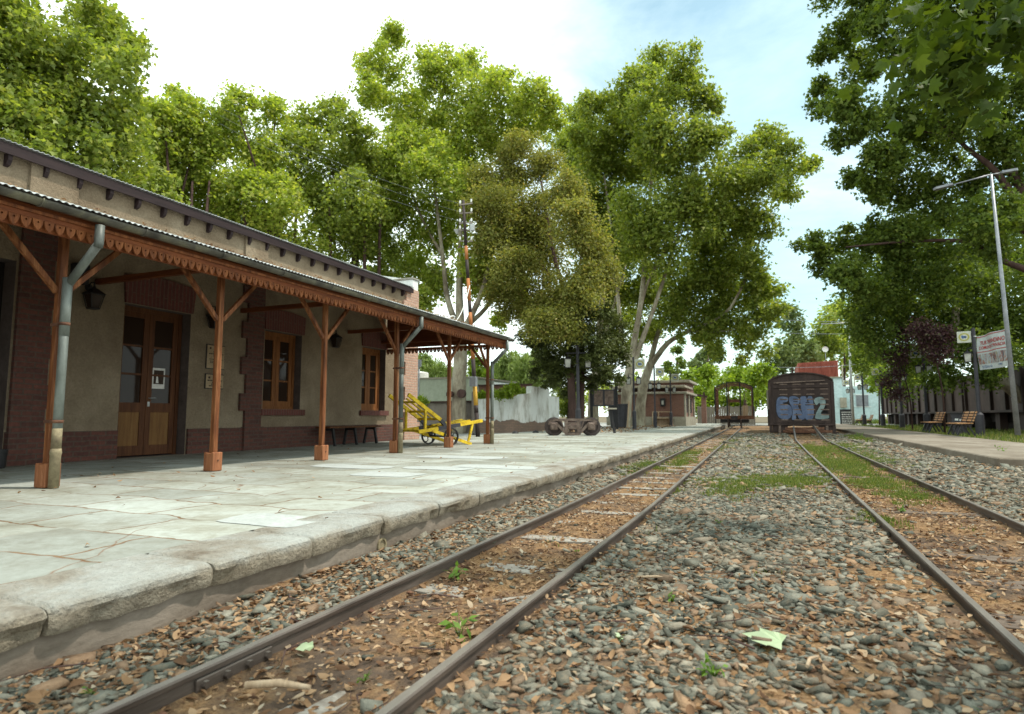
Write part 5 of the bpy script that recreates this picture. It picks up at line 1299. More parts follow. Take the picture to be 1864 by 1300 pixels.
# ------------------------------------------------------------------ skeletal wagon
p = at(1338, 778, 46); wag = thing('skeletal_wagon', 'rusty open wagon frame with bare uprights standing at the platform end', 'railway wagon', (p.x - .02, 46, 0), R(2.0))
hw = 1.3; fz = 0.86
m = MB(); m.cbox(-hw, hw, 0, .16, .62, fz, .01); m.cbox(-hw, hw, 5.9, 6.06, .62, fz, .01)
for x in (-hw + .06, -.35, .35, hw - .06): m.box(x - .06, x + .06, .16, 5.9, .64, fz - .02)
m.build('underframe', 'rust', wag)
m = MB(); m.box(-.22, .22, -.05, -.001, .64, .82); m.build('coupler_pocket', 'black', wag)
arc = [(-hw + .04 + (2 * hw - .08) * i / 12, 2.86 + .36 * (1 - (abs(-1 + i / 6.0)) ** 2.2)) for i in range(13)]
for k, y in enumerate((0.08, 1.5, 3.0, 4.5, 6.0)):
    mt = 'black' if k == 0 else 'rust'
    for x in (-hw + .04, hw - .04):
        m = MB(); m.box(x - .04, x + .04, y - .04, y + .04, (fz - .55) if k == 0 and x < 0 else fz, 2.86); m.build('side_upright', mt, wag)
    m = MB()
    for (a, b), (c_, d) in zip(arc, arc[1:]): m.beam((a, y, b), (c_, y, d), .06, .06)
    m.build('roof_hoop', mt, wag)
    if k in (0, 4):
        for x in (-.45, .42): m = MB(); m.box(x - .042, x + .042, y - .04, y + .04, fz - (.25 if x < 0 and k == 0 else 0), 3.14); m.build('end_upright', mt, wag)
for x, z in ((-hw + .04, 2.86), (hw - .04, 2.86), (-.45, 3.16), (.42, 3.16)):
    m = MB(); m.beam((x, .1, z), (x, 6.0, z), .06, .06); m.build('roof_runner', 'rust', wag)
m = MB(); m.box(-.42, .4, 5.9, 6.02, 1.9, 2.15); m.build('end_plank', 'rust', wag)
m = MB(); m.box(.55, .95, 4.8, 5.2, fz, 1.65); m.build('seat_crate', 'pale_wood', wag)
for yy in (0.9, 4.9):
    m = MB(); m.cbox(-.95, .95, yy - .5, yy + .5, .36, .62, .02); m.build('bogie_frame', 'black', wag)
    for x in (-.42, .42):
        for dy in (-.45, .45):
            m = MB(); m.lathe([(0, -.05), (.34, -.05), (.36, .05), (0, .05)], (x, yy + dy, .36), 24, 'x'); m.build('wheel', 'wheel', wag)

# ------------------------------------------------------------------ string of steel wagons behind the benches
def steel_wagon(label, loc):
    o = thing('steel_wagon', label, 'railway wagon', loc, 0, 'steel wagons behind the benches'); L = 9.2
    m = MB(); m.box(0, 2.4, 0, L, 1.12, 3.3); m.build('body', 'wagonplate', o)
    m = MB(); m.cbox(-.16, .0, -.05, L + .05, 1.02, 1.14, .01); m.build('side_sill', 'wagonside', o)
    for k in range(5):
        y = k * L / 4; m = MB(); m.box(-.12, -.001, y - .05, y + .05, 1.14, 3.3); m.box(-.145, -.12, y - .07, y + .07, 1.14, 3.3)
        m.build('side_rib', 'wagonside', o)
    m = MB(); [m.lathe([(0, -.012), (.022, -.012), (.022, 0), (0, 0)], (0, k * L / 4 + s * .25, 1.3 + .16 * j), 6, 'x') for k in range(4) for s in (1,) for j in range(12)]; m.build('rivet_row', 'wagonside', o)
    for k in range(1, 8, 3):
        m = MB(); m.box(.15, .5, k * L / 8 - .35, k * L / 8 + .35, 0, 1.0); m.build('support_block', 'wagonside', o)
    m = MB(); m.cbox(.6, 1.8, .4, L - .4, .5, 1.05, .02); m.build('underframe', 'dark', o)
    m = MB(); m.tube([(.3, 1.6, .45), (2.0, 1.6, .45)], .42, 18); m.build('wheel', 'dark', o); m = MB(); m.tube([(.3, L - 1.6, .45), (2.0, L - 1.6, .45)], .42, 18); m.build('wheel', 'dark', o)
    return o
W1 = steel_wagon('brown ribbed steel wagon behind the banner', (11.3, 26.5, 0.0))
for k, lab in ((1, 'brown ribbed steel wagon behind the near benches'), (2, 'brown ribbed steel wagon overhung by purple leaves'), (3, 'brown ribbed steel wagon behind the far benches'), (4, 'brown ribbed steel wagon at the far end, nearest the pale blue building')):
    o = copy_tree(W1); o.location = (11.3, 26.5 + 9.8 * k, 0); o['label'] = lab

# ------------------------------------------------------------------ banner
TL, TR, BR, BLc = at(1779, 613, 29.2), at(1830, 598, 26.2), at(1836, 667, 26.2), at(1784, 674, 29.2)
bn = thing('hanging_banner', 'white printed banner with red lettering strung from the leaning pole', 'banner', BLc)
ex = (BR - BLc); ey = (TL - BLc)
nrm = ex.cross(ey).normalized()
if nrm.y > 0: nrm = -nrm
def bp(u, v, w=0.0):
    p = (1 - u) * (1 - v) * BLc + u * (1 - v) * BR + u * v * TR + (1 - u) * v * TL
    return p + nrm * (0.05 * math.sin(u * 9 + v * 3) * (.4 + v) + w) - BLc
def bgrid(u0, u1, v0, v1, w, mat, name, nu=16, nv=8):
    m = MB(); vs = [bp(u0 + (u1 - u0) * i / nu, v0 + (v1 - v0) * j / nv, w) for j in range(nv + 1) for i in range(nu + 1)]
    m.add(vs, [(j * (nu + 1) + i, j * (nu + 1) + i + 1, (j + 1) * (nu + 1) + i + 1, (j + 1) * (nu + 1) + i) for j in range(nv) for i in range(nu)], True); return m.build(name, mat, bn)
bgrid(0, 1, 0, 1, 0, 'bannercloth', 'cloth')
bgrid(0, 1, .955, .975, .012, 'redink', 'stripe', 16, 1); bgrid(0, 1, .505, .525, .012, 'redink', 'stripe', 16, 1)
for a, b in ((.03, .13), (.16, .3), (.33, .56), (.585, .74), (.77, .9), (.92, 1.0)): bgrid(a, b, .16, .45, .012, 'photo', 'printed_photo', 4, 4)
W_SX = .86 / (9.0 * .16 * ey.length / ex.length * .8)
def btext(body, u, v, h, mat, sxx=1.0):
    cu = bpy.data.curves.new('t', 'FONT'); cu.body = body; cu.size = 1; cu.align_x = 'CENTER'; cu.align_y = 'CENTER'; cu.offset = .015
    o = bpy.data.objects.new('t', cu); COL.objects.link(o); bpy.context.view_layer.update()
    me = bpy.data.meshes.new_from_object(o.evaluated_get(bpy.context.evaluated_depsgraph_get())); bpy.data.objects.remove(o)
    W_ = ex.length; H_ = ey.length; m = MB()
    m.add([bp(u + p.co.x * h * H_ / W_ * .8 * sxx, v + p.co.y * h, .013) for p in me.vertices], [tuple(f.vertices) for f in me.polygons]); m.build('lettering', mat, bn)
btext('TUR TRASANDINO', .5, .77, .16, 'redink', W_SX * 1.0); btext('COMUNIDAD PRIVADA', .5, .63, .13, 'redink', W_SX * 1.05); btext('POR TODA LA VIA', .3, .07, .11, 'blueink'); btext('la cumbre', .78, .10, .1, 'blueink')
m = MB(); m.tube([at(1779, 613, 29.2) - BLc, at(1773, 612, 28.7) - BLc], .012, 5); m.tube([TR - BLc, at(1833, 597, 25.8) - BLc], .012, 5); m.build('cord', 'white', bn)

# ------------------------------------------------------------------ A-frame sign, far buildings
p = Vector(at(1541, 764, 62)); p.z = -0.03; af = thing('pavement_sign', 'black folding pavement sign with white chalk writing by the road', 'sign', p, R(-6))
m = MB(); m.beam((0, -.3, 0), (0, -.02, 1.45), 1.0, .05, up=(0, -1, .2)); m.beam((0, .3, 0), (0, .02, 1.45), 1.0, .05, up=(0, -1, -.2)); m.build('board', 'black', af)
m = MB(); rnd = random.Random(4)
for z in (1.2, 1.0, .8, .62, .42, .24):
    x = -.36
    while x < .34:
        w = rnd.uniform(.05, .16); y = -.335 + .19 * z + .0; m.box(x, min(x + w, .42), y - .012, y - .004, z - .055, z + .045); x += w + .04
m.build('lettering', 'white', af)

fb = thing('pale_blue_building', 'long pale blue rendered building with a red sheet attic beyond the road', 'building', (18, 86, 0))
xa = at(1455, 700, 84).x; xb = at(1527, 700, 84).x; xc = at(1602, 700, 84).x
zt = at(1500, 688, 84).z; zr = at(1500, 657, 84).z; zw = at(1560, 703, 84).z
m = MB(); m.box(xa, xb + .35, 84, 94, -.2, zt); m.build('tower_wall', 'bluewhite', fb, True)
m = MB(); m.box(xb + .352, xc, 84.4, 94, -.2, zw); m.build('wing_wall', 'bluewhite', fb, True)
corr = MB(); n = 60; vs = []
for i in range(n + 1):
    x = xa - .1 + (xb - xa + .1) * i / n; vs += [(x, 83.9 + .05 * math.cos(i * 3.14), zt + .12), (x, 83.9 + .05 * math.cos(i * 3.14), zr - .2 * (1 - i / n))]
corr.add(vs, [(2 * i, 2 * i + 2, 2 * i + 3, 2 * i + 1) for i in range(n)]); corr.box(xa - .1, xb, 84.1, 94, zt + .1, zr - .3); corr.build('red_attic', 'redsheet', fb, True)
m = MB(); m.box(xa - .1, xb + .5, 83.75, 94, zt, zt + .11); m.build('ledge', 'cream', fb, True)
for px in (1564, 1575):
    c = at(px, 729, 84.4); w = MB(); w.box(c.x - .32, c.x + .32, 84.33, 84.39, c.z - .72, c.z + .62); f_ = w.build('window', 'steelpole', fb, True)
c = at(1569, 729, 84.4); w = MB(); w.box(c.x - .95, c.x + .95, 84.34, 84.398, c.z - .8, c.z - .74); w.box(c.x - .95, c.x + .95, 84.34, 84.398, c.z + .64, c.z + .72); w.build('window_surround', 'white', fb, True)
c = at(1535, 733, 84); w = MB(); w.box(c.x - .35, c.x + .35, 83.7, 84.35, c.z - .6, c.z + .6); w.build('meter_box', 'cream', fb, True)
for px, pt in ((1533, 664), (1555, 686), (1580, 684)):
    a = at(px, 704, 84.6); m = MB(); b = at(px, pt, 84.6); m.tube([(a.x, 84.6, a.z - .3), (b.x, 84.6, b.z)], .07, 8); m.build('chimney_pipe', 'cream', fb, True)
ds = thing('satellite_dish', 'white satellite dish on a thin mast above the red attic', 'dish', (at(1503, 657, 88).x, 88, zr - .3))
m = MB(); m.tube([(0, 0, -.1), (0, 0, 1.9)], .04, 8); m.build('mast', 'steelpole', ds); m = MB(); m.lathe([(0.0, 0.0), (.2, -.02), (.36, -.09), (.36, -.12), (.2, -.05), (0, -.03)], (0, 0, 2.1), 20, 'y'); m.build('dish_bowl', 'white', ds)

# brick kiosk
kc = onz(1246, 775.5, PZ); kz = lambda py: at(1246, py, kc.y).z
kx0 = kc.x - 5.2
kk = thing('brick_kiosk', 'low brick kiosk with stepped cream cornices beyond the plane trees', 'building', (kc.x - 2, kc.y + 2, PZ))
m = MB(); m.box(kx0, kc.x, kc.y, kc.y + 6, PZ, kz(716)); m.box(kx0, kc.x - .15, kc.y + 3.2, kc.y + 7.5, kz(716) + .002, kz(692)); m.build('brick_wall', 'kiosk_brick', kk, True)
m = MB(); m.box(kx0 - .1, kc.x + .12, kc.y - .12, kc.y + 6.1, PZ, PZ + .62); m.build('plinth', 'cream', kk, True)
m = MB(); m.cbox(kx0 - .2, kc.x + .25, kc.y - .25, kc.y + 6.2, kz(717), kz(717) + .15, .02); m.cbox(kx0 - .2, kc.x - .05, kc.y + 1.2, kc.y + 6, kz(717) + .5, kz(717) + .66, .02); m.cbox(kx0 - .2, kc.x + .1, kc.y + 2.9, kc.y + 7.8, kz(692), kz(692) + .18, .02); m.build('cornice', 'cream', kk, True)
m = MB(); [m.cbox(kc.x + .003, kc.x + .1, kc.y + a, kc.y + a + .45, PZ + .62, kz(717), .01) for a in (0, 2.2, 5.4)]; m.build('pilaster', 'cream', kk, True)
for a in (.9, 3.4): MB().box(kc.x + .002, kc.x + .05, kc.y + a, kc.y + a + .8, PZ + .9, kz(724)).build('doorway', 'dark', kk, True)
for px in (1171, 1207):
    c = at(px, 732, kc.y); m = MB(); m.box(c.x - .16, c.x + .16, kc.y - .2, kc.y - .003, c.z - .3, c.z + .25); m.build('wall_light', 'black', kk, True)
    m = MB(); m.box(c.x - .07, c.x + .07, kc.y - .21, kc.y - .2, c.z - .18, c.z + .1); m.build('light_glass', 'lantern_glass', kk, True)

# plank fence and ruined hut behind the kiosk
pf = thing('plank_fence', 'grey weathered plank fence behind the open wagon frame', 'fence', (at(1290, 770, 62).x, 62, 0))
for i in range(26):
    xx = at(1270, 770, 62).x + i * .2; h = 1.75 + random.uniform(-.06, .06); m = MB(); m.box(xx, xx + .185, 62 + .01 * (i % 2), 62.03 + .01 * (i % 2), .0, h); m.build('plank', 'lowwall', pf, True)
rh = thing('ruined_hut', 'small broken brick hut with sagging beams beside the plank fence', 'hut', (at(1268, 770, 58).x, 58, 0))
xh = at(1266, 770, 58).x; m = MB(); m.box(xh - .9, xh - .3, 58, 58.4, 0, 2.9); m.box(xh + .55, xh + .95, 58, 58.4, 0, 2.5); m.build('brick_stub', 'kiosk_brick', rh, True)
m = MB(); m.beam((xh - .9, 57.9, 2.95), (xh + 1.1, 57.9, 2.55), .2, .18); m.build('sagging_beam', 'bark_dark', rh, True)

# ------------------------------------------------------------------ garden walls left of the plane trees
def wall_run(name, label, pts, mat, cap=None, thick=.3):
    """pts: (px, Y, top py) samples along the wall; its foot is on the ground"""
    P = [(at(px, 780, Y).x, Y, at(px, ty, Y).z) for px, Y, ty in pts]
    o = thing(name, label, 'wall', (P[0][0], P[0][1], 0))
    m = MB()
    for (xa_, ya, za), (xb_, yb, zb) in zip(P, P[1:]):
        d = Vector((xb_ - xa_, yb - ya, 0)).normalized(); nn = Vector((-d.y, d.x, 0)) * thick
        vs = [(xa_, ya, -.1), (xb_, yb, -.1), (xb_, yb, zb), (xa_, ya, za)]; vs += [tuple(Vector(v) + nn) for v in vs]
        m.add(vs, [(0, 1, 2, 3), (7, 6, 5, 4), (3, 2, 6, 7), (0, 3, 7, 4), (1, 5, 6, 2)])
    m.build('masonry', mat, o, True)
    if cap:
        m = MB()
        for (xa_, ya, za), (xb_, yb, zb) in zip(P, P[1:]): m.beam((xa_, ya + .1, za + .04), (xb_, yb + .1, zb + .04), thick + .14, .07)
        m.build('coping', cap, o, True)
    return o
wall_run('garden_wall', 'low grey rendered wall with a dark coping behind the barrow', ((700, 25.5, 735), (868, 26.8, 732)), 'lowwall', 'bark_dark')
pst = wall_run('wall_pier', 'square brick pier where the grey wall meets the whitewashed wall', ((858, 26.5, 716), (868, 26.6, 716)), 'lowwall', 'bark_dark')
wall_run('whitewashed_wall', 'peeling whitewashed wall with bare brick at its foot behind the bogie', ((868.5, 26.9, 727), (905, 27.6, 724), (935, 28.15, 724), (945, 28.3, 718), (967, 28.8, 716), (968, 28.85, 703), (1000, 29.9, 708), (1001, 30, 721), (1018, 30.6, 723)), 'ruin')
wall_run('rear_brick_wall', 'old brown brick wall rising behind the whitewashed wall', ((868, 31.5, 703), (968, 33, 701)), 'kiosk_brick', 'bark_dark')
gb = thing('green_outbuilding', 'flat roofed pale green outbuilding beyond the porch end', 'building', (at(800, 720, 31).x, 31, 0))
m = MB(); xl, xr = at(715, 720, 31).x, at(864, 720, 31).x; m.box(xl, xr, 31, 37, -.1, at(800, 690, 31).z); m.build('wall', 'green_plaster', gb, True)
m = MB(); zz = at(800, 690, 31).z; m.box(xl - .1, xr + .1, 30.9, 37.1, zz + .002, zz + .09); m.build('roof_slab', 'cream', gb, True)
gx = at(868, 700, 33).x; m = MB(); m.prism([(0, 0), (1.3, 0), (.65, .0), (0.0, .9)], lambda u, v, w: (xr + .1 + u, 33 + w, zz - 1.0 + v), 3); m.build('gable_end', 'white', gb, True)
wt = thing('water_tank', 'round white water tank on the green outbuilding roof', 'water tank', (at(762, 690, 32.5).x, 32.5, zz + .09))
m = MB(); m.lathe([(0, 0), (.58, 0), (.6, .04), (.6, .38), (.56, .44), (.2, .5), (0, .5)], (0, 0, 0), 24); m.build('tank', 'white', wt)
pc = at(763, 655, 30.5); pp_ = thing('thin_post', 'thin grey pipe post standing before the green outbuilding', 'post', (pc.x, 30.5, 0))
m = MB(); m.tube([(0, 0, 0), (0, 0, pc.z)], .05, 8); m.build('pipe', 'steelpole', pp_); m = MB(); m.box(-.12, .12, -.08, .08, pc.z - .4, pc.z); m.build('junction_box', 'steelpole', pp_)

# ------------------------------------------------------------------ banded utility pole
ub = onz(870, 796.5, 0.14); ut = at(843, 365, ub.y); up_ = thing('utility_pole', 'old telegraph pole banded black and orange with porcelain insulators', 'utility pole', ub)
ax = ut - ub
bands = [('polewood', 0, .10), ('polewood', .10, .13), ('poleyellow', .13, .215), ('polewood', .215, .32), ('poleorange', .32, .40), ('polewood', .40, .455), ('poleorange', .455, .515), ('polewood', .515, .565), ('poleorange', .565, .66), ('polewood', .66, .74), ('poleorange', .74, .80), ('polewood', .80, 1.0)]
for mt, a, b in bands:
    m = MB(); m.tube([ax * a, ax * b], [.075 - .025 * a, .075 - .025 * b], 12, wob=.03); m.build('pole_band', mt, up_)
for k, (py, tl) in enumerate(((372, .25), (388, .12), (406, .05), (419, .0), (439, -.05))):
    c = at(846, py, ub.y) - ub; c.z = c.z; m = MB(); dx = Vector((.8, .5, .06 + tl * .5)).normalized(); L = .27
    m.beam(c - dx * L * .7, c + dx * L, .045, .04); arm = m.build('cross_arm', 'lowwall', up_)
    for s in (-.6, .85):
        m = MB(); m.lathe([(0, 0), (.022, 0), (.038, .03), (.028, .055), (.034, .08), (.02, .115), (0, .12)], c + dx * L * s + Vector((0, 0, .04)), 10)
        m.build('insulator', 'white', arm)
m = MB(); c = at(832, 427, ub.y) - ub; m.lathe([(0, 0), (.03, .015), (.12, .16), (.115, .165), (0, .06)], c, 14); m.build('floodlight', 'zinc', up_)
m = MB(); c = at(860, 414, ub.y) - ub; m.cbox(c.x - .07, c.x + .07, c.y - .05, c.y + .05, c.z - .12, c.z + .12, .01); m.build('meter_box', 'zinc', up_)
m = MB(); c = at(864, 695, ub.y - .1) - ub; m.cbox(c.x - .14, c.x + .1, c.y - .12, c.y + .02, c.z - .16, c.z + .16, .01); m.build('switch_box', 'steelpole', up_)

# overhead wires
def wire(label, a, b, sag, r=.008, mat='steelpole'):
    a, b = Vector(a), Vector(b); pts = [a.lerp(b, i / 16) - Vector((0, 0, sag * 4 * (i / 16) * (1 - i / 16))) for i in range(17)]
    m = MB(); m.tube(pts, r, 5); o = m.build('overhead_wire', mat); tag(o, label, 'wire', 'overhead wires')
for k, (px, py, sx, sy) in enumerate(((600, 270, 841, 372), (600, 285, 846, 388), (600, 300, 848, 406))):
    wire(('uppermost', 'middle', 'lowest')[k] + ' of three wires running from the banded pole over the station roof', at(sx, sy, ub.y), dist(px - 200, py - 75, 24), .3, .0035)
wire('upper wire crossing behind the slim street light', at(1380, 580, 70), at(1700, 585, 70), .2, .025)
wire('lower wire crossing behind the slim street light', at(1380, 605, 72), at(1700, 604, 72), .2, .025)
wire('sagging wire crossing in front of the red attic', at(1400, 668, 75), at(1640, 652, 75), .4, .025)
wire('white cable hanging from the banded pole to the canopy end', at(855, 520, ub.y - .2), Vector((-7.4, 14.0, rz(-7.4) + .06)), .2, .014, 'white')
m = MB(); q = Vector((-7.6, 13.6, rz(-7.6) + .06)); m.tube([q + Vector((.2 * math.cos(t) + t * .02, .35 * math.sin(t), .03 + .03 * math.sin(3 * t))) for t in [k * .5 for k in range(22)]], .014, 5)
tag(m.build('cable_coil', 'white'), 'loose coil of white cable lying on the canopy roof end', 'cable')

# ------------------------------------------------------------------ trees
STAR_V = np.array([(0, 0, 0), (-0.52, 0.34, 0.03), (-0.2, 0.5, 0.0), (0, 1.0, -0.05), (0.2, 0.5, 0.0), (0.52, 0.34, 0.03)])
STAR_V[:, 0] *= 1.0
STAR_F = [np.array([[0, 4, 3, 2]]), np.array([[0, 2, 1], [0, 5, 4]])]
BIG_V = np.array([(0, 0, 0), (-.30, -.06, .02), (-.62, .20, .05), (-.34, .30, .02), (-.50, .66, .04), (-.16, .58, .0), (0, 1.0, -.06), (.16, .58, 0), (.50, .66, .04), (.34, .30, .02), (.62, .20, .05), (.30, -.06, .02)])
BIG_V[:, 2] *= 3.2
BIG_F = [np.array([[0, 7, 6, 5]]), np.array([[0, 5, 4], [0, 4, 3], [0, 3, 2], [0, 2, 1], [0, 8, 7], [0, 9, 8], [0, 10, 9], [0, 11, 10]])]
OVAL_V = np.array([(0, 0, 0), (-.27, .45, .03), (0, 1.0, -.04), (.27, .45, .03)])
OVAL_F = [np.array([[0, 3, 2, 1]])]
THIN_V = np.array([(0, 0, 0), (-.09, .45, .0), (0, 1.0, -.04), (.09, .45, .0)])


def leaf_mesh(pos, out, size, LV, LF, droop=0.35, up=0.55):
    """leaves at pos; blade normal leans up and outward, tips hang"""
    n = len(pos)
    nr = RNG.normal(0, 0.62, (n, 3)) + out * 0.35; nr[:, 2] += up
    nr /= np.linalg.norm(nr, axis=1)[:, None]
    t = RNG.normal(0, 1, (n, 3)) + out * 0.7; t[:, 2] -= droop
    t -= nr * np.sum(nr * t, 1)[:, None]; t /= np.linalg.norm(t, axis=1)[:, None] + 1e-9
    b = np.cross(t, nr)
    P = pos[:, None, :] + size[:, None, None] * (LV[None, :, 0, None] * b[:, None, :] + LV[None, :, 1, None] * t[:, None, :] + LV[None, :, 2, None] * nr[:, None, :])
    k = len(LV); off = (np.arange(n) * k)[:, None, None]
    F_ = [(f[None] + off).reshape(-1, f.shape[1]) for f in LF]
    return P.reshape(-1, 3), F_


def crown(name, parent, lobes, n_leaves, size, mat, LV=STAR_V, LF=STAR_F, clump=0.34, per=22, shell=0.45, droop=0.35, flat=0.75, up=0.4, knob=6, seed=0):
    """lobes: list of (centre, radius). Leaves sit in sprays gathered near each lobe's skin."""
    RNG = np.random.default_rng(int(abs(lobes[0][0][0]) * 997 + n_leaves) + seed)
    L = np.array([(*c, r) for c, r in lobes])
    kk = knob
    if kk:
        dd2 = RNG.normal(0, 1, (len(L) * kk, 3)); dd2[:, 2] += 0.35; dd2 /= np.linalg.norm(dd2, axis=1)[:, None]
        base = np.repeat(L, kk, 0); sub_ = base.copy(); sub_[:, :3] += dd2 * (base[:, 3] * RNG.uniform(.62, 1.0, len(base)))[:, None]
        sub_[:, 3] *= RNG.uniform(.22, .48, len(base)); L[:, 3] *= 0.86; L = np.concatenate([L, sub_])
    w = L[:, 3] ** 1.8; w = w / w.sum()
    nc = max(8, n_leaves // per)
    li = RNG.choice(len(L), nc, p=w)
    d = RNG.normal(0, 1, (nc, 3)); d /= np.linalg.norm(d, axis=1)[:, None]
    rr = shell + (1 - shell) * RNG.random(nc) ** 0.6
    rr = np.where(RNG.random(nc) < 0.25, RNG.random(nc) ** 0.5 * shell, rr) * RNG.uniform(0.72, 1.22, nc)
    cen = L[li, :3] + d * (rr * L[li, 3])[:, None] * np.array([1, 1, 0.92])
    cr = clump * RNG.uniform(0.6, 1.5, nc) * np.clip(L[li, 3], .4, 2.2) ** .5
    m = n_leaves; ci = RNG.integers(0, nc, m)
    g = RNG.normal(0, 1, (m, 3)) * (np.array([1, 1, flat]) * np.where(RNG.random(m) < .2, 1.5, .9)[:, None]); g = g * np.minimum(1, 1.9 / (np.linalg.norm(g, axis=1) + 1e-6))[:, None]; pos = cen[ci] + g * (cr[ci] * 0.75)[:, None]
    out = d[ci] * 0.6 + g / (np.linalg.norm(g, axis=1)[:, None] + 1e-6) * 0.5
    V, F_ = leaf_mesh(pos, out, size * RNG.uniform(0.65, 1.25, m), LV, LF, droop, up)
    return np_obj(name, V, F_, mat, parent, off=wloc(parent))


def lob(spec, D, mode='Y', jit=0.10):
    """pixel circles (px,py,r) turned into world spheres about depth D, spread in depth so the crown is round"""
    out = []
    rnd = random.Random(len(spec) * 7 + int(D))
    cxm = sum(s[0] for s in spec) / len(spec); half = max(abs(s[0] - cxm) for s in spec) + 1
    for s in spec:
        px, py, r = s[:3]
        e = s[3] if len(s) > 3 else rnd.uniform(-jit, jit) * math.sqrt(max(0.0, 1 - ((px - cxm) / half) ** 2))
        p = at(px, py, D * (1 + e)) if mode == 'Y' else dist(px, py, D * (1 + e))
        out.append((p, r * depth(p) / F))
    return out


def trunk(name, parent, paths, mat, n=10):
    m = MB(); base = wloc(parent)
    for pts, r0, r1 in paths:
        pts = [Vector(p) for p in pts]; k = len(pts); q = []; rs = []
        for i in range(k - 1):
            for j in range(4):
                t = j / 4; p0, p1, p2, p3 = pts[max(i - 1, 0)], pts[i], pts[i + 1], pts[min(i + 2, k - 1)]
                q.append(0.5 * ((2 * p1) + (p2 - p0) * t + (2 * p0 - 5 * p1 + 4 * p2 - p3) * t * t + (3 * p1 - p0 - 3 * p2 + p3) * t ** 3)); rs.append(r0 + (r1 - r0) * ((i + t) / (k - 1)))
        q.append(pts[-1]); rs.append(r1)
        m.tube([p - base for p in q], rs, n, wob=0.10)
    return m.build(name, mat, parent)


def tree(name, label, base, paths, bark, lobes, n, size, mat, group=None, cat='tree', **kw):
    o = thing(name, label, cat, base, 0, group)
    if paths: trunk('trunk', o, paths, bark)
    crown('crown', o, lobes, n, size, mat, **kw)
    return o


def limbs(start, lobes, k, r, rnd):
    """branches from a fork to the lobes' hearts"""
    out = []
    for c, rad in rnd.sample(lobes, min(k, len(lobes))):
        mid = Vector(start).lerp(c, 0.5) + Vector((rnd.uniform(-.3, .3), rnd.uniform(-.3, .3), -0.08 * (Vector(start) - c).length))
        out.append(([start, mid, c], r, r * .22))
    return out


rnd = random.Random(21)
GT = 'plane trees behind the station'
# T1 big tree behind the left end of the station
sp1 = [(10, 20, 75), (-60, 120, 130), (40, 165, 85), (165, 62, 60), (150, 20, 32), (215, 75, 52), (150, 150, 85), (228, 125, 45), (60, 240, 110), (180, 230, 80), (235, 205, 32), (120, 310, 90), (225, 300, 55), (-40, 280, 100), (-60, 0, 110), (95, 120, 50), (250, 90, 26), (30, 360, 60), (100, 370, 50), (165, 365, 50), (215, 360, 45), (280, 350, 34)]
l1 = lob(sp1, 21, 'D'); b1_ = dist(110, 700, 21); b1_.z = 0
tree('plane_tree', 'tall dense plane tree above the left end of the station roof', b1_, [([b1_, b1_ + Vector((.2, 0, 3)), b1_ + Vector((.3, 0, 6))], .4, .28)] + limbs(b1_ + Vector((.3, 0, 5.8)), l1, 7, .16, rnd), 'bark_plane', l1, 46000, 0.155, 'leaf_mid', GT)
# row behind the building
sp2 = [(300, 215, 42), (345, 205, 40), (285, 270, 55), (350, 280, 60), (300, 340, 60), (370, 350, 60), (250, 350, 50), (330, 420, 50), (385, 260, 38)]
sp3 = [(430, 195, 36), (500, 200, 34), (545, 230, 32), (450, 265, 60), (520, 295, 55), (430, 350, 60), (500, 380, 60), (560, 340, 48), (470, 440, 55), (540, 450, 45), (410, 430, 40)]
sp4 = [(600, 210, 36), (640, 235, 36), (600, 290, 55), (670, 300, 50), (640, 370, 60), (590, 400, 50), (690, 400, 55), (640, 450, 55), (700, 480, 45)]
for sp_, D, lab, mt in ((sp2, 29, 'bright green plane tree next to the tall dense one over the station roof', 'leaf_bright'), (sp3, 30, 'bright green plane tree rising over the middle of the station roof', 'leaf_bright'), (sp4, 31, 'bright green plane tree over the far third of the station roof', 'leaf_mid')):
    l_ = lob(sp_, D, 'D'); cpx = sum(s[0] for s in sp_) / len(sp_); b_ = dist(cpx, 700, D); b_.z = 0
    pth = [([b_, b_ + Vector((0, .1, 4)), dist(cpx + 6, 380, D)], .28, .16)] + limbs(dist(cpx + 6, 430, D), l_, 6, .1, rnd)
    for dx in (-38, 22, 48): pth.append(([dist(cpx + dx, 560, D * .97), dist(cpx + dx * 1.05, 420, D * .97), dist(cpx + dx * 1.2, 330, D * .99)], .10, .04))
    tree('plane_tree', lab, b_, pth, 'bark_dark', l_, 30000, 0.175, mt, GT)
# back filler row so that the sky does not open low behind the roof
spb = [(270, 420, 55), (350, 470, 50), (430, 510, 50), (520, 510, 55), (600, 520, 55), (680, 530, 45), (300, 380, 50)]
lb = lob(spb, 37, 'D'); b_ = dist(450, 700, 37); b_.z = 0
tree('hedge_tree', 'darker leafy tree low behind the bright row over the station roof', b_, [([b_, dist(450, 500, 37)], .3, .15)], 'bark_dark', lb, 12000, .2, 'leaf_mid', GT)
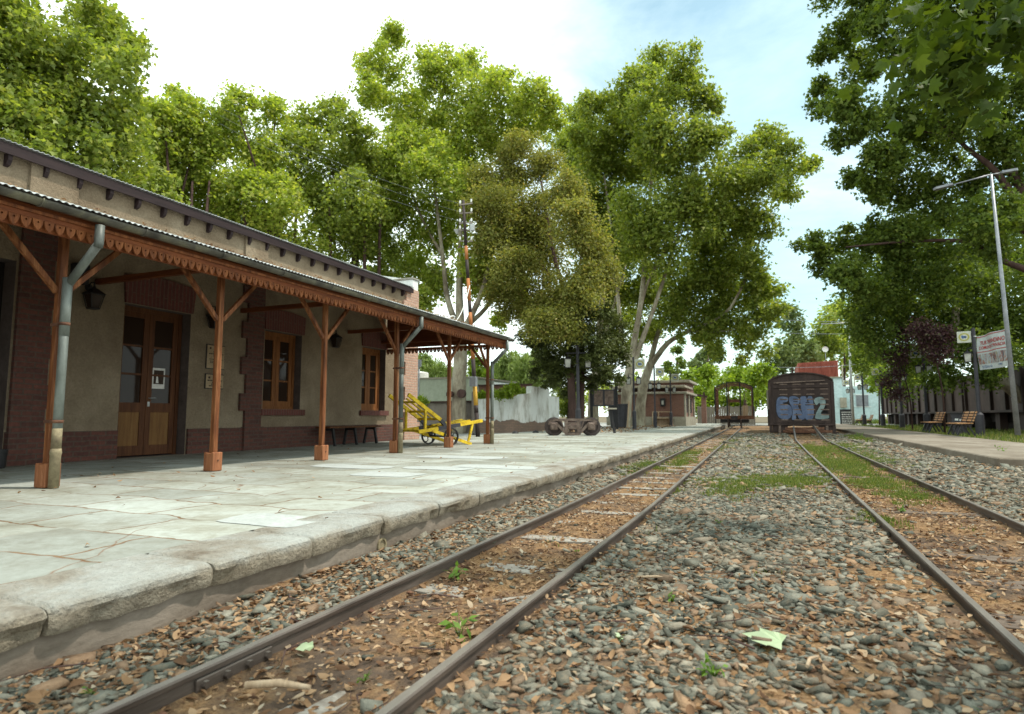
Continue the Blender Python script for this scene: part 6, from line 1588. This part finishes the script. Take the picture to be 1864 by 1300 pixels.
# T5
sp5 = [(705, 70, 30), (690, 120, 42), (672, 170, 32), (720, 190, 52), (790, 130, 42), (850, 112, 34), (830, 175, 66), (905, 165, 44), (760, 230, 58), (880, 240, 66), (965, 175, 38), (1000, 210, 34), (950, 235, 52), (720, 290, 62), (800, 320, 66), (860, 345, 58), (740, 380, 58), (820, 420, 60), (760, 470, 48), (700, 350, 52), (880, 460, 50), (800, 520, 32), (770, 545, 22), (945, 530, 26), (965, 570, 22), (655, 290, 30), (690, 440, 40), (910, 590, 18), (745, 520, 36), (690, 530, 34), (790, 500, 34), (865, 505, 34), (905, 520, 26), (720, 560, 18), (820, 255, 60), (780, 275, 50), (850, 290, 50)]
b5 = onz(836, 786, .1); b5.z = 0; D5 = b5.y
l5 = lob(sp5, D5 + 1.5)
P5 = lambda x, y, d=0: at(x, y, D5 + d)
t5 = [([b5, P5(836, 700), P5(838, 640), P5(834, 590)], .36, .30), ([P5(834, 600), P5(815, 545, .3), P5(806, 470, .6), P5(790, 330, 1)], .17, .07), ([P5(838, 600), P5(836, 520), P5(838, 440), P5(840, 320, 1.4)], .22, .06), ([P5(842, 605), P5(872, 545, -.3), P5(890, 480, -.5), P5(905, 380, .2)], .16, .06), ([P5(842, 600), P5(885, 560, .5), P5(915, 510, .8), P5(960, 460, 1)], .13, .05), ([P5(808, 470, .6), P5(760, 380, 1.2), P5(715, 250, 1.4)], .09, .03)]
tr5 = tree('plane_tree', 'tallest plane tree at the centre left, its scarred trunk behind the porch end', b5, t5, 'bark_plane', l5, 90000, 0.18, 'leaf_bright', 'plane trees at the platform end')
m = MB(); c_ = at(833, 717, D5 - .36) - b5
for s_, h_, off_ in ((.17, .05, Vector((.35, -.05, 0))), (.13, .12, Vector((-.42, -.05, -.02)))): m.lathe([(0, -.02), (s_ * .6, -.02), (s_ * .7, .05), (s_, .07), (s_ * 1.15, .02), (s_ * 1.2, -.2)], c_ + off_ * .8, 14, 'y')
m.build('knot_scar', 'bark_dark', tr5)
# T6 linden with yellowish crown, and the dark yew-like tree at its foot
sp6 = [(955, 262, 28), (930, 315, 46), (990, 300, 36), (900, 370, 48), (960, 390, 56), (1032, 350, 38), (1045, 415, 52), (900, 430, 46), (980, 460, 66), (1085, 450, 36), (930, 495, 46), (1050, 520, 56), (1000, 550, 56), (1092, 510, 36), (960, 440, 50), (1105, 490, 20), (870, 320, 24), (920, 540, 40), (960, 560, 40), (1020, 585, 40), (985, 590, 36), (890, 500, 34)]
b6 = onz(1046, 785.5, PZ); D6 = b6.y + .0
l6 = lob(sp6, D6)
P6 = lambda x, y, d=0: at(x, y, D6 + d)
tree('linden_tree', 'yellow green small leaved linden in front of the plane trees', b6, [([P6(1044, 790), P6(1040, 700), P6(1035, 620), P6(1028, 540), P6(1005, 450), P6(985, 330)], .20, .05), ([P6(1030, 560), P6(1008, 510), P6(975, 470)], .09, .03), ([P6(1033, 580), P6(1052, 510), P6(1060, 440)], .09, .03)], 'bark_dark', l6, 135000, 0.13, 'leaf_linden', LV=OVAL_V, LF=OVAL_F, clump=.34, per=26, up=.6, knob=4)
sp6b = [(1000, 612, 36), (1050, 600, 46), (1100, 615, 38), (1030, 645, 42), (1085, 645, 42), (992, 655, 24), (1118, 640, 30), (1058, 672, 30), (1128, 600, 26), (1000, 580, 34), (1045, 560, 38), (1090, 575, 38), (962, 615, 22), (980, 630, 24), (1100, 680, 20), (1020, 690, 18), (1000, 690, 18), (1030, 712, 15), (978, 680, 20), (1075, 700, 18), (1112, 690, 20), (1050, 640, 40)]
by = onz(1060, 785, PZ); ly_ = lob(sp6b, D6 + 1.2)
tree('yew_tree', 'dark drooping yew like tree crown over the hanging lamp post', at(1056, 782, D6 + 1.2), [([at(1056, 790, D6 + 1.2), at(1058, 720, D6 + 1.2), at(1060, 620, D6 + 1.2)], .22, .1)] + limbs(at(1058, 680, D6 + 1.2), ly_, 6, .05, rnd), 'bark_dark', ly_, 60000, 0.13, 'leaf_yew', LV=OVAL_V, LF=OVAL_F, clump=.22, per=30, droop=.5, flat=.35, up=1.2)
# T7 big plane group
sp7 = [(1190, 112, 30), (1240, 108, 30), (1165, 150, 36), (1240, 165, 50), (1185, 200, 56), (1112, 175, 26), (1075, 190, 24), (1285, 185, 26), (1130, 230, 56), (1065, 250, 36), (1220, 250, 66), (1288, 250, 40), (1150, 310, 66), (1080, 300, 46), (1240, 330, 66), (1180, 390, 62), (1100, 380, 46), (1270, 400, 56), (1200, 460, 58), (1130, 450, 48), (1310, 330, 42)]
b7 = onz(1140, 779, PZ); D7 = b7.y
l7 = lob(sp7, D7); P7 = lambda x, y, d=0: at(x, y, D7 + d)
tree('plane_tree', 'largest plane tree, pale stems fanning up beside the planter barrel', b7, [([P7(1138, 785), P7(1140, 740), P7(1142, 700), P7(1150, 660)], .34, .27), ([P7(1148, 670), P7(1155, 620), P7(1168, 540), P7(1180, 400, .5), P7(1195, 200, .8)], .22, .06), ([P7(1152, 665), P7(1172, 610), P7(1196, 545), P7(1230, 440), P7(1260, 330)], .17, .05), ([P7(1146, 670), P7(1130, 600, .6), P7(1120, 480, 1), P7(1100, 320, 1)], .16, .05), ([P7(1150, 650), P7(1160, 590, -.5), P7(1185, 500, -.5), P7(1240, 420, -1)], .13, .04)], 'bark_plane', l7, 64000, 0.205, 'leaf_mid', 'plane trees at the platform end', clump=.38)
sp7c = [(1350, 290, 42), (1400, 258, 34), (1440, 285, 30), (1472, 300, 16), (1380, 330, 48), (1425, 345, 30), (1340, 380, 52), (1385, 405, 36), (1320, 450, 56), (1280, 490, 56), (1360, 480, 42), (1395, 520, 30), (1330, 540, 56), (1270, 560, 50), (1380, 580, 36), (1415, 560, 22), (1240, 520, 46), (1300, 600, 36), (1360, 615, 26), (1222, 585, 32), (1395, 640, 12), (1350, 650, 12), (1300, 640, 14)]
b7c = onz(1166, 776, PZ); D7c = b7c.y
l7c = lob(sp7c, D7c - 2); P7c = lambda x, y, d=0: at(x, y, D7c + d)
tree('plane_tree', 'plane tree reaching its dark limbs right over the open wagon', b7c, [([P7c(1164, 782), P7c(1166, 740), P7c(1172, 700), P7c(1185, 660)], .38, .26), ([P7c(1182, 670), P7c(1215, 625, -.6), P7c(1255, 602, -1), P7c(1330, 560, -2), P7c(1390, 420, -2)], .2, .05), ([P7c(1182, 670), P7c(1200, 600), P7c(1240, 520), P7c(1330, 400, -1)], .2, .06), ([P7c(1255, 602, -1), P7c(1290, 605, -1.5), P7c(1340, 600, -2)], .09, .03)], 'bark_plane', l7c, 50000, 0.21, 'leaf_mid', 'plane trees at the platform end', clump=.42)
sp7a = [(1050, 240, 38), (1045, 300, 45), (1072, 380, 48), (1062, 205, 24), (1078, 470, 44), (1122, 420, 50), (1120, 570, 38), (1160, 600, 34), (1082, 540, 36), (1020, 260, 30), (1060, 330, 42), (1120, 520, 45), (1170, 540, 42), (1140, 470, 46), (1100, 580, 32), (1180, 610, 26), (1090, 440, 42), (1200, 520, 40), (1150, 640, 22)]
b7a = onz(1081, 776, PZ); D7a = b7a.y
l7a = lob(sp7a, D7a + 2); P7a = lambda x, y, d=0: at(x, y, D7a + d)
tree('plane_tree', 'plane tree with a stout pale trunk between the linden and the notice board', b7a, [([P7a(1080, 785), P7a(1080, 720), P7a(1086, 660), P7a(1095, 560), P7a(1105, 440)], .40, .12), ([P7a(1088, 650), P7a(1110, 580), P7a(1140, 480)], .15, .05)], 'bark_plane', l7a, 42000, 0.22, 'leaf_mid', 'plane trees at the platform end', clump=.42)

# right: big plane overhanging the verge
sp8 = [(1530, 60, 36), (1502, 95, 22), (1570, 120, 42), (1525, 195, 32), (1490, 205, 18), (1500, 160, 20), (1565, 215, 50), (1640, 205, 58), (1602, 300, 42), (1655, 325, 56), (1552, 328, 20), (1585, 345, 26), (1700, 255, 64), (1765, 205, 74), (1720, 380, 66), (1640, 420, 46), (1590, 440, 38), (1530, 440, 30), (1482, 442, 22), (1500, 478, 26), (1540, 500, 34), (1456, 440, 14), (1565, 525, 30), (1650, 500, 56), (1720, 500, 66), (1800, 400, 74), (1845, 300, 74), (1860, 160, 84), (1680, 105, 64), (1620, 70, 54), (1750, 60, 84), (1850, 40, 84), (1570, 20, 36), (1540, -30, 50), (1650, -40, 80), (1800, -60, 100)]
b8 = Vector((18.6, 34.5, 0)); l8 = lob(sp8, 33, 'Y', .10)
P8 = lambda x, y, d=0: at(x, y, 33 + d)
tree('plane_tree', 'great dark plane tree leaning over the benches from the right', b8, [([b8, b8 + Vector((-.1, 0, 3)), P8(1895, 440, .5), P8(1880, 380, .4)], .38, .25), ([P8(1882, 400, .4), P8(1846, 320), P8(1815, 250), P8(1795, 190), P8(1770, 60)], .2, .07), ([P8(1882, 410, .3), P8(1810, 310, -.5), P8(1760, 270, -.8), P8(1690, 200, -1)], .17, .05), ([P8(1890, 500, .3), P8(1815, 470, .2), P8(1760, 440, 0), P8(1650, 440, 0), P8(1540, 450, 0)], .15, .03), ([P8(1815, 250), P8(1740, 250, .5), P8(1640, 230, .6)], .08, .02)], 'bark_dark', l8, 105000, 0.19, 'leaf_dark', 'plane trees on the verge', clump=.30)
sp9 = [(1620, 560, 54), (1700, 580, 58), (1780, 570, 64), (1855, 530, 74), (1600, 620, 34), (1660, 640, 44), (1740, 640, 44), (1820, 640, 44), (1580, 580, 34), (1560, 560, 22), (1880, 620, 60), (1560, 600, 22), (1600, 530, 30), (1720, 690, 30), (1800, 690, 26)]
l9 = lob(sp9, 37); b9 = Vector((13.2, 37, 0))
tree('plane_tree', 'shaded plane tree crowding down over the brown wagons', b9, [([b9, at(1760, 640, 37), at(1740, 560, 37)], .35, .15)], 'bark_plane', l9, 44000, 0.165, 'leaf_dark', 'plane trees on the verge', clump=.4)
sp9b = [(1600, 480, 60), (1690, 470, 80), (1790, 470, 90), (1580, 640, 40), (1650, 680, 40), (1860, 430, 90), (1560, 540, 40)]
l9b = lob(sp9b, 52); b9b = Vector((20, 52, 0))
tree('plane_tree', 'farther plane tree filling the gap behind the shaded one', b9b, [([b9b, at(1700, 600, 52)], .35, .15)], 'bark_plane', l9b, 26000, .24, 'leaf_dark', 'plane trees on the verge', clump=.55)
for sp_, D, lab in (([(1693, 615, 24), (1706, 640, 20), (1680, 600, 16), (1720, 610, 14)], 31.5, 'purple leaved shrub tree above the second lamp post'), ([(1635, 650, 20), (1622, 690, 18), (1642, 615, 18), (1612, 640, 14), (1634, 720, 14), (1628, 590, 12)], 37, 'purple leaved plum tree at the far end of the wagons')):
    l_ = lob(sp_, D, 'Y', 0.0); b_ = at(sp_[0][0] + 25, 760, D + 2.5); b_.z = 0
    tree('purple_plum', lab, b_, [([b_, b_.lerp(l_[0][0], .5) + Vector((.2, .2, 0)), l_[0][0]], .045, .02)], 'bark_dark', l_, 4200, .13, 'leaf_purple', 'purple leaved plums', LV=OVAL_V, LF=OVAL_F)
l_ = lob([(1600, 690, 16), (1590, 700, 12), (1606, 712, 12)], 70); b_ = at(1600, 755, 70); b_.z = 0
tree('lime_shrub', 'bright yellow green shrub leaning over the far wagon end', b_, [([b_, l_[0][0]], .08, .05)], 'bark_dark', l_, 1600, .3, 'leaf_lime', LV=OVAL_V, LF=OVAL_F)

# near plane tree just out of frame on the right: its big leaves hang into the top corner
bN = Vector((6.6, 3.2, -.1)); rN = random.Random(5); lN = []
for px, py, r in ((1720, 120, 80), (1800, 60, 90), (1850, 150, 70), (1660, 60, 60), (1780, 180, 50), (1690, 170, 30), (1630, 120, 22), (1740, 215, 22), (1860, 40, 90), (1840, 215, 30), (1650, 10, 60)):
    p = at(px, py, 5.6 + rN.uniform(-.6, .8)); lN.append((p, r * depth(p) / F * .8))
for _ in range(26):
    p = Vector((rN.uniform(1.8, 8.2), rN.uniform(-3.0, 5.0), rN.uniform(5.6, 7.6))); lN.append((p, rN.uniform(.5, .85)))
fk = bN + Vector((-.1, .2, 3.6))
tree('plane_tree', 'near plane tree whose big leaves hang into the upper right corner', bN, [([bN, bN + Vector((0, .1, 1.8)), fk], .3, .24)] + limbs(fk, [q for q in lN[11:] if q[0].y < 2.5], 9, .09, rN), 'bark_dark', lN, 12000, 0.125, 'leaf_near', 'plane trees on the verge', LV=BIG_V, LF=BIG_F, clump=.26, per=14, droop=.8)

# far trees
def far(label, spec, D, n, size, mat, name='broadleaf_tree', grp='trees in the far background', **kw):
    l_ = lob(spec, D); cx_ = sum(s[0] for s in spec) / len(spec); b_ = at(cx_, 765, D); b_.z = -.1
    tree(name, label, b_, [([b_, at(cx_, sum(s[1] for s in spec) / len(spec), D)], .25, .1)], 'bark_dark', l_, n, size, mat, grp, **kw)
far('lime green bushy tree behind the open wagon frame', [(1345, 690, 26), (1370, 710, 24), (1310, 700, 20), (1385, 680, 20), (1360, 740, 22), (1330, 740, 18), (1395, 720, 22)], 66, 6000, .42, 'leaf_lime', LV=OVAL_V, LF=OVAL_F, clump=.5)
far('bright green tree beside the brick kiosk and plank fence', [(1275, 715, 22), (1290, 690, 20), (1262, 690, 14), (1300, 725, 20), (1280, 745, 14)], 68, 4500, .42, 'leaf_lime', LV=OVAL_V, LF=OVAL_F, clump=.5)
far('tall pale poplar rising behind the kiosk roof', [(1290, 620, 9), (1292, 645, 12), (1288, 670, 13), (1305, 650, 10), (1275, 650, 9), (1307, 630, 7), (1265, 665, 12)], 90, 3500, .5, 'leaf_far', 'poplar_tree', LV=OVAL_V, LF=OVAL_F, clump=.5)
far('hazy green tree rising behind the graffiti boxcar', [(1440, 590, 20), (1455, 620, 26), (1430, 640, 24), (1415, 670, 22), (1450, 660, 24), (1470, 640, 20), (1400, 700, 18), (1440, 565, 12), (1480, 665, 14)], 96, 6000, .6, 'leaf_far', LV=OVAL_V, LF=OVAL_F, clump=.7)
far('mid green tree behind the red sheet attic', [(1500, 600, 22), (1530, 580, 24), (1520, 630, 28), (1490, 640, 20), (1550, 620, 26), (1575, 600, 20), (1560, 660, 24), (1590, 650, 22), (1520, 555, 14)], 104, 7000, .65, 'leaf_mid', LV=OVAL_V, LF=OVAL_F, clump=.8)
far('dark conifer standing between the kiosk and the poplar', [(1232, 640, 8), (1238, 660, 11), (1230, 680, 13), (1245, 690, 11), (1215, 670, 10), (1240, 620, 5)], 80, 2600, .4, 'leaf_dark', 'conifer_tree', LV=OVAL_V, LF=OVAL_F, clump=.35, droop=1)
far('dark leafy tree between the far wagon and the pale blue wall', [(1612, 715, 26), (1640, 695, 34), (1590, 680, 22), (1625, 735, 22), (1655, 730, 24)], 97, 7000, .5, 'leaf_mid', LV=OVAL_V, LF=OVAL_F, clump=.6)
far('low green trees closing the view beyond the road', [(1180, 740, 26), (1120, 730, 26), (1090, 715, 24), (1060, 730, 22), (1210, 700, 18), (1150, 700, 20), (1030, 735, 18)], 74, 6000, .42, 'leaf_bright', LV=OVAL_V, LF=OVAL_F, clump=.6)
far('green shrub with a hollow of shade at the end of the whitewashed wall', [(1035, 722, 14), (1028, 745, 13), (1045, 740, 12), (1042, 705, 10)], 33, 3500, .16, 'leaf_mid', 'shrub', None, LV=OVAL_V, LF=OVAL_F, clump=.25)
# willows: hanging strands
def willow(label, spec, D, n, size):
    l_ = lob(spec, D); cx_ = sum(s[0] for s in spec) / len(spec); b_ = at(cx_, 770, D); b_.z = -.1
    o = thing('willow_tree', label, 'tree', b_, 0, 'willows beyond the garden walls'); trunk('trunk', o, [([b_, l_[0][0]], .3, .12)], 'bark_dark')
    ns = n // 40; L = np.array([(*c, r) for c, r in l_]); li = RNG.integers(0, len(L), ns)
    d = RNG.normal(0, 1, (ns, 3)); d[:, 2] = np.abs(d[:, 2]) * .8; d /= np.linalg.norm(d, axis=1)[:, None]
    top = L[li, :3] + d * L[li, 3][:, None] * RNG.uniform(.5, 1.05, ns)[:, None]
    s_ = RNG.random((ns, 40)); ln = (RNG.uniform(.8, 2.6, ns) * np.clip(L[li, 3], .6, 1.6))[:, None]
    pos = top[:, None, :] + np.stack([d[:, None, 0] * s_ * .5, d[:, None, 1] * s_ * .5, -s_ * ln], -1) + RNG.normal(0, .07, (ns, 40, 3))
    pos = pos.reshape(-1, 3); V, F_ = leaf_mesh(pos, np.zeros_like(pos), size * RNG.uniform(.7, 1.3, len(pos)), THIN_V, OVAL_F, 3.0, .1)
    np_obj('crown', V, F_, 'leaf_willow', o, off=wloc(o))
willow('weeping willow between the porch end and the dark yew', [(930, 655, 26), (955, 665, 28), (975, 650, 22), (910, 672, 20), (990, 670, 26), (940, 685, 24)], 46, 15000, .5)
willow('weeping willow above the pale green outbuilding', [(770, 655, 20), (790, 668, 22), (750, 668, 22), (808, 672, 18), (735, 660, 20)], 48, 11000, .5)
far('light green young tree behind the banded pole', [(868, 660, 14), (875, 680, 16), (885, 690, 14), (862, 690, 12), (858, 640, 8)], 40, 2600, .24, 'leaf_lime', 'young_tree', None, clump=.3)
# creeper over the whitewashed wall
for spec, D, lab, n_ in (([(895, 716, 8), (910, 720, 9), (925, 714, 10), (938, 708, 9), (950, 713, 7), (880, 720, 8)], 28.0, 'bright creeper tumbling over the top of the whitewashed wall', 2600), ([(764, 728, 6), (758, 726, 5), (772, 731, 4)], 25.5, 'small weed growing on the dark coping by the corner pier', 500)):
    l_ = lob(spec, D); o = thing('wall_creeper', lab, 'creeper', l_[0][0]); crown('foliage', o, l_, n_, .14, 'leaf_lime', LV=OVAL_V, LF=OVAL_F, clump=.16, per=14)

# ------------------------------------------------------------------ small weeds and single leaves in the foreground
def weed(label, px, py, n, h, mat='weedleaf', broad=.5, z=None, star=False):
    p = onz(px, py, -.075); p.z = float(bedz(p.x, p.y)); rw = random.Random(int(px * 3 + py)); o = thing('weed_plant', label, 'weed', p)
    pos = []; ou = []
    m = MB()
    for k in range(n):
        a = rw.uniform(0, 6.28); l = h * rw.uniform(.5, 1); tip = Vector((math.cos(a) * l * .45, math.sin(a) * l * .45, l * rw.uniform(.4, .9)))
        m.tube([(0, 0, 0), tip * .5 + Vector((0, 0, .15 * l)), tip], [.0016, .0013, .001], 4); pos.append(tip); ou.append((math.cos(a), math.sin(a), .3))
    m.build('stem', 'weedleaf', o)
    V, F_ = leaf_mesh(np.array(pos, float), np.array(ou), h * broad * .62 * RNG.uniform(.7, 1.2, n), BIG_V if star else OVAL_V, BIG_F if star else OVAL_F, .2, .9)
    np_obj('foliage', V, F_, mat, o)
weed('leafy bright green weed between the rails beyond the second sleeper', 832, 1052, 22, .10, broad=.7)
weed('upright narrow weed between the platform track rails near the camera', 836, 1158, 12, .11, broad=.8)
weed('small clover like weed close to the inner rail at the bottom', 662, 1238, 12, .05)
weed('blurred weed against the outside of the platform rail', 165, 1280, 10, .06)
weed('grassy weed tuft low in the ballast foreground', 1300, 1245, 22, .09, broad=.5)
weed('flat green weed in the ballast beside the inner rail', 1225, 1105, 9, .05, broad=.9)
weed('pale leaved weed among stones left of the big fallen leaf', 1130, 1180, 7, .05, 'paleleaf', .8)
weed('dark green weed between the boxcar track rails', 1640, 932, 16, .08, broad=1.0)
weed('small weed far up the middle ballast', 1050, 1005, 9, .05)
weed('small weed midway along the wide ballast strip', 1310, 960, 10, .06)
weed('young sapling growing at the near end of the opposite platform', 1824, 838, 16, .32, broad=.32)
weed('leafy weed clump at the edge of the opposite platform', 1565, 800, 30, .38, broad=.3)
def fallen(label, px, py, size, rz_, mat='paleleaf'):
    p = onz(px, py, -.03); p.z = float(bedz(p.x, p.y)) + .035; m = MB(); V = BIG_V.copy(); V[:, 1] -= .45
    fs = [tuple(f) for F_ in BIG_F for f in F_]; m.add([(v[0] * size, v[1] * size, v[2] * size * .3 + .012 * math.sin(v[0] * 7)) for v in V], fs); o = m.build('fallen_leaf', mat); o.location = p; o.rotation_euler = (.1, -.08, rz_); tag(o, label, 'leaf')
fallen('big pale green plane leaf lying on the ballast foreground', 1390, 1166, .15, 1.35)
fallen('pale green plane leaf on the dirt beside the platform rail', 556, 1170, .07, 2.6)
fallen('tan dry plane leaf standing among the stones', 1465, 1075, .07, .4, 'dryleaf')
fallen('large brown dry leaf at the bottom left corner by the kerb', 62, 1272, .07, 1.8, 'dryleaf')
for k, (px, py, a, L, lab) in enumerate(((505, 1262, .3, .22, 'pale split stick lying across the sleeper at the lower left'), (1480, 1215, 1.2, .12, 'short pale stick upright among foreground stones'), (1195, 1060, .1, .22, 'thin twig lying by the inner rail'))):
    p = onz(px, py, -.05); m = MB(); m.tube([(-L / 2, 0, .02), (0, .01, .028), (L / 2, 0, .022)], [.012, .013, .008] if k == 0 else [.007, .007, .004], 7, wob=.2); o = m.build('dry_stick', 'pale_wood'); o.location = p; o.rotation_euler = (0, 0, a); tag(o, lab, 'stick')

# ------------------------------------------------------------------ sky, sun, camera
SUN = Vector((0.44, 0.17, 0.88)).normalized()
el = math.asin(SUN.z); azi = math.atan2(SUN.x, SUN.y)
w = bpy.data.worlds.new('World'); sc.world = w; w.use_nodes = True
nt = w.node_tree; bg = nt.nodes['Background']
sky = nt.nodes.new('ShaderNodeTexSky'); sky.sky_type = 'NISHITA'; sky.sun_disc = False
sky.sun_elevation = el; sky.sun_rotation = azi; sky.air_density = 1.0; sky.dust_density = 2.0; sky.ozone_density = 1.0
tc = nt.nodes.new('ShaderNodeTexCoord')
# thin bright cloud covering most of the sky, torn open to the right of the tracks
sxyz = nt.nodes.new('ShaderNodeSeparateXYZ'); nt.links.new(tc.outputs['Generated'], sxyz.inputs[0])
mp = nt.nodes.new('ShaderNodeMapping'); mp.inputs['Scale'].default_value = (1.0, 1.0, 2.2); nt.links.new(tc.outputs['Generated'], mp.inputs[0])
cl = noise(nt, mp.outputs[0], 2.6, 7, 0.6, 0.6)
dd_ = nt.nodes.new('ShaderNodeVectorMath'); dd_.operation = 'DOT_PRODUCT'; nt.links.new(tc.outputs['Generated'], dd_.inputs[0])
hole = ray(1490, 190).normalized(); dd_.inputs[1].default_value = hole
opening = ramp(nt, dd_.outputs['Value'], [(0.82, (0, 0, 0)), (0.965, (1, 1, 1))])
cov = math_(nt, 'SUBTRACT', math_(nt, 'ADD', math_(nt, 'MULTIPLY', cl, 0.9), 0.62), math_(nt, 'MULTIPLY', opening, 0.92), True)
covr = ramp(nt, cov, [(0.05, (.12, .12, .12)), (0.8, (1, 1, 1))])
skc = nt.nodes.new('ShaderNodeMix'); skc.data_type = 'RGBA'; skc.blend_type = 'MULTIPLY'; skc.inputs[0].default_value = 1
nt.links.new(sky.outputs[0], skc.inputs[6]); skc.inputs[7].default_value = (1.55, 2.1, 1.75, 1)
cm = mixc(nt, covr, skc.outputs[2], (15.5, 17.6, 17.0))
nt.links.new(cm, bg.inputs['Color']); bg.inputs['Strength'].default_value = 0.1

sd = bpy.data.lights.new('sun', 'SUN'); sd.energy = 3.6; sd.angle = R(2.5); sd.color = (1.0, 0.93, 0.82)
so = bpy.data.objects.new('sun', sd); COL.objects.link(so); so.rotation_euler = SUN.to_track_quat('Z', 'Y').to_euler()

cam = bpy.data.cameras.new('camera'); co = bpy.data.objects.new('camera', cam); COL.objects.link(co)
cam.sensor_width = 36.0; cam.lens = F / 1864 * 36.0; cam.clip_end = 3000; cam.clip_start = 0.02
# columns: right, up, backward in world axes
fw = ray(CX, CY).normalized(); rt = Vector((_r.x, _d.x, _u.x)); upv = rt.cross(fw)
co.matrix_world = Matrix(((rt.x, upv.x, -fw.x, 0), (rt.y, upv.y, -fw.y, 0), (rt.z, upv.z, -fw.z, CAMH), (0, 0, 0, 1)))
cam.dof.use_dof = True; cam.dof.focus_distance = 5.6; cam.dof.aperture_fstop = 2.8; cam.dof.aperture_blades = 9
sc.camera = co
sc.view_settings.view_transform = 'Standard'; sc.view_settings.look = 'None'; sc.view_settings.exposure = 0.2; sc.view_settings.gamma = 1.0
sc.cycles.max_bounces = 8; sc.cycles.diffuse_bounces = 4; sc.cycles.transparent_max_bounces = 8
sc.cycles.use_denoising = True
sc.render.film_transparent = False
